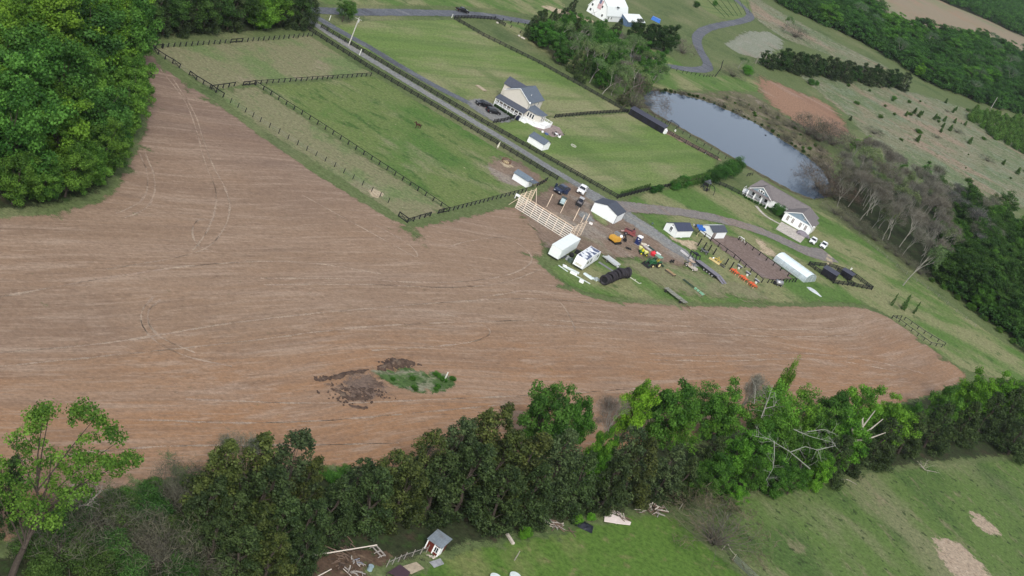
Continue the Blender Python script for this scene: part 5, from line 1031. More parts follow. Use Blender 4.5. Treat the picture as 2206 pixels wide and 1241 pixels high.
# --- hooped greenhouse
t = thing('greenhouse', 'hooped greenhouse tunnel with milky plastic cover beside the arena', 'greenhouse', (1665, 561), math.radians(-35))
hoop = [(3.4 - 3.4 * math.cos(a), 2.75 * math.sin(a) ** .8 + .0) for a in np.linspace(0, math.pi, 17)]
def band(y0, y1, lo, hi):
    mb = MB(); q = hoop[lo:hi + 1]; n = len(q)
    return mb.add([(x0_, a, z) for x0_ in (y0, y1) for a, z in q], [(i, i + 1, n + i + 1, n + i) for i in range(n - 1)])
film = mat('milky_plastic', (.7, .8, .83), .35, var=.08, scale=.6, spec=.5); side = mat('greyed_plastic_wall', (.38, .44, .46), .45, var=.3, scale=.8)
GLn = 12.3
band(0, GLn, 3, 15).build('cover', film, t, True); band(0, GLn, 0, 3).build('side_curtain', side, t)
n = len(hoop)
MB().add([(.0, a, z) for a, z in hoop], [tuple(range(n))]).build('end_wall', film, t); MB().add([(GLn, a, z) for a, z in hoop], [tuple(range(n))]).build('end_wall', mat('grey_screen', (.3, .35, .36), .6, var=.3), t)
for i in range(9):
    mb = MB(); x = i * GLn / 8
    for a, b in zip(hoop[:-1], hoop[1:]): mb.bar((x, a[0], a[1] + .02), (x, b[0], b[1] + .02), .06)
    mb.build('hoop', mat('pale_tube', (.6, .66, .66), .4, .3), t)
MB().bar((0, 0, .3), (GLn, 0, .3), .12).bar((0, 3.4, 2.8), (GLn, 3.4, 2.8), .07).bar((GLn + .03, 2.4, 0), (GLn + .03, 2.4, 2.1), .08).bar((GLn + .03, 4.2, 0), (GLn + .03, 4.2, 2.1), .08).bar((GLn + .03, 2.4, 2.1), (GLn + .03, 4.2, 2.1), .08).build('frame', mat('pale_tube', (.6, .66, .66), .4, .3), t)
# --- black coops, long black shed
def coop(name, label, A, rz, w, d, h0, h1, cat):
    t = thing(name, label, cat, A, rz)
    MB().prism([(0, .1), (d, .1), (d, h1), (0, h0)], 0, w, 'x').build('wall', BLKW, t)
    MB().prism([(-.25, h0 - .02), (d + .25, h1 + .03), (d + .25, h1 + .11), (-.25, h0 + .06)], -.2, w + .25, 'x').build('roof', BLKR, t)
    MB().box(w - .0, w + .04, d * .3, d * .7, .1, h0 * .8).build('door', mat('black_door', (.008, .008, .01), .5), t)
    MB().box(.1, w - .1, .1, d - .1, -.1, .1).build('base', BLK, t); return t
coop('chicken_coop', 'larger black wooden coop with a lean-to roof nearest the greenhouse', (1767.4, 589), math.radians(-24), 4.6, 2.6, 2.1, 2.5, 'coop')
coop('chicken_coop', 'smaller black wooden coop with a lean-to roof on the lawn side of the run', (1809, 592), math.radians(-26), 3.6, 1.9, 1.9, 2.3, 'coop')
t = coop('stable_block', 'long low black stable row with a dark roof at the head of the pond', (1353, 246), math.radians(-19), 14.6, 2.9, 2.3, 2.9, 'stable')
for i in range(4): MB().box(1.2 + i * 3.4, 2.3 + i * 3.4, -.05, 0, .1, 2.0).build('door', mat('black_door', (.008, .008, .01), .5), t)
o = gshed('play_hut', 'tiny white gabled hut at the end of the long black stable row', (1425, 286), math.radians(-19), 1.3, 1.5, 1.3, 1.9, 'y', WHT, WHP, 'hut', o=.1, ov=.1)
# --- white gambrel barn with a long striped flag
t = thing('barn', 'white gambrel barn with a striped flag on its gable and a blue-sided lean-to', 'barn', (1263, 24), math.radians(-24))
gam = [(0, .1), (10.6, .1), (10.6, 3), (8.9, 6.6), (5.3, 9.2), (1.7, 6.6), (0, 3)]
MB().prism(gam, 0, 20).build('wall', WHT, t)
up = [(-.25, 2.8), (1.6, 6.7), (5.3, 9.35), (9.0, 6.7), (10.85, 2.8), (10.95, 2.9), (9.1, 6.85), (5.3, 9.55), (1.5, 6.85), (-.35, 2.9)]
MB().prism(up, -.4, 20.4).build('roof', WHR, t)
for x, z in ((1.6, 1.2), (1.6, 3.6), (8.2, 1.4), (4.6, 4.6), (5.3, 7.0), (6.6, 4.9)): window(t, x, z, .8, 1.1)
for y in (2.4, 5.2): window(t, 10.6, 1.3, .9, 1.1, y, axis='x')
MB().box(2.8, 5.2, -.08, 0, .1, 2.4).build('door', WHP, t); MB().bar((2.8, -.1, .1), (5.2, -.1, 2.4), .12).bar((5.2, -.1, .1), (2.8, -.1, 2.4), .12).build('door_brace', mat('grey_metal', (.3, .3, .32), .6), t)
MB().box(9.3, 10.2, 8.5, 9.6, 6.6, 7.2, rz=0).build('skylight', GLS, t)
fl = thing('flag', 'tall faded red and white striped flag with a blue field hung on the barn gable', 'flag', G(1263, 24), math.radians(-24))
for i in range(7): MB().box(4.35 + i * .3, 4.5 + i * .3, -.13, -.1, 3.8, 8.0).build('stripe', mat('faded_red', (.5, .2, .22), .8), fl)
MB().box(4.35, 6.35, -.11, -.09, 3.8, 8.0).build('cloth', mat('flag_white', (.7, .66, .68), .8), fl)
MB().box(4.3, 5.4, -.15, -.12, 6.2, 8.05).build('canton', mat('faded_blue', (.08, .1, .2), .8), fl)
st = MB()
for i in range(4):
    for j in range(5): st.ball((4.5 + i * .24, -.16, 6.45 + j * .35), .05, 5, 3)
st.build('stars', WHP, fl)
t2 = thing('lean_to', 'blue-walled lean-to with a white roof on the far end of the white barn', 'lean-to', G(1263, 24), math.radians(-24))
MB().prism([(10.8, .1), (15.2, .1), (15.2, 2.6), (10.8, 4.4)], 14, 31).build('wall', mat('blue_siding', (.1, .16, .26), .7, var=.1, stripes=(1, .4, .01, .85)), t2)
MB().prism([(10.7, 4.45), (15.5, 2.5), (15.5, 2.62), (10.7, 4.57)], 13.6, 31.4).build('roof', WHR, t2)
o = MB().ball((0, 0, 1.0), 1.4, 10, 6, .7).build('covered_tank', WHP); o.location = G(1359, 55); tag(o, 'rounded white covered object between the barn and the dark cedars', 'tank')
o = MB().box(-2.4, 2.4, -1.6, 1.6, 0, 1.6, taper=.3).build('covered_trailer', mat('blue_tarp', (.03, .14, .48), .4, var=.2)); o.location = G(1412, 45); tag(o, 'blue tarp-covered load beyond the dark cedars by the barn', 'covered trailer')

# --- pole barn being framed
t = thing('pole_barn', 'fresh timber frame of a pole barn going up in the farmyard', 'barn frame', (1110, 447.5), math.radians(-19))
LB, DB, HB = 17.0, 8.6, 4.2
for i in range(8):
    q = MB().bar((0, 0, -.2), (0, 0, HB - .1), .16).build('post', NEWW, t); q.location = (i * LB / 7, 0, 0)
for i, (x, y, hh) in enumerate(((0, 2.9, 4.6), (0, 5.8, 4.6), (0, 8.6, 4.8), (17, 2.9, 4.4), (17, 5.8, 4.3), (17, 8.6, 4.3))):
    q = MB().bar((0, 0, -.2), (0, 0, hh), .16).build('post', NEWW, t); q.location = (x, y, 0)
PALE = mat('pale_girt', (.82, .78, .7), .8, var=.1)
for k in range(8):
    z = .12 + k * (HB - .2) / 7
    MB().bar((-.1, -.1, z), (LB + .1, -.1, z), .05, .2).build('girt', PALE if k < 7 else NEWW, t)
    MB().bar((-.1, -.1, z), (-.1, DB, z), .05, .15).build('girt', NEWW, t)
    MB().bar((LB + .1, -.1, z), (LB + .1, DB, z), .05, .15).build('girt', NEWW, t)
for p, q in (((0, .1, .2), (0, 2.8, 4)), ((0, 8.4, 1), (0, 5.8, 4.4)), ((17, .1, .3), (17, 2.8, 4)), ((4.9, 3.6, 0), (.2, 8.4, 4.6)), ((12.5, .05, .3), (15.5, .05, 3.6)), ((.6, -.3, .3), (2.4, -.2, 3.6)), ((-1.8, -.6, .0), (-.1, 0, 3.0))):
    MB().bar(p, q, .1).build('brace', NEWW, t)
for i, (x, y) in enumerate(((1177.5, 446), (1207, 459.5), (1235, 476), (1250.5, 481), (1261.5, 478.5))):
    o = MB().bar((0, 0, -.1), (.05, 0, 4.1 if i < 3 else 2.7), .17).build('timber_post', NEWW); o.location = G(x, y); tag(o, ['lone upright timber post nearest the dark pickup', 'lone upright timber post beside the off-road buggy', 'lone upright timber post in the middle of the gravel pad', 'shorter timber post left of the frame corner', 'shorter timber post at the frame corner by the sawhorses'][i], 'post', 'free-standing posts of the barn frame')
MB().box(-.7, .7, -.5, .5, .8, 1.2).box(-.6, -.4, -.4, .4, 0, .8).box(.4, .6, -.4, .4, 0, .8).build('work_platform_tmp', WHP)
o = bpy.data.objects['work_platform_tmp']; o.name = 'work_platform'; o.location = G(1113, 428); tag(o, 'small white-topped work platform at the left end of the barn frame', 'platform')
o = MB().box(-.5, .5, -.35, .35, 0, .5).build('lumber_stack', mat('white_wrap', (.75, .73, .7), .6)); o.location = G(1272, 483); tag(o, 'small pale stack beside the right end of the barn frame', 'stack')
# --- red hen house at the bottom
t = thing('hen_house', 'small red shed with a tin roof and white corner boards under the hedgerow', 'shed', (914, 1181), math.radians(-17))
RED = mat('barn_red', (.12, .022, .014), .8, var=.35, stripes=(0, .3, .01, .8)); TIN = mat('tin_roof', (.33, .38, .42), .4, .5, var=.2, stripes=(0, .35, .02, .8), dirt=(.2, .18, .16))
MB().prism([(0, 0), (2.6, 0), (2.6, 2.3), (0, 2.0)], 0, 2.4, 'x').build('wall', RED, t)
MB().prism([(-.3, 1.95), (2.95, 2.35), (2.95, 2.41), (-.3, 2.01)], -.2, 2.7, 'x').build('roof', TIN, t)
MB().box(-.05, .15, -.05, .05, 0, 2.0).box(2.3, 2.5, -.05, .05, 0, 2.0).box(1.3, 1.5, -.04, .0, 0, 2.0).build('corner_board', WHP, t)
w_ = MB().box(1.5, 2.25, -.05, .0, .5, 1.6).build('window', WHP, t); MB().box(1.57, 1.83, -.07, -.04, .6, 1.5).box(1.9, 2.18, -.07, -.04, .6, 1.5).build('pane', GLS, w_)
MB().box(2.4, 2.46, .5, 1.4, 0, 1.8).build('door', WHP, t)
# ---------------------------------------------------------------- vehicles and machines
TY = mat('tyre_rubber', (.02, .02, .02), .85, var=.2); RIM = mat('alloy_rim', (.4, .4, .42), .35, .7); STEEL = mat('worn_steel', (.2, .2, .21), .5, .6, var=.3, dirt=(.14, .1, .08)); RUST = mat('rusty_steel', (.14, .07, .045), .85, var=.4)
LAMP = mat('lamp_lens', (.6, .62, .62), .15, spec=.6); TAIL = mat('tail_lens', (.3, .02, .02), .2)
def paint(n, c): return mat(n, c, .28, .0, var=.03, spec=.55)
CWHITE = paint('white_car_paint', (.8, .81, .82)); CBLACK = paint('black_car_paint', (.01, .01, .013)); CNAVY = paint('navy_car_paint', (.02, .03, .065))
def wheel(par, x, y, r=.38, w=.26, rimc=None, z=None):
    z = r if z is None else z; s = 1 if y > 0 else -1
    t = MB().tube((0, -w / 2, 0), (0, w / 2, 0), r, r, 16).build('wheel', TY, par, bevel=.03); t.location = (x, y, z)
    MB().tube((0, s * w * .30, 0), (0, s * (w / 2 + .015), 0), r * .62, r * .55, 12).build('rim', rimc or RIM, t); return t
def side_prism(mb, prof, y0, y1, inset=0.0, ztop=None):
    """side profile (x,z) with the upper points drawn inwards by inset"""
    n = len(prof); zs = [z for _, z in prof]; lo, hi = min(zs), max(zs)
    f = lambda z: inset * (z - lo) / (hi - lo)
    vs = [(x, y0 + f(z), z) for x, z in prof] + [(x, y1 - f(z), z) for x, z in prof]
    return mb.add(vs, [tuple(range(n)), tuple(range(2 * n - 1, n - 1, -1))] + [(i, n + i, n + (i + 1) % n, (i + 1) % n) for i in range(n)])
def car(name, label, cat, rear, front, paintm, kind='suv', L_=None, group=None, doors=(), dark_bed=True):
    a, b = G(*rear), G(*front); rz = math.atan2(b.y - a.y, b.x - a.x); L_ = L_ or {'suv': 4.9, 'pickup': 5.8}[kind]; h = L_ / 2; w = .98
    t = thing(name, label, cat, (a + b) / 2, rz, group, z=.05)
    mb = MB()
    if kind == 'suv':
        side_prism(mb, [(-h, .42), (-h + .1, .34), (h - .1, .34), (h, .5), (h - .03, .82), (h - .2, .98), (h - 1.25, 1.08), (-h + .12, 1.1), (-h, .95)], -w, w, .06)
        cab = [(h - 1.3, 1.07), (h - 2.0, 1.66), (h - 2.4, 1.74), (-h + .6, 1.72), (-h + .25, 1.6), (-h + .1, 1.09)]
    else:
        side_prism(mb, [(-h, .5), (h - .05, .45), (h, .62), (h - .02, 1.0), (h - .2, 1.16), (h - 1.4, 1.24), (-h, 1.22)], -w, w, .05)
        cab = [(h - 1.45, 1.23), (h - 2.1, 1.82), (h - 2.4, 1.9), (-h + 1.95, 1.88), (-h + 1.75, 1.23)]
    mb.build('body', paintm, t, bevel=.05)
    side_prism(MB(), cab, -w + .06, w - .06, .16).build('cabin', paintm, t, bevel=.04)
    zc = cab[0][1]; zt = cab[2][1]
    g = MB(); x0, x1 = cab[0][0], cab[1][0]          # windscreen
    g.add([(x0 + .03, -w + .16, zc + .04), (x0 + .03, w - .16, zc + .04), (x1 + .06, w - .28, cab[1][1] - .02), (x1 + .06, -w + .28, cab[1][1] - .02)], [(0, 1, 2, 3)]); g.build('windscreen', GLS, t)
    xr0, xr1 = cab[-1][0], cab[-2][0]
    g = MB(); g.add([(xr0 - .03, -w + .18, zc + .06), (xr0 - .03, w - .18, zc + .06), (xr1 - .05, w - .3, cab[-2][1] - .06), (xr1 - .05, -w + .3, cab[-2][1] - .06)], [(0, 3, 2, 1)]); g.build('rear_window', GLS, t)
    for s in (-1, 1):
        g = MB(); yb, yt = s * (w - .065), s * (w - .175)
        for u0, u1 in ((.06, .36), (.4, .66), (.7, .92)) if kind == 'suv' else ((.08, .46), (.52, .92)):
            xa, xb = x0 + (xr0 - x0) * u0, x0 + (xr0 - x0) * u1; xta, xtb = x1 + (xr1 - x1) * u0, x1 + (xr1 - x1) * u1
            g.add([(xa, yb + s * .012, zc + .1), (xb, yb + s * .012, zc + .1), (xtb, yt + s * .012, zt - .14), (xta, yt + s * .012, zt - .14)], [(0, 1, 2, 3)])
        g.build('side_window', GLS, t)
    if kind == 'pickup':
        MB().box(-h + .12, -h + 1.7, -w + .14, w - .14, 1.19, 1.235).build('bed', mat('bed_liner', (.03, .03, .032), .8) if dark_bed else paintm, t)
        MB().box(-h - .08, -h, -w + .1, w - .1, .5, .7).build('bumper', RIM, t)
    for s in (-1, 1):
        MB().box(h - .1, h + .015, s * (w - .3) - .16, s * (w - .3) + .16, .72, .92).build('headlight', LAMP, t)
        MB().box(-h - .02, -h + .06, s * (w - .12) - .08, s * (w - .12) + .08, .75, 1.05).build('tail_light', TAIL, t)
        MB().box(h - 1.75, h - 1.55, s * (w + .14) - .09, s * (w + .14) + .09, 1.12, 1.28).build('mirror', paintm, t)
        for x in (h - .95, -h + 1.05): wheel(t, x, s * (w - .1), .38 if kind == 'suv' else .42)
    MB().box(h - .05, h + .02, -w + .5, w - .5, .55, .85).build('grille', GLS, t)
    for s, x in doors:
        d = MB().box(0, 1.05, -.04, .04, .45, 1.1).box(.25, 1.0, -.03, .03, 1.1, 1.6); q = d.build('open_door', paintm, t); q.location = (x, s * w, 0); q.rotation_euler[2] = -s * math.radians(-115) if False else s * math.radians(110)
        q.rotation_euler[2] = s * math.radians(112)
    return t
car('suv', 'black SUV parked nearest the porch shrubs of the cream farmhouse', 'car', (1048, 241), (1074, 247), CBLACK, 'suv', 5.0)
car('pickup_truck', 'black pickup with its doors open on the gravel pad behind the parked SUV', 'pickup', (1052, 232), (1028, 226), CBLACK, 'pickup', 5.6, doors=((1, .9), (-1, .9)))
car('pickup_truck', 'navy blue pickup with open doors beside the rising barn frame', 'pickup', (1221, 411), (1195, 418), CNAVY, 'pickup', 5.7, doors=((1, .8), (-1, .8)))
car('pickup_truck', 'white pickup parked on the dirt just off the gravel lane', 'pickup', (1259, 405), (1245, 423), CWHITE, 'pickup', 5.8)
car('pickup_truck', 'white pickup parked next to the garage apron, left of a pair', 'pickup', (1756, 516), (1744, 530), CWHITE, 'pickup', 5.5, 'white trucks beside the garage')
car('pickup_truck', 'white pickup on the grass, right of the pair beside the garage', 'pickup', (1779, 525), (1766, 540), CWHITE, 'pickup', 5.5, 'white trucks beside the garage')
car('pickup_truck', 'small dark truck driving along the main road at the top', 'pickup', (986, 24), (1003, 28), CBLACK, 'pickup', 5.6)
# covered car on the apron
t = thing('covered_car', 'car under a grey fabric cover on the garage apron', 'covered car', (1729, 508), head((1716, 502), (1742, 514)))
side_prism(MB(), [(-2.3, .1), (2.3, .1), (2.2, .8), (1.1, 1.0), (.4, 1.45), (-1.2, 1.45), (-2.0, 1.05), (-2.25, .8)], -.95, .95, .3).build('cover', mat('grey_cover', (.22, .2, .23), .8, var=.25), t, bevel=.12)
for x in (-1.4, 1.4):
    for y in (-.85, .85): wheel(t, x, y, .33)
# off-road buggy
t = thing('buggy', 'dark green off-road buggy with a pale hood below the navy pickup', 'buggy', (1209, 441), head((1213, 430), (1206, 446)))
MB().box(-1.4, 1.4, -.7, .7, .4, .75).build('body', mat('dark_green_paint', (.02, .035, .03), .5), t, bevel=.05)
MB().box(.5, 1.35, -.55, .55, .75, 1.0, taper=.08).build('hood', mat('pale_hood', (.35, .43, .44), .4), t)
MB().box(-.9, .35, -.62, .62, 1.75, 1.82).build('roof', mat('dark_canopy', (.05, .075, .075), .6), t)
MB().add([(.62, -.55, 1.0), (.62, .55, 1.0), (.36, .5, 1.72), (.36, -.5, 1.72)], [(0, 1, 2, 3)]).build('windscreen', mat('pale_glass', (.3, .4, .42), .15, spec=.7), t)
MB().bar((.35, .6, .75), (.3, .6, 1.75), .06).bar((.35, -.6, .75), (.3, -.6, 1.75), .06).bar((-.85, .6, .75), (-.85, .6, 1.75), .06).bar((-.85, -.6, .75), (-.85, -.6, 1.75), .06).build('roll_cage', BLK, t)
MB().box(-.5, -.1, -.5, .5, .75, 1.0).box(-.6, -.45, -.5, .5, .9, 1.4).build('seat', BLK, t); MB().box(-1.4, -.7, -.6, .6, .75, .95).build('bed', BLK, t)
for x in (-.95, .95):
    for y in (-.72, .72): wheel(t, x, y, .34, .28)
# skid steer with forks
t = thing('skid_steer', 'small dark skid loader with long forks beside the white pickup', 'skid loader', (1247, 442), head((1252, 430), (1240, 446)))
MB().box(-1.1, .9, -.6, .6, .3, 1.1).build('body', mat('dusty_grey', (.2, .19, .2), .6, var=.2), t, bevel=.05); MB().box(-.6, .6, -.55, .55, 1.1, 2.0, taper=.06).build('cab', mat('dark_cab', (.02, .025, .04), .4), t)
MB().box(-.7, .7, -.6, .6, 2.0, 2.1).build('roof', mat('pale_roof', (.45, .45, .46), .5), t)
for s in (-1, 1):
    MB().bar((-1, s * .75, 1.4), (.9, s * .75, .8), .14).bar((.9, s * .75, .8), (1.3, s * .75, .3), .12).build('lift_arm', BLK, t)
    MB().box(1.35, 3.4, s * .4 - .07, s * .4 + .07, .12, .18).build('fork', STEEL, t)
    for x in (-.65, .55): wheel(t, x, s * .68, .38)
MB().box(1.3, 1.4, -.75, .75, .1, .9).build('fork_frame', BLK, t)
# tractor with loader, canopy and rear implement
JG = mat('tractor_green', (.025, .12, .045), .45, var=.1); YEL = mat('wheel_yellow', (.75, .65, .32), .5); 
t = thing('tractor', 'green tractor with a front loader bucket and a canopy', 'tractor', (1407, 573), head((1420, 573), (1393, 574)))
MB().box(0, 1.7, -.38, .38, .75, 1.45, taper=.04).build('hood', JG, t, bevel=.05); MB().box(-.9, 0, -.5, .5, .6, 1.1).build('chassis', JG, t)
for s in (-1, 1):
    wheel(t, -.6, s * .8, .72, .42, YEL); wheel(t, 1.3, s * .68, .42, .28, YEL); MB().box(-1.2, 0, s * .8 - .22, s * .8 + .22, 1.4, 1.5).build('fender', JG, t)
    MB().bar((.2, s * .55, 1.3), (1.7, s * .55, 1.55), .14).bar((1.7, s * .55, 1.55), (2.5, s * .55, .4), .13).build('loader_arm', JG, t)
MB().box(-.85, -.35, -.28, .28, 1.1, 1.25).box(-.95, -.85, -.28, .28, 1.2, 1.7).build('seat', mat('seat_yellow', (.5, .4, .05), .6), t)
MB().box(-1.2, .35, -.7, .7, 2.35, 2.45).build('canopy', mat('pale_green_canopy', (.2, .36, .26), .5), t)
MB().bar((-1.0, .6, 1.4), (-1.0, .6, 2.35), .07).bar((-1.0, -.6, 1.4), (-1.0, -.6, 2.35), .07).bar((.2, .45, 1.4), (.2, .6, 2.35), .07).bar((.2, -.45, 1.4), (.2, -.6, 2.35), .07).build('canopy_post', JG, t)
MB().add([(2.45, -1, .1), (2.45, 1, .1), (3.2, 1, .12), (3.2, -1, .12), (2.4, -1, .7), (2.4, 1, .7)], [(0, 1, 2, 3), (0, 4, 5, 1), (0, 3, 4), (1, 5, 2)]).box(2.35, 2.42, -1.02, 1.02, .1, .75).build('bucket', mat('bucket_black', (.03, .03, .032), .6, var=.3), t)
MB().bar((-1.0, 0, .7), (-2.6, 0, .7), .12).bar((-1.0, .4, .5), (-1.9, .5, .5), .08).bar((-1.0, -.4, .5), (-1.9, -.5, .5), .08).box(-2.7, -2.2, -.9, .9, .35, .5).bar((-2.4, .8, .5), (-2.4, .8, 0), .06).bar((-2.4, -.8, .5), (-2.4, -.8, 0), .06).bar((-2.4, 0, 1.1), (-2.4, 0, 0), .08).build('rear_implement', mat('dark_green_steel', (.02, .05, .03), .6), t)
t = thing('patio_umbrella', 'bright red umbrella standing behind the green tractor', 'umbrella', (1399, 563))
mb = MB()
for k in range(8):
    a, b = k * math.pi / 4, (k + 1) * math.pi / 4; mb.add([(0, 0, 3.0), (.75 * math.cos(a), .75 * math.sin(a), 2.3), (.75 * math.cos(b), .75 * math.sin(b), 2.3), (.6 * math.cos(a), .6 * math.sin(a), 1.7), (.6 * math.cos(b), .6 * math.sin(b), 1.7)], [(0, 1, 2), (1, 3, 4, 2)])
mb.build('canopy', mat('red_canvas', (.62, .035, .05), .7), t); MB().tube((0, 0, 0), (0, 0, 2.9), .03, .03, 6).build('pole', STEEL, t); MB().tube((0, 0, 0), (0, 0, .1), .3, .3, 10).build('base', BLK, t)
# lawn mower pair of yellow spinner discs
YG = mat('bright_yellow', (.72, .66, .02), .45)
t = thing('garden_tractor', 'small yellow and green machine with two round yellow hoppers', 'mower', (1384, 548), math.radians(20))
MB().box(-.9, .9, -.45, .45, .35, .7).build('chassis', JG, t); MB().box(.1, .95, -.35, .35, .7, 1.0, taper=.05).build('hood', YG, t); MB().box(-.5, -.1, -.3, .3, .7, 1.2).build('seat', YG, t)
for (x, y) in ((-.75, .75), (.1, -.85)): MB().tube((x, y, .6), (x, y, 1.25), .2, .45, 14).build('hopper', mat('pale_yellow', (.8, .78, .3), .5), t)
for x in (-.6, .7):
    for y in (-.55, .55): wheel(t, x, y, .3, .22, YG)
# mini excavator
CY = mat('machine_yellow', (.6, .33, .05), .5, var=.12)
t = thing('excavator', 'yellow mini excavator with its dark boom reaching right', 'excavator', (1324, 522), head((1318, 516), (1352, 512)))
for s in (-1, 1): MB().prism([(-1.4, .15), (-1.15, 0), (1.15, 0), (1.4, .15), (1.4, .42), (1.15, .55), (-1.15, .55), (-1.4, .42)], s * .95 - .22, s * .95 + .22).build('track', TY, t, bevel=.04)
MB().box(-.9, .9, -.75, .75, .3, .6).build('undercarriage', BLK, t)
MB().box(-1.9, .5, -1.15, 1.15, .65, 1.75).build('body', CY, t, bevel=.2)
MB().box(-.2, .8, -.2, 1.1, 1.75, 2.45).build('cab', mat('cab_frame_grey', (.2, .21, .22), .5), t); MB().box(-.15, .86, -.15, 1.05, 1.85, 2.35).build('cab_glass', GLS, t)
MB().ball((.6, -.6, 1.95), .4, 10, 6).build('white_tank', WHP, t)
MB().bar((.8, -.3, 1.2), (2.6, -.3, 2.3), .3).build('boom', mat('boom_black', (.03, .03, .035), .5), t); MB().bar((2.6, -.3, 2.3), (3.9, -.3, 1.0), .24).build('stick', mat('boom_black', (.03, .03, .035), .5), t)
MB().bar((.9, .3, .9), (3.2, .9, .5), .22).build('dozer_arm', mat('boom_black', (.03, .03, .035), .5), t); MB().box(3.6, 4.2, -.7, .2, .3, .9, taper=.1).build('bucket', BLK, t)
# red baler-like machine
RD = mat('faded_machine_red', (.22, .06, .06), .65, var=.3)
t = thing('hay_rake', 'faded red farm machine parked on the gravel behind the portable toilet', 'farm machine', (1356, 507), head((1343, 500), (1368, 512)))
MB().box(-1.7, 1.2, -.9, .7, .5, 1.3, taper=.1).build('body', RD, t, bevel=.05); MB().box(-1.4, .3, -.6, -.1, 1.3, 1.4).build('opening', BLK, t); MB().box(.2, .9, -.9, .9, 1.2, 1.6).build('hood', RD, t)
MB().bar((1.2, 0, .6), (2.6, .3, .5), .14).build('drawbar', RD, t); MB().bar((-1.7, -.9, .8), (-2.4, -1.3, .6), .25).build('chute', mat('pale_pink_steel', (.5, .35, .32), .6), t)
for x, y in ((-1.0, .95), (-1.0, -1.05), (2.4, .6)): wheel(t, x, y, .42)
MB().bar((.4, .2, 1.6), (.4, .2, 2.1), .3).build('knotter', BLK, t)
# portable toilet
t = thing('portable_toilet', 'dark blue portable toilet with a white roof on the gravel edge', 'portable toilet', (1372, 526), math.radians(-18))
NB = mat('navy_plastic', (.012, .02, .085), .45)
MB().box(-.6, .6, -.6, .6, .12, 2.05).build('cabin', NB, t, bevel=.03); MB().prism([(-.64, 2.05), (.64, 2.05), (.6, 2.25), (0, 2.38), (-.6, 2.25)], -.64, .64).build('roof', WHP, t)
d = MB().box(-.48, .48, -.63, -.6, .2, 1.95).build('door', mat('navy_door', (.016, .028, .11), .4), t); MB().box(.35, .42, -.66, -.63, 1.0, 1.15).build('handle', WHP, d); MB().box(-.2, .2, -.645, -.63, 1.45, 1.7).build('sign', WHP, d)
MB().box(.6, .63, -.35, .35, 1.55, 1.8).build('vent_grille', mat('grey_plastic', (.3, .33, .4), .5), t); MB().box(-.65, .65, -.65, .65, 0, .12).build('skid_base', mat('grey_plastic', (.3, .33, .4), .5), t); MB().tube((.45, .45, 2.2), (.45, .45, 2.6), .05, .05, 8).build('vent_pipe', WHP, t)
# box trailer and camper
def axle(t, x, y, r=.42, n=2, gap=1.0, along='y'):
    for i in range(n):
        w_ = MB().tube((-.13, 0, 0), (.13, 0, 0), r, r, 16).build('wheel', TY, t, bevel=.03); w_.location = (x, y + i * gap, r); MB().tube((.05, 0, 0), (.145, 0, 0), r * .6, r * .55, 12).build('rim', RIM, w_)
PG = mat('pale_green_white_panel', (.78, .84, .82), .45, var=.05, stripes=(1, 1.2, .01, .96))
t = thing('box_trailer', 'long plain white box trailer body parked at the field edge', 'trailer', (1178, 551), math.radians(-14))
MB().box(0, 2.7, 0, 12.0, .55, 3.0).build('body', PG, t, bevel=.04); MB().box(-.03, 2.73, -.03, 12.03, 2.95, 3.06).build('roof', mat('trailer_roof', (.76, .81, .79), .45, var=.05, stripes=(1, 2.4, .01, .95)), t)
MB().box(.2, 2.5, -.04, 0, .6, 2.9).build('rear_door', PG, t); MB().box(.1, 2.6, .1, 11.9, .35, .55).build('chassis', BLK, t); axle(t, 2.5, 2.0, .45, 2, 1.1); axle(t, .2, 2.0, .45, 2, 1.1)
MB().box(2.3, 2.5, 7.5, 7.7, 0, .5).box(.2, .4, 7.5, 7.7, 0, .5).build('landing_leg', STEEL, t)
t = thing('camper_trailer', 'white camper with dark peeling patches on its roof beside the box trailer', 'camper', (1231, 573), math.radians(-14))
CW = mat('camper_white', (.82, .85, .86), .45, var=.04, dirt=(.62, .65, .62))
side = [(0, .55), (0, 1.5), (.45, 2.75), (9.6, 2.75), (10.2, 2.2), (10.2, .55)]
MB().add([(x, y, z) for x in (0, 2.55) for y, z in side], [tuple(range(6)), tuple(range(11, 5, -1))] + [(i, (i + 1) % 6, 6 + (i + 1) % 6, 6 + i) for i in range(6)]).build('body', CW, t, bevel=.05)
mroof, tt_, bb_ = nodes('peeling_roof_coating'); nN, nL = tt_.nodes, tt_.links; tc_ = nN.new('ShaderNodeTexCoord'); nv = nN.new('ShaderNodeTexNoise'); nv.inputs['Scale'].default_value = .62; nv.inputs['Detail'].default_value = 3
nL.new(tc_.outputs['Object'], nv.inputs['Vector']); rp = nN.new('ShaderNodeMapRange'); rp.inputs[1].default_value = .47; rp.inputs[2].default_value = .5; nL.new(nv.outputs['Fac'], rp.inputs[0])
mx_ = nN.new('ShaderNodeMix'); mx_.data_type = 'RGBA'; mx_.inputs[6].default_value = (.08, .1, .17, 1); mx_.inputs[7].default_value = (.7, .73, .75, 1); nL.new(rp.outputs[0], mx_.inputs[0]); nL.new(mx_.outputs[2], bb_.inputs['Base Color'])
MB().box(.12, 2.43, .7, 9.3, 2.76, 2.79).build('roof', mroof, t)
MB().box(-.02, .06, .5, 9.6, 2.74, 2.82).box(2.49, 2.57, .5, 9.6, 2.74, 2.82).build('roof_rail', WHP, t)
for y in (1.6, 3.6, 8.3): MB().box(2.55, 2.58, y, y + .9, 1.5, 2.15).build('window', GLS, t)
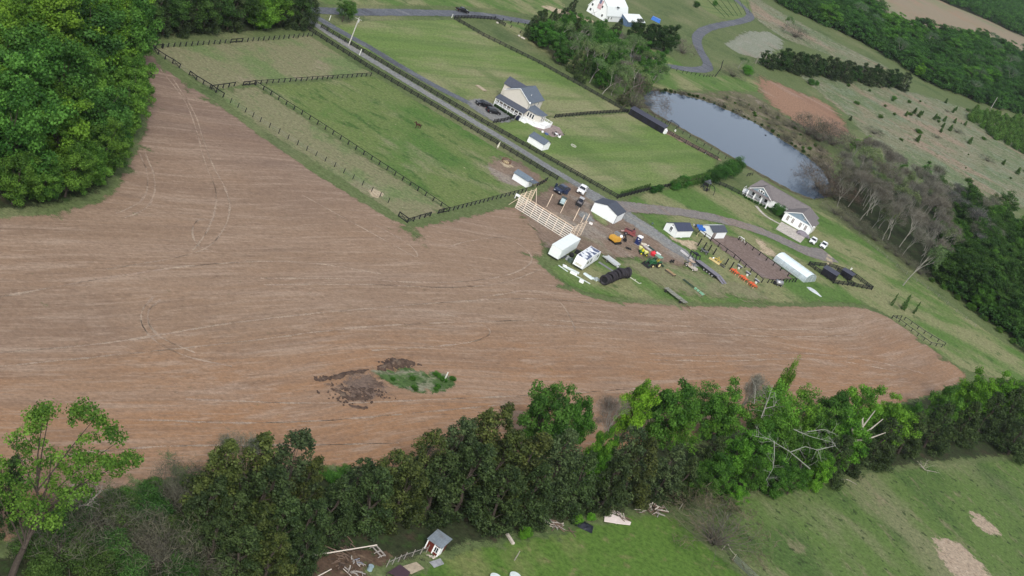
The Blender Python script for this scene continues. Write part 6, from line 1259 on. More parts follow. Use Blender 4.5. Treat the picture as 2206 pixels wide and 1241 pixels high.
MB().box(2.55, 2.59, 5.6, 6.3, .7, 2.4).build('door', WHP, t); MB().box(.5, 2.05, -.02, .02, .9, 1.4).build('rear_panel', mat('cream_panel', (.62, .6, .52), .5), t)
MB().box(.9, 1.5, 3.0, 3.6, 2.79, 3.0).box(1.0, 1.5, 6.6, 7.2, 2.79, 2.95).build('roof_vent', WHP, t); axle(t, 2.4, 4.0, .38, 2, .95); axle(t, .15, 4.0, .38, 2, .95)
MB().bar((.6, 10.2, .5), (1.27, 12.0, .5), .12).bar((1.95, 10.2, .5), (1.27, 12.0, .5), .12).build('hitch', BLK, t); MB().box(.2, 2.35, .2, 10, .35, .55).build('chassis', BLK, t)
# gooseneck flatbed with ramps
t = thing('flatbed_trailer', 'black gooseneck flatbed trailer with a grey deck and rear ramps', 'trailer', (1494, 567), math.radians(-35))
GD = mat('weathered_deck', (.2, .19, .22), .8, var=.2, stripes=(1, .3, .01, .8)); BF = mat('black_frame_steel', (.018, .018, .025), .6)
MB().box(0, 8.4, .1, 2.5, .95, 1.02).build('deck', GD, t); MB().box(0, 8.4, .02, .12, .7, 1.0).box(0, 8.4, 2.48, 2.58, .7, 1.0).box(0, 8.4, .8, 1.0, .6, .94).box(0, 8.4, 1.7, 1.9, .6, .94).build('chassis', BF, t)
for i in range(4): wheel(t, 3.9 + i * 1.05, .0, .42, .3, mat('grey_hub', (.35, .35, .34), .6)); wheel(t, 3.9 + i * 1.05, 2.6, .42, .3)
MB().prism([(8.4, .98), (10.9, .2), (10.9, .12), (8.4, .85)], .1, 1.1).prism([(8.4, .98), (10.9, .2), (10.9, .12), (8.4, .85)], 1.5, 2.5).build('ramp', GD, t)
MB().bar((0, .3, 1.0), (-.4, .3, 2.2), .2).bar((0, 2.3, 1.0), (-.4, 2.3, 2.2), .2).bar((-.4, .3, 2.2), (-.4, 2.3, 2.2), .2).bar((-.4, .8, 2.2), (-3.2, 1.3, 2.1), .25).bar((-.4, 1.8, 2.2), (-3.2, 1.3, 2.1), .25).bar((-3.1, 1.3, 2.1), (-3.1, 1.3, 1.2), .22).bar((-2.4, .5, 0), (-2.4, .5, 2.1), .15).bar((-2.4, 2.1, 0), (-2.4, 2.1, 2.1), .15).build('gooseneck', BF, t)
MB().box(-1.9, -.9, .6, 2.0, 2.15, 2.5).build('tool_box', BF, t)
o = MB().box(0, 4.6, -.25, .25, .05, .5).build('steel_beam', mat('pale_beam', (.62, .6, .6), .6)); o.location = G(1466, 541); o.rotation_euler[2] = math.radians(-38); tag(o, 'long pale beam lying under the neck of the flatbed trailer', 'beam')
# tan utility cart
t = thing('golf_cart', 'tan utility cart with a cargo bed in front of the flatbed trailer', 'cart', (1488, 579), math.radians(-33)); TN = mat('cart_tan', (.48, .36, .27), .6); 
MB().box(-1.6, 1.6, -.65, .65, .35, .7).build('body', mat('cart_cream', (.5, .45, .4), .5), t, bevel=.05); MB().box(-1.4, .1, -.6, .6, 1.85, 1.93).build('roof', TN, t); MB().box(-.8, -.3, -.55, .55, .7, 1.0).box(-.95, -.8, -.55, .55, .9, 1.45).build('seat', TN, t)
MB().box(.4, 1.55, -.6, .6, .7, .95, taper=.05).build('cargo_bed', mat('cart_cream', (.5, .45, .4), .5), t)
for x in (-1.3, .0): MB().bar((x, .55, .7), (x, .55, 1.85), .05).bar((x, -.55, .7), (x, -.55, 1.85), .05).build('roof_post', BLK, t)
MB().box(-2.0, -1.6, -.7, .7, .3, .6).build('bumper', BLK, t)
for x in (-1.1, 1.1):
    for y in (-.68, .68): wheel(t, x, y, .33, .25, mat('cream_hub', (.6, .57, .5), .5))
# hay wagon
t = thing('hay_wagon', 'weathered grey flat hay wagon with loose boards at the field side', 'wagon', (1427, 626), math.radians(-33))
for i in range(9): MB().box(i * .8, i * .8 + rnd.uniform(.5, .78), .0 + rnd.uniform(0, .15), 2.2 - rnd.uniform(0, .2), .8, .86).build('deck_board', mat('grey_plank', (.25, .25, .21), .9, var=.35), t)
MB().box(0, 7.2, .5, .65, .6, .8).box(0, 7.2, 1.5, 1.65, .6, .8).build('chassis', mat('brown_beam', (.12, .1, .08), .9), t)
for x in (.9, 6.0):
    for y in (.1, 2.1): wheel(t, x, y, .36, .22, RUST)
MB().bar((7.2, 1.1, .5), (9.0, 1.1, .2), .1).build('tongue', RUST, t)
# orange implements
OR = mat('implement_orange', (.68, .13, .045), .55, var=.12)
def implement(label, at, rz, m=OR, group=None):
    t = thing('tine_cultivator', label, 'implement', at, rz, group)
    MB().box(-1.25, 1.25, -.12, .12, .75, .95).box(-1.25, 1.25, .55, .75, .75, .95).box(-.9, .9, .0, .7, .9, .98).build('toolbar', m, t)
    for x in (-1.1, -.4, .4, 1.1): MB().bar((x, -.5, .8), (x, 1.1, .8), .18).bar((x, -.5, .8), (x, -.6, .15), .12).bar((x, 1.1, .8), (x, 1.2, .15), .12).build('shank', m, t)
    MB().bar((-.4, .3, .9), (0, .3, 1.55), .12).bar((.4, .3, .9), (0, .3, 1.55), .12).build('hitch', m, t)
    mb = MB()
    for i in range(12): mb.bar((-1.2 + i * .22, 1.2, .6), (-1.2 + i * .22, 2.1, .15), .05)
    mb.build('rake_tines', RUST, t)
    for s in (-1, 1): MB().tube((s * 1.1 - .05, -.65, .25), (s * 1.1 + .05, -.65, .25), .25, .25, 12).build('disc', mat('tan_disc', (.5, .38, .25), .6), t)
    return t
implement('orange cultivator, nearest the flatbed of the three in the row', (1580, 589), math.radians(-38)); implement('orange cultivator in the middle of the row of three', (1599, 603), math.radians(-38)); implement('orange cultivator at the lower end of the row of three', (1618, 617), math.radians(-38))
for i, (x, y) in enumerate(((1592, 577), (1610, 592), (1629, 608))):
    t = thing('seeder_unit', ['small dark hopper with a white bucket behind the nearest orange cultivator', 'small dark hopper with a white bucket behind the middle orange cultivator', 'small dark hopper with a white bucket behind the lowest orange cultivator'][i], 'implement', (x, y), math.radians(-38), 'dark hoppers along the arena fence')
    MB().box(-.8, .8, -.25, .25, .4, .8, taper=.06).build('hopper', mat('dark_hopper', (.09, .09, .11), .6), t); MB().box(-.9, .9, -.3, .3, .8, .86).build('lid', mat('pale_lid', (.4, .4, .4), .5), t); MB().bar((-.7, 0, .4), (-.7, 0, 0), .08).bar((.7, 0, .4), (.7, 0, 0), .08).build('leg', BLK, t)
    MB().tube((.5, -.9, 0), (.5, -.9, .45), .3, .33, 10).build('bucket', mat('white_bucket', (.75, .75, .68), .6), t)
# yellow three-point blade, black quad and posts by the arena
t = thing('road_grader_blade', 'yellow box blade implement beside the arena fence', 'implement', (1541, 565), math.radians(-25)); YO = mat('ochre_paint', (.6, .42, .06), .6, var=.2)
MB().box(-2.1, 1.6, -.45, -.3, .1, .6).box(-2.1, 1.6, -.7, -.45, .1, .2).build('blade', mat('pale_ochre', (.62, .5, .25), .6), t)
for x in (-.9, .2, 1.2): MB().bar((x, -.3, .5), (x, 1.0, .8), .12).bar((x, 1.0, .8), (x, 1.0, .1), .1).build('shank', YO, t)
MB().bar((-.9, 1, .8), (1.2, 1, .8), .14).bar((-.4, .4, .7), (.1, .6, 1.8), .1).bar((.7, .4, .7), (.1, .6, 1.8), .1).bar((1.2, .5, .7), (1.5, .7, 2.0), .05).build('mast', YO, t); MB().ball((-1.2, .4, .6), .3, 8, 5).build('light', WHP, t)
for x in (-1.2, -.3, .5): MB().tube((x, 1.4, .35), (x + .12, 1.4, .35), .35, .35, 12).build('disc', mat('tan_disc', (.5, .38, .25), .6), t)
t = thing('quad_bike', 'black quad bike parked beside the arena fence', 'quad bike', (1516, 545), math.radians(-10))
MB().box(-.8, .8, -.3, .3, .4, .75).build('body', mat('grey_paint', (.15, .16, .17), .5), t, bevel=.06); MB().box(-.5, .1, -.18, .18, .75, .95).build('seat', BLK, t); MB().bar((.35, -.4, 1.1), (.35, .4, 1.1), .05).bar((.35, 0, .7), (.35, 0, 1.1), .05).build('handlebar', BLK, t); MB().box(.4, 1.0, -.4, .4, .72, .78).box(-1.1, -.5, -.4, .4, .72, .78).build('rack', STEEL, t)
for x in (-.65, .65):
    for y in (-.5, .5): wheel(t, x, y, .3, .25)
t = thing('disc_harrow', 'grey and black disc harrow at the lower right of the yellow blade', 'implement', (1555, 574), math.radians(-25))
MB().box(-.9, .9, -.05, .1, .5, .62).bar((0, 0, .55), (.1, 1.0, .9), .1).build('toolbar', BLK, t)
for i in range(7): MB().tube((-.85 + i * .28, -.3, .3), (-.8 + i * .28, -.3, .3), .3, .3, 12).build('disc', STEEL, t)
for i, (x, y, z, lb) in enumerate(((1503, 530, 2.6, 'thick black post leaning near the straw patch'), (1515, 536, 2.2, 'black post left of the quad bike'), (1526, 541, 2.2, 'black post right of the quad bike'), (1536, 549, 2.2, 'black post behind the yellow blade'), (1562, 571, 2.2, 'black post behind the disc harrow'), (1572, 581, 2.6, 'black post at the first orange cultivator'))):
    o = MB().bar((0, 0, 0), (.1, .1, z), .26).build('steel_post', BLK); o.location = G(x, y); tag(o, lb, 'post', 'black posts beside the arena')
o = MB().bar((0, 0, 0), (0, 0, 1.2), .12).bar((0, 0, 0), (0, 0, .15), .3).build('timber_stake', mat('yellow_stake', (.55, .48, .28), .8)); o.location = G(1501, 509); tag(o, 'thin yellow stake between the two white sheds', 'stake')
# green planter
t = thing('field_planter', 'long green planter implement lying in the grass below the flatbed', 'implement', (1478, 610), math.radians(-36)); LG = mat('pale_green_steel', (.22, .45, .3), .55); DG = mat('dark_green_steel', (.02, .05, .03), .6)
MB().bar((-1.2, -.3, .4), (2.6, -.3, .4), .16).bar((-1.2, .4, .4), (2.6, .4, .4), .16).build('toolbar', DG, t)
for x in (-1.2, 0, 1.2, 2.5): MB().bar((x, -.4, .4), (x, .5, .4), .12).build('crossbar', DG, t)
for x in (2.9, 3.9, 4.9, 5.6): MB().box(x, x + .6, -.4 + (x % 1) * .3, .3, .2, .7, taper=.1).bar((x, .3, .4), (x + .4, 1.0, .3), .14).build('row_unit', LG, t)
t = thing('slatted_implement', 'tan slatted farm implement behind the green tractor', 'implement', (1443, 590), math.radians(-33)); TB = mat('tan_timber', (.4, .28, .15), .85, var=.3)  # tan slatted implement standing on legs
for i in range(7): MB().box(-1.5 + i * .45, -1.2 + i * .45, -.5, .6, .55, .65).build('slat', TB, t)
MB().box(-1.6, 1.6, -.55, -.45, .2, .55).box(-1.6, 1.6, .5, .6, .2, .55).build('side_rail', mat('brown_beam', (.12, .1, .08), .9), t)
for x in (-1.4, 1.4): MB().bar((x, -.5, .3), (x, -.5, 0), .12).bar((x, .55, .3), (x, .55, 0), .12).build('leg', BLK, t)
for i, (x, y) in enumerate(((1444, 566), (1449, 566))):
    o = MB().tube((0, 0, 0), (0, .1, .9), .32, .26, 9).build('black_stump', BLK); o.location = G(x, y); tag(o, ['left one of two short black stumps on the grass above the flatbed', 'right one of two short black stumps on the grass above the flatbed'][i], 'stump')  # a pair of short black stumps
t = thing('engine_block', 'small dark open frame lying on the dirt below the portable toilet', 'frame', (1353, 537), .4)  # small open frame of dark bars
MB().bar((-.7, -.5, .3), (.7, -.5, .3), .14).bar((-.7, .5, .3), (.7, .5, .3), .14).bar((-.7, -.5, .3), (-.7, .5, .3), .14).bar((.7, -.5, .3), (.7, .5, .3), .14).box(-.2, .2, -.2, .2, .1, .5).build('chassis', BLK, t)
for x in (-.6, .6): MB().bar((x, 0, .3), (x, 0, .7), .1).build('bracket', STEEL, t)
t = thing('loader_attachment', 'white and pale metal frame lying on the grass behind the yellow machine', 'frame', (1393, 536), math.radians(-30))
PM = mat('pale_metal', (.6, .58, .58), .6, .2)
MB().bar((-1.2, -.3, .3), (1.3, -.3, .3), .2).bar((-1.2, .4, .3), (1.3, .4, .3), .2).build('rail', PM, t)
for x in (-1.2, -.3, .5, 1.3): MB().bar((x, -.3, .3), (x, .4, .3), .16).build('crossbar', PM, t)
t = thing('steel_gutter', 'dark green channel with white ends lying along the gravel edge', 'channel', (1397, 532), math.radians(-35))
MB().box(0, 3.1, -.2, .2, .05, .35).build('channel', mat('teal_dark', (.02, .06, .055), .6), t); MB().box(-.35, 0, -.22, .22, .05, .4).build('end_cap', WHP, t); MB().box(3.1, 4.6, -.25, .25, .05, .4).build('end_piece', WHP, t)
o = MB().box(0, 1.3, -.4, .4, .05, .3).box(.6, 1.6, -.1, .6, .1, .4, rz=.6).build('scrap_wood', mat('cream_scrap', (.62, .58, .48), .8)); o.location = G(1381, 525); tag(o, 'cream scrap boards beside the portable toilet', 'scrap')
# tank trailer
t = thing('tank_trailer', 'silver cylindrical tank on small wheels below the arena end', 'tank', (1676, 615), math.radians(25))
MB().tube((-1.1, 0, 1.0), (1.0, 0, 1.0), .7, .7, 18).build('tank', mat('silver_tank', (.42, .42, .43), .4, .6, var=.2), t, True); MB().box(-1.2, 1.1, -.4, .4, .3, .5).build('chassis', BLK, t); MB().tube((1.0, 0, 1.0), (1.25, 0, 1.0), .7, .35, 18).build('end_cap', mat('grey_cap', (.25, .25, .26), .5), t, True)
MB().box(-1.7, -1.2, -.5, .5, .2, .9).build('pump', BLK, t)
for x in (-.6, .7):
    for y in (-.6, .6): wheel(t, x, y, .32, .22)
# big tyres in a curved row
def tyre_mesh(r0, r1, w):
    mb = MB(); n, m_ = 28, 8; vs = []; fs = []
    for i in range(n):
        a = 2 * math.pi * i / n
        for j in range(m_):
            b = 2 * math.pi * j / m_; rr = (r0 + r1) / 2 + (r0 - r1) / 2 * math.cos(b) * (1.0 + (.05 if i % 2 else 0) * (math.cos(b) > .5)); vs.append((w / 2 * math.sin(b), rr * math.cos(a), rr * math.sin(a)))
    for i in range(n):
        for j in range(m_): fs.append((i * m_ + j, ((i + 1) % n) * m_ + j, ((i + 1) % n) * m_ + (j + 1) % m_, i * m_ + (j + 1) % m_))
    return mb.add(vs, fs)
TYB = mat('old_tyre_rubber', (.024, .021, .026), .75, var=.35, dirt=(.07, .065, .07))
TYPTS = [(1298, 613), (1304, 610.5), (1310, 608), (1316.5, 605), (1323, 602), (1329.5, 599.5), (1336, 598), (1342, 597.5), (1347, 598)]
for i, (x, y) in enumerate(TYPTS):
    rr = (1.35, 1.3, 1.45, 1.35, 1.4, 1.5, 1.35, 1.3, 1.5)[i]
    t = thing('tractor_tyre', ['huge black tyre closing the near left end of the row', 'huge black tyre, second from the near end of the row', 'huge black tyre, third from the near end of the row', 'huge black tyre, fourth from the near end of the row', 'huge black tyre in the middle of the curved row', 'huge black tyre, fourth from the far right end of the row', 'huge black tyre, third from the far right end of the row', 'huge black tyre, second from the far right end of the row', 'huge black tyre closing the far right end of the row'][i], 'tyre', (x, y), math.radians((72, 70, 68, 66, 63, 58, 52, 44, 36)[i]), 'huge tyres in a curved row')
    tyre_mesh(rr, rr * .5, .98).build('rubber', TYB, t, True).location = (0, 0, rr); MB().tube((-.2, 0, rr), (.2, 0, rr), rr * .5, rr * .5, 16).build('inner_disc', mat('tyre_hollow', (.012, .012, .014), .9), t)
# white boards, shell, deck trailer near the camper
def board(label, px, w, h=.12, m=None, name='board', z=.03):
    m = m or WHP; a, b = G(*px[0]), G(*px[1]); l = (b - a).length
    o = MB().box(0, l, -w / 2, w / 2, z, z + h).build(name, m); o.location = a; o.rotation_euler[2] = math.atan2(b.y - a.y, b.x - a.x); tag(o, label, 'board'); return o
PB = mat('pale_board', (.62, .68, .66), .6, var=.15)
board('long narrow greenish-white board nearest the field edge', ((1203, 572), (1223, 586)), .35, m=PB); board('wide white panel lying in front of the camper', ((1214, 574), (1247, 590)), 1.1, .2, m=PB); board('long thin white board pointing at the tyres', ((1241, 595), (1271, 612)), .35, m=PB)
board('short white block at the lower end of the scattered boards', ((1247, 606), (1256, 610)), 1.0, .5); board('white offcut in the middle of the scattered boards', ((1228, 587), (1242, 594)), 1.0, .3)
board('small white sheet at the upper end of the scattered panels', ((1212, 573), (1220, 576)), 1.0, .3)
t = thing('boat_shell', 'pale curved shell with crumpled grey pieces between camper and tyres', 'shell', (1267, 597), math.radians(-20))
side_prism(MB(), [(-1.3, .15), (1.2, .05), (1.5, .3), (1.2, .5), (-1.2, .55), (-1.5, .4)], -.7, .6, .2).build('hull', mat('pale_shell', (.62, .7, .7), .5), t, bevel=.08); r = random.Random(5)
for i in range(7): x, y = r.uniform(-.3, 2.2), r.uniform(.2, 2.0); MB().box(x, x + .7, y, y + .5, .02, r.uniform(.2, .5), rz=r.uniform(-1, 1)).build('fragment', mat('pale_shell_grey', (.42, .48, .48), .6), t)
t = thing('utility_trailer', 'low pale flat trailer parked behind the camper', 'trailer', (1296, 556), math.radians(-33))
MB().box(0, 4.6, 0, 2.4, .55, .62).build('deck', mat('pale_grey_deck', (.5, .52, .52), .6, var=.12), t); MB().box(0, 4.6, -.05, .05, .55, .9).box(0, 4.6, 2.35, 2.45, .55, .9).build('side_rail', mat('galv_rail', (.6, .62, .62), .5, .3), t); MB().bar((4.6, .4, .5), (5.9, 1.2, .4), .1).bar((4.6, 2.0, .5), (5.9, 1.2, .4), .1).build('hitch', STEEL, t)
for y in (-.15, 2.55): wheel(t, 2.0, y, .33)
board('long grey plank running from the flat trailer to the tyres', ((1290, 565), (1325, 588)), .9, .12, mat('dark_plank', (.2, .2, .21), .8, var=.2)); board('white post lying beside the far end of the plank', ((1322, 569), (1331, 577)), .5, .3)
t = thing('pipe_frame', 'long cream L-shaped pipe lying right of the tyres', 'pipe', (1355, 597), head((1355, 597), (1377, 612))); l_ = dist((1355, 597), (1377, 612)); CP = mat('cream_pipe', (.6, .62, .5), .6)
MB().bar((0, 0, .15), (l_, 0, .15), .16).build('pipe', CP, t)
for x, d in ((0, .8), (l_ * .5, .8), (l_, 1.0)): MB().bar((x, 0, .15), (x, d, .15), .14).build('branch_pipe', CP, t)
r = random.Random(8); t = thing('engine_pile', 'pile of grey engine parts between the box trailer and the camper', 'pile', (1217, 561))
for i in range(12):
    x, y = r.uniform(-1.2, 1.6), r.uniform(-.6, 2.6); MB().box(x, x + r.uniform(.3, .9), y, y + r.uniform(.3, .7), 0, r.uniform(.3, 1.0), rz=r.uniform(-1, 1)).build('item', mat(*r.choice([('pile_grey', (.3, .32, .33)), ('pile_dark', (.07, .08, .09)), ('pile_green', (.1, .14, .12))])), t)
o = MB().ball((0, 0, .55), .7, 8, 6).build('covered_barrel', BLK); o.location = G(1230, 553); tag(o, 'round black object in front of the hitch of the camper', 'barrel')
o = MB().box(-.9, .9, -.5, .5, .0, 1.0, taper=.15).build('covered_crate', BLK); o.location = G(1244, 547); tag(o, 'black covered crate between the box trailer and camper', 'crate')
# crumpled sheet
mb = MB(); r = random.Random(4); vs = []
for i in range(13):
    for j in range(8): u_, v_ = i / 12, j / 7; e = math.sin(math.pi * u_) * math.sin(math.pi * v_); vs.append((u_ * 5.2 - 2.6 + r.uniform(-.1, .1), (v_ - .5) * 2.4 * (.4 + .8 * math.sin(math.pi * min(1, u_ + .15))) + r.uniform(-.1, .1), .04 + e * .35 * r.uniform(.2, 1.3)))
mb.add(vs, [(i * 8 + j, i * 8 + 8 + j, i * 8 + 9 + j, i * 8 + 1 + j) for i in range(12) for j in range(7)])
o = mb.build('plastic_sheet', mat('crumpled_plastic', (.55, .58, .6), .35, var=.3, spec=.5)); o.location = G(1755, 629); o.rotation_euler[2] = math.radians(-38); tag(o, 'crumpled silvery plastic sheet on the grass below the greenhouse', 'plastic sheet')
# playset
t = thing('playset', 'dark playset with a swing arm and slide on the lawn before the hedge', 'playset', (1518, 408), math.radians(-25))
for x in (-1, 1):
    for y in (-.8, .8): MB().bar((x * 1.3, y * 1.2, 0), (x * .5, y, 3.2), .18).build('leg', BLK, t)
MB().box(-.8, .8, -.9, .9, 1.5, 1.62).build('platform', BLK, t); MB().prism([(-1, 2.6), (1, 2.6), (0, 3.7)], -1, 1).build('roof', mat('dark_grey_canvas', (.08, .09, .1), .7), t); MB().box(-.8, .8, -.9, -.85, 1.6, 2.3).build('panel', BLK, t)
sa = [Vector((.8, 0, 2.6)), Vector((2.4, .1, 2.5)), Vector((3.4, -.2, 1.8)), Vector((3.9, -.8, .1))]; mb = MB()
for a, b in zip(sa[:-1], sa[1:]): mb.tube(a, b, .12, .12, 6)
mb.build('swing_arm', BLK, t); MB().box(.9, 1.6, -1.6, -1.0, .3, 1.2).build('bucket_swing', BLK, t); MB().bar((-.8, -.9, 1.5), (.9, -2.3, .2), .3, .08).build('slide', mat('dark_green_paint', (.02, .035, .03), .5), t)
# round feeders, platform, poles, markers
def ring(label, at, rad, n, m, h=.9, tilt=0):
    t = thing('hay_feeder', label, 'feeder', at); mb = MB()
    for z in (.1, h):
        for i in range(n): a, b = 2 * math.pi * i / n, 2 * math.pi * (i + 1) / n; mb.bar((rad * math.cos(a), rad * math.sin(a), z), (rad * math.cos(b), rad * math.sin(b), z), .1)
    mb.build('hoop', m, t); mb = MB()
    for i in range(n): a = 2 * math.pi * i / n; mb.bar((rad * math.cos(a), rad * math.sin(a), .05), (rad * math.cos(a), rad * math.sin(a), h), .07)
    mb.build('upright', m, t); return t
ring('rusty round hay feeder on the bare paddock ground', (1090, 350), 1.35, 16, RUST); MB().ball((0, 0, .2), 1.0, 10, 5, .4).build('hay', mat('hay', (.5, .4, .24), .9), bpy.data.objects['hay_feeder'])
ring('low pale fire ring on the square lawn', (1235, 315), .9, 14, mat('pale_stone_ring', (.5, .5, .42), .9), .3)
o = MB().box(-1.9, 1.9, -.9, .9, .1, .35).build('timber_platform', mat('tan_platform', (.4, .33, .24), .85, var=.2)); o.location = G(1036, 191); o.rotation_euler[2] = math.radians(-30); tag(o, 'low wooden platform on the lawn left of the farmhouse', 'platform')
def upole(label, px, h, arm=True, m=None):
    m = m or mat('grey_pole_wood', (.45, .44, .4), .85); t = thing('utility_pole', label, 'utility pole', px)
    MB().tube((0, 0, -.3), (0, 0, h), .19, .12, 10).build('pole', m, t)
    if arm: MB().bar((-1.1, 0, h - .6), (1.1, 0, h - .6), .12).build('crossarm', m, t); MB().tube((.3, 0, h - 1.6), (.3, 0, h - .8), .2, .2, 10).build('transformer', mat('pale_grey_can', (.5, .52, .5), .4), t); MB().bar((.16, 0, 0), (.14, 0, h - 2), .05).build('conduit', mat('pale_pipe', (.7, .7, .64), .5), t)
    return t
upole('tall pale utility pole between the two lanes near the junction', (750.5, 98.5), 9.8); upole('utility pole at the edge of the far wood above the dry meadow', (1946, 196), 8, False); upole('utility pole at the far wood near the right edge of the view', (2135, 233), 8, False)
WPOST = mat('white_marker', (.72, .74, .68), .6)
for (x, y, h, lb) in ((774, 119, 2.1, 'thin white marker post on the verge between the lanes'), (956, 822, 2.2, 'thin white stake standing in the weedy island'), (709, 44, 1.8, 'small white stake at the foot of the road junction'), (973, 38, 1.4, 'white sign post at the corner of the big lawn'), (1454, 283, .7, 'small white sack on the sandy track by the pond'), (1519, 331, .6, 'small pale sack near the end of the sandy track'), (1832, 583, 1.0, 'small white bucket on the chicken run fence'), (1405, 483, .5, 'small dark-topped well cover on the lawn island')):
    o = MB().tube((0, 0, 0), (0, 0, h), .14 if h > 1.2 else .32, .12 if h > 1.2 else .26, 8).build('marker_post' if h > 1.2 else 'container', WPOST if 'dark' not in lb else mat('dark_teal', (.08, .12, .11), .6)); o.location = G(x, y); tag(o, lb, 'post' if h > 1.2 else 'container')
# patio things
t = thing('patio_set', 'dark patio table and chairs on the brick patio by the farmhouse', 'patio set', (1197, 292), .3)
MB().tube((0, 0, .68), (0, 0, .74), .6, .6, 14).tube((0, 0, 0), (0, 0, .7), .08, .08, 6).build('table', WHP, t)
for k in range(5): a = k * 1.256; q = MB().box(-.24, .24, -.24, .24, .42, .5).box(-.24, .24, .18, .24, .5, .95).bar((-.2, -.2, 0), (-.2, -.2, .42), .05).bar((.2, -.2, 0), (.2, -.2, .42), .05).bar((-.2, .2, 0), (-.2, .2, .42), .05).bar((.2, .2, 0), (.2, .2, .42), .05).build('chair', BLK, t); q.location = (1.1 * math.sin(a), 1.1 * math.cos(a), 0); q.rotation_euler[2] = -a
o = MB().box(-.5, .5, -.6, .6, .1, .6).build('cooler_box', WHP, bevel=.05); o.location = G(1204, 296); tag(o, 'white box at the lower corner of the patio furniture', 'box')
for i, (x, y) in enumerate(((1158, 273), (1172, 273), (1177, 274))):
    o = MB().box(-.4, .4, -.35, .35, 0, .85, taper=.08).build('grill', BLK); o.location = G(x, y); tag(o, ['black covered grill under the deck wall of the farmhouse', 'dark covered seat at the deck wall, left of two', 'dark covered seat at the deck wall, right of two'][i], 'grill' if i == 0 else 'seat')
o = MB().box(-.6, .6, -.4, .4, .1, .5).build('kiddie_pool', mat('blue_tub', (.06, .1, .26), .5)); o.location = G(1177, 290); tag(o, 'blue tub behind the white shed on the patio', 'tub')
o = MB().ball((0, 0, .3), .4, 8, 5).build('gas_tank', WHP); o.location = G(1168, 286); tag(o, 'white round tank behind the roof of the lawn shed', 'tank')
o = MB().bar((0, 0, 0), (0, 0, 2.4), .06).bar((0, 0, 2.4), (.5, 0, 2.6), .06).tube((0, 0, 0), (0, 0, .15), .35, .35, 8).build('hanger_pole', BLK); o.location = G(1214, 290); tag(o, 'thin black hooked pole on the lawn beside the patio', 'pole')
# bits on the pond
o = MB().ball((0, 0, .15), .4, 8, 5, .6).build('duck_decoy', BLK); o.location = G(1649, 292); tag(o, 'small dark bird-like float on the pond', 'float')
# ---------------------------------------------------------------- animals
def body_skin(name, verts, edges, m, parent, sub=2):
    me = bpy.data.meshes.new(name); me.from_pydata([v[:3] for v in verts], edges, []); o = obj(name, me, parent)
    sk = o.modifiers.new('Skin', 'SKIN'); sv = me.skin_vertices[0].data
    for i, v in enumerate(verts): sv[i].radius = (v[3], v[4] if len(v) > 4 else v[3]); sv[i].use_root = (i == 0)
    sb = o.modifiers.new('Sub', 'SUBSURF'); sb.levels = sub; sb.render_levels = sub; me.materials.append(m); return o
def horse(label, at, rz, coat, mane, legs=0.0, graze=0.0, s=1.0, lie=False):
    t = thing('horse', label, 'horse', at, rz); t.scale = (s, s, s)
    hx, hz_ = (1.15, 1.75) if not graze else (1.35, .75)
    V = [(0, 0, 1.12, .27, .30), (.45, 0, 1.10, .25, .30), (-.5, 0, 1.15, .25, .27), (-.72, 0, 1.12, .17, .2), (.72, 0, 1.25, .17, .22), (hx - .18, 0, (1.25 + hz_) / 2 + .08, .11, .15), (hx, 0, hz_, .09, .11), (hx + .32, 0, hz_ - .2, .07, .08), (hx + .48, 0, hz_ - .3, .055, .06)]
    E_ = [(0, 1), (0, 2), (2, 3), (1, 4), (4, 5), (5, 6), (6, 7), (7, 8)]
    for s_ in (-1, 1):
        o_ = .18 * s_ * legs; n = len(V)      # fore leg: elbow, knee (wrist), fetlock, hoof
        V += [(.5, .14 * s_, .92, .10), (.5 + o_, .15 * s_, .52, .055), (.5 + o_ * 1.3, .15 * s_, .14, .04), (.54 + o_ * 1.3, .15 * s_, .03, .05)]; E_ += [(1, n), (n, n + 1), (n + 1, n + 2), (n + 2, n + 3)]
        n = len(V)                            # hind leg: stifle, hock, fetlock, hoof
        V += [(-.5, .15 * s_, .88, .13), (-.68 - o_, .15 * s_, .52, .06), (-.6 - o_, .15 * s_, .14, .04), (-.56 - o_, .15 * s_, .03, .05)]; E_ += [(2, n), (n, n + 1), (n + 1, n + 2), (n + 2, n + 3)]
    body_skin('body', V, E_, coat, t)
    mb = MB(); mb.bar((.72, 0, 1.5), (hx - .05, 0, hz_ + .1), .06, .22); mb.build('mane', mane, t)
    MB().tube((-.86, 0, 1.2), (-1.0, 0, .85), .07, .08, 6).tube((-1.0, 0, .85), (-1.0, 0, .45), .08, .02, 6).build('tail', mane, t)
    for s_ in (-1, 1): MB().tube((hx - .02, .06 * s_, hz_ + .08), (hx - .02, .07 * s_, hz_ + .22), .035, .005, 5).build('ear', coat, t)
    return t
horse('dark brown horse walking alone in the green paddock', (898, 277), head((906, 278), (889, 276)), mat('bay_coat', (.055, .022, .012), .6, var=.3), mat('black_mane', (.008, .007, .007), .7), 1.0, s=1.15)
horse('cream white horse standing at the lane fence above the bare ground', (1071, 320), head((1068, 322), (1075, 310)), mat('cream_coat', (.6, .57, .45), .6), mat('cream_mane', (.68, .66, .56), .7), .3)
horse('white horse feeding at the arena fence below the open-sided shed', (1594, 519), head((1585, 512), (1602, 524)), mat('white_coat', (.68, .67, .62), .6), mat('white_mane', (.7, .7, .66), .7), .3, graze=1)
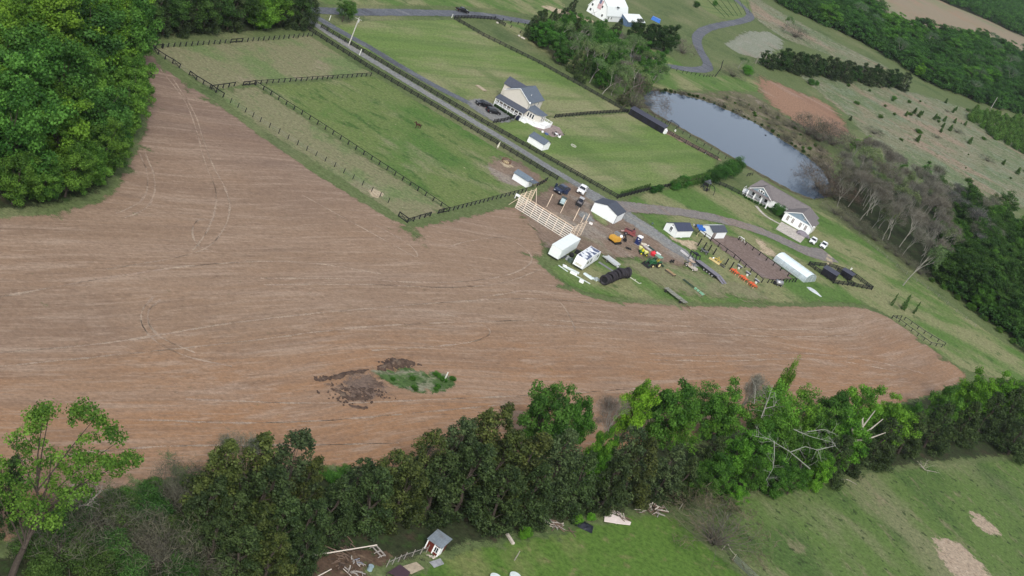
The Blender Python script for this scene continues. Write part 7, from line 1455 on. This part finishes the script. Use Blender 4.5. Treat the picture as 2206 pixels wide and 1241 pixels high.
# ---------------------------------------------------------------- clutter under the hedgerow at the bottom
WG = mat('grey_timber', (.34, .31, .28), .9, var=.35); WDK = mat('dark_rotten_wood', (.07, .05, .038), .95, var=.4); WBR = mat('brown_timber', (.16, .11, .08), .9, var=.4); WPL = mat('bleached_timber', (.55, .49, .42), .9, var=.2)
o = MB().tube((0, 0, 0), (1, 0, 0), .11, .09, 8).build('log_pole', WPL); a, b = G(630, 1204, .5), G(812, 1174, 1.2); o.location = a; o.rotation_euler = (b - a).to_track_quat('X', 'Z').to_euler(); o.scale = ((b - a).length, 1, 1); tag(o, 'long bleached pole propped across the dirt yard', 'pole')
o = MB().tube((0, 0, 0), (1, 0, 0), .09, .07, 8).build('log_pole', WPL); a, b = G(680, 1244, .3), G(714, 1226, 1.0); o.location = a; o.rotation_euler = (b - a).to_track_quat('X', 'Z').to_euler(); o.scale = ((b - a).length, 1, 1); tag(o, 'short bleached pole at the bottom of the dirt yard', 'pole')
def pile(name, label, cat, px, n, sx, sy, mats, seed, hmax=.8, lmin=.6, lmax=2.4, rz=0):
    r = random.Random(seed); t = thing(name, label, cat, px, rz)
    for i in range(n):
        x, y, z = r.gauss(0, sx), r.gauss(0, sy), r.uniform(.05, hmax); l = r.uniform(lmin, lmax); a = r.gauss(0, .5) + (1.57 if r.random() < .25 else 0)
        MB().bar((x - l / 2 * math.cos(a), y - l / 2 * math.sin(a), z), (x + l / 2 * math.cos(a), y + l / 2 * math.sin(a), max(.05, z + r.gauss(0, .15))), r.uniform(.08, .2), r.uniform(.05, .12)).build('stick', r.choice(mats), t)
    return t
pile('brush_pile', 'brown heap of branches and roots in the dirt yard', 'brush pile', (735, 1190), 26, .9, 1.2, [WBR, WBR, WDK], 1, 1.0)
pile('brush_pile', 'tangle of thin brown sticks trailing down the dirt yard', 'brush pile', (735, 1222), 14, .6, 1.6, [WBR, WDK], 2, .5, .5, 1.8, 1.2)
t = thing('sawhorse_frame', 'broken grey timber trestle near the propped pole', 'trestle', (808, 1192), math.radians(-35))
MB().bar((-1.2, 0, .5), (1.4, 0, .5), .16).bar((-1.2, .8, .5), (1.4, .8, .5), .16).build('rail', WG, t)
for x in (-1, .2, 1.2): MB().bar((x, 0, .5), (x, .8, .5), .12).bar((x, 0, .5), (x - .2, -.2, 0), .1).bar((x, .8, .5), (x - .2, 1, 0), .1).build('leg', WG, t)
pile('woodpile', 'grey stack of rails and offcuts left of the dark tarp', 'woodpile', (1195, 1135), 26, 1.3, .45, [WG, WPL, WBR], 3, .7, .8, 2.6, .1)
pile('woodpile', 'woodpile of pale split lengths behind the white fallen board', 'woodpile', (1330, 1112), 30, 1.2, .5, [WG, WPL, WBR, WBR], 4, .8, .6, 2.0, -.4)
pile('woodpile', 'large dark woodpile with pale cut ends under the grey cedar', 'woodpile', (1408, 1102), 44, 1.7, .7, [WBR, WG, WPL, WBR], 5, 1.1, .8, 2.4, .9)
for lb, pl, h in (('large pale cut-out board lying flat at the hedgerow foot', [(1301, 1113), (1318, 1111), (1358, 1128), (1356, 1134), (1330, 1131), (1300, 1126)], .35),
                  ('grey corrugated sheet lying beside the red hen house', [(925, 1212), (948, 1204), (956, 1216), (935, 1224)], .15), ('weathered plank deck at the bottom edge below the dirt yard', [(864, 1224), (895, 1214), (912, 1228), (884, 1240)], .35),
                  ('dark purple-brown roof sheet at the bottom edge of the view', [(832, 1241), (858, 1224), (880, 1241), (870, 1260)], .8)):
    O = G(*pl[0]); q = [G(*p) - O for p in pl]; n = len(q); mb = MB(); mb.add([(p.x, p.y, h - .1) for p in q] + [(p.x, p.y, h) for p in q], [tuple(range(n)), tuple(range(2 * n - 1, n - 1, -1))] + [(i, (i + 1) % n, n + (i + 1) % n, n + i) for i in range(n)])
    for p in q[::2]: mb.bar((p.x * .9, p.y * .9, 0), (p.x * .9, p.y * .9, h - .05), .1)
    m = {'l': mat('pale_board_pink', (.72, .63, .58), .7), 'g': mat('grey_sheet', (.3, .31, .32), .6, var=.35), 'w': mat('tan_planks', (.4, .33, .24), .9, var=.35, stripes=(1, .3, .01, .6)), 'd': mat('maroon_roof', (.06, .035, .045), .7)}[lb[0]]
    o = mb.build('flat_panel', m); o.location = O; tag(o, lb, 'panel')
r = random.Random(9); mb = MB(); vs = []
for i in range(9):
    for j in range(7): vs.append((i * .42 - 1.7, j * .42 - 1.2, .08 + .8 * math.sin(math.pi * i / 8) * math.sin(math.pi * j / 6) * r.uniform(.6, 1.1)))
mb.add(vs, [(i * 7 + j, i * 7 + 7 + j, i * 7 + 8 + j, i * 7 + 1 + j) for i in range(8) for j in range(6)])
o = mb.build('tarp', mat('black_tarp', (.015, .017, .025), .5, var=.3)); o.location = G(1258, 1134); tag(o, 'dark tarp humped over a heap at the hedgerow foot', 'tarpaulin')
o = MB().box(-1.2, 1.2, -.25, .25, .05, .4).build('old_bench', WPL); o.location = G(1098, 1163); o.rotation_euler[2] = -.9; tag(o, 'pale fallen trough at the hedgerow foot left of the bright shrub', 'trough')
o = MB().tube((0, 0, 0), (0, 0, .8), .42, .4, 14).tube((0, 0, .8), (0, 0, .83), .44, .44, 14).build('barrel', mat('pale_blue_plastic', (.25, .33, .36), .5)); o.location = G(796, 1228); tag(o, 'pale blue barrel at the bottom of the dirt yard', 'barrel')
for i, (x, y) in enumerate(((1066, 1243), (1108, 1240))):
    o = MB().tube((0, 0, 0), (0, 0, .55), .95, 1.0, 20).build('stock_tank', mat('pale_tank', (.62, .68, .66), .5)); o.location = G(x, y + 6); tag(o, ['left one of two round pale tanks cut by the bottom edge', 'right one of two round pale tanks cut by the bottom edge'][i], 'stock tank')
pile('scrap_heap', 'small heap of grey metal scrap in the dirt yard', 'scrap heap', (772, 1215), 14, .6, .5, [mat('blue_grey_scrap', (.2, .22, .27), .6), WG], 7, .5, .4, 1.2)
pile('scrap_heap', 'white and tan scrap lengths at the bottom left of the yard', 'scrap heap', (762, 1238), 12, 1.0, .4, [WPL, WG, WG], 8, .4, .6, 1.8)
pile('rock_pile', 'pale stones and scraps beside the red hen house door', 'rock pile', (928, 1200), 10, .5, .3, [WPL, WG], 9, .25, .3, .7)
fence('leaning grey netting fence between the dirt yard and the hen house', [(832, 1222), (870, 1205), (905, 1194), (918, 1190)], (1.0,), 1.5, 1.6, w=.1, bh=.05, m=WG, wire=True, name='netting_fence')
# stones and clods
for i, (x, y) in enumerate(((1071, 50), (1118, 78), (1124, 82), (1128, 84))):
    o = MB().ball((0, 0, .2), .6, 7, 5, .6).build('boulder', mat('pale_rock', (.5, .46, .4), .9, var=.3)); o.location = G(x, y); tag(o, ['pale boulder beside the short road fence', 'first of three pale boulders below the dark clump of trees', 'middle of three pale boulders below the dark clump of trees', 'last of three pale boulders below the dark clump of trees'][i], 'boulder')
for lb, px, n, sx, sy in (('ridge of dark clods at the upper edge of the weedy island', (862, 784), 260, 3.4, 1.2), ('scatter of dark clods on the turned soil patch', (765, 845), 240, 5.0, 2.6), ('dark clods at the left tip of the turned soil patch', (695, 817), 60, 1.6, .7)):
    r = random.Random(n + px[0]); mb = MB(); 
    for i in range(n): s_ = r.uniform(.06, .3); g_ = noise.noise_vector(Vector((i // 9, n, 3))) * 2; mb.ball((g_.x * sx + r.gauss(0, sx * .25), g_.y * sy + r.gauss(0, sy * .2), s_ * .3), s_, 6, 4, .7, r.uniform(.7, 1.3), r.uniform(.7, 1.3))
    o = mb.build('soil_clods', mat('dark_clod', (.075, .05, .038), .95, var=.3)); o.location = G(*px); o.rotation_euler[2] = FA; o['kind'] = 'stuff'; o['label'] = lb; o['category'] = 'clods'
def bank(label, line, width, height, m, seed):
    pts = smooth_line([G(*p) for p in line], 4); O = pts[0].copy(); vs = []; n = len(pts); k = 9
    for i, p in enumerate(pts):
        t = (pts[min(n - 1, i + 1)] - pts[max(0, i - 1)]).normalized(); nn = Vector((-t.y, t.x, 0)); e = max(0.0, math.sin(math.pi * i / (n - 1))) ** .5
        for j in range(k):
            s_ = j / (k - 1) * 2 - 1; q = p + nn * s_ * width * e * (.9 + 1.1 * noise.noise(Vector((p.x, p.y, (s_ > 0) * 7)) * .8) + .5 * noise.noise(Vector((p.x, p.y, (s_ > 0) * 7)) * 2.1)) - O
            q.z = (1 - s_ * s_) * height * e * (.6 + .8 * abs(noise.noise(Vector((p.x + s_ * 3, p.y, seed)) * .9))) + (.02 if abs(s_) < .99 else -.05); vs.append(q)
    mb = MB().add(vs, [(i * k + j, (i + 1) * k + j, (i + 1) * k + j + 1, i * k + j + 1) for i in range(n - 1) for j in range(k - 1)])
    o = mb.build('soil_bank', m, smooth=True); o.location = O; o['kind'] = 'stuff'; o['label'] = label; o['category'] = 'soil bank'
DKS = ground_mat('dark_bank_soil', (.10, .068, .052), [((.2, .15, .11), .6, .5, .66, .7), ((.05, .035, .028), 1.5, .5, .68, .7)], None, .2)
bank('dark soil bank heaped along the upper edge of the weedy island', [(812, 797), (840, 788), (868, 781), (893, 783)], 1.2, .9, DKS, 1)
bank('low curving soil bank between the turned patch and the island', [(790, 800), (820, 818), (850, 838), (872, 852)], .9, .45, m_dk, 2)
bank('low dark soil bank at the upper left of the turned patch', [(678, 820), (715, 814), (760, 803), (795, 797)], .7, .45, DKS, 3)
bank('broken dark soil bank in the middle of the turned patch', [(712, 838), (735, 846), (742, 856), (765, 862), (800, 856)], .6, .4, DKS, 4)
bank('short dark soil bank at the lower edge of the turned patch', [(750, 872), (775, 880), (792, 878)], .5, .35, DKS, 5)
# vineyard wires and distant rows
t = thing('vineyard_trellis', 'rows of thin vineyard trellis on the slope behind the road bend', 'trellis', (1540, 20))
for i in range(7):
    a, b = G(1505 + i * 16, -14), G(1560 + i * 9, 42 - i * 1.5); MB().bar(a - t.location + Vector((0, 0, 1.2)), b - t.location + Vector((0, 0, 1.2)), .06, .35).build('row', mat('vine_row', (.1, .15, .06), .9), t)

# true sizes, checked against their neighbours
for words, k in (('green tractor with', 1.28), ('small yellow and green machine', 1.3), ('yellow mini excavator', 1.15), ('faded red farm machine', 1.15), ('black quad bike', 1.2), ('dark blue portable toilet', 1.12), ('long plain white box', 1.13), ('white camper with', 1.16), ('navy blue pickup', 1.18), ('white pickup parked on', 1.12), ('dark green off-road', 1.2), ('small dark skid', 1.15), ('bright red umbrella', 1.15), ('tan utility cart', 1.1)):
    for o in COL.objects:
        if str(o.get('label', '')).startswith(words): o.scale = (k, k, k)
# ---------------------------------------------------------------- air
hm = bpy.data.materials.new('haze'); hm.use_nodes = True; ht = hm.node_tree; ht.nodes.remove(ht.nodes['Principled BSDF'])
pv = ht.nodes.new('ShaderNodeVolumePrincipled'); pv.inputs['Color'].default_value = (.82, .88, .95, 1); pv.inputs['Density'].default_value = .00004; pv.inputs['Anisotropy'].default_value = .2
ht.links.new(pv.outputs[0], ht.nodes['Material Output'].inputs['Volume'])
hb = MB().box(-4100, 5600, -1600, 9100, -1, H + 6).build('haze', hm); hb['kind'] = 'stuff'; hb['label'] = 'thin pale haze softening the far fields and woods'; hb['category'] = 'haze'
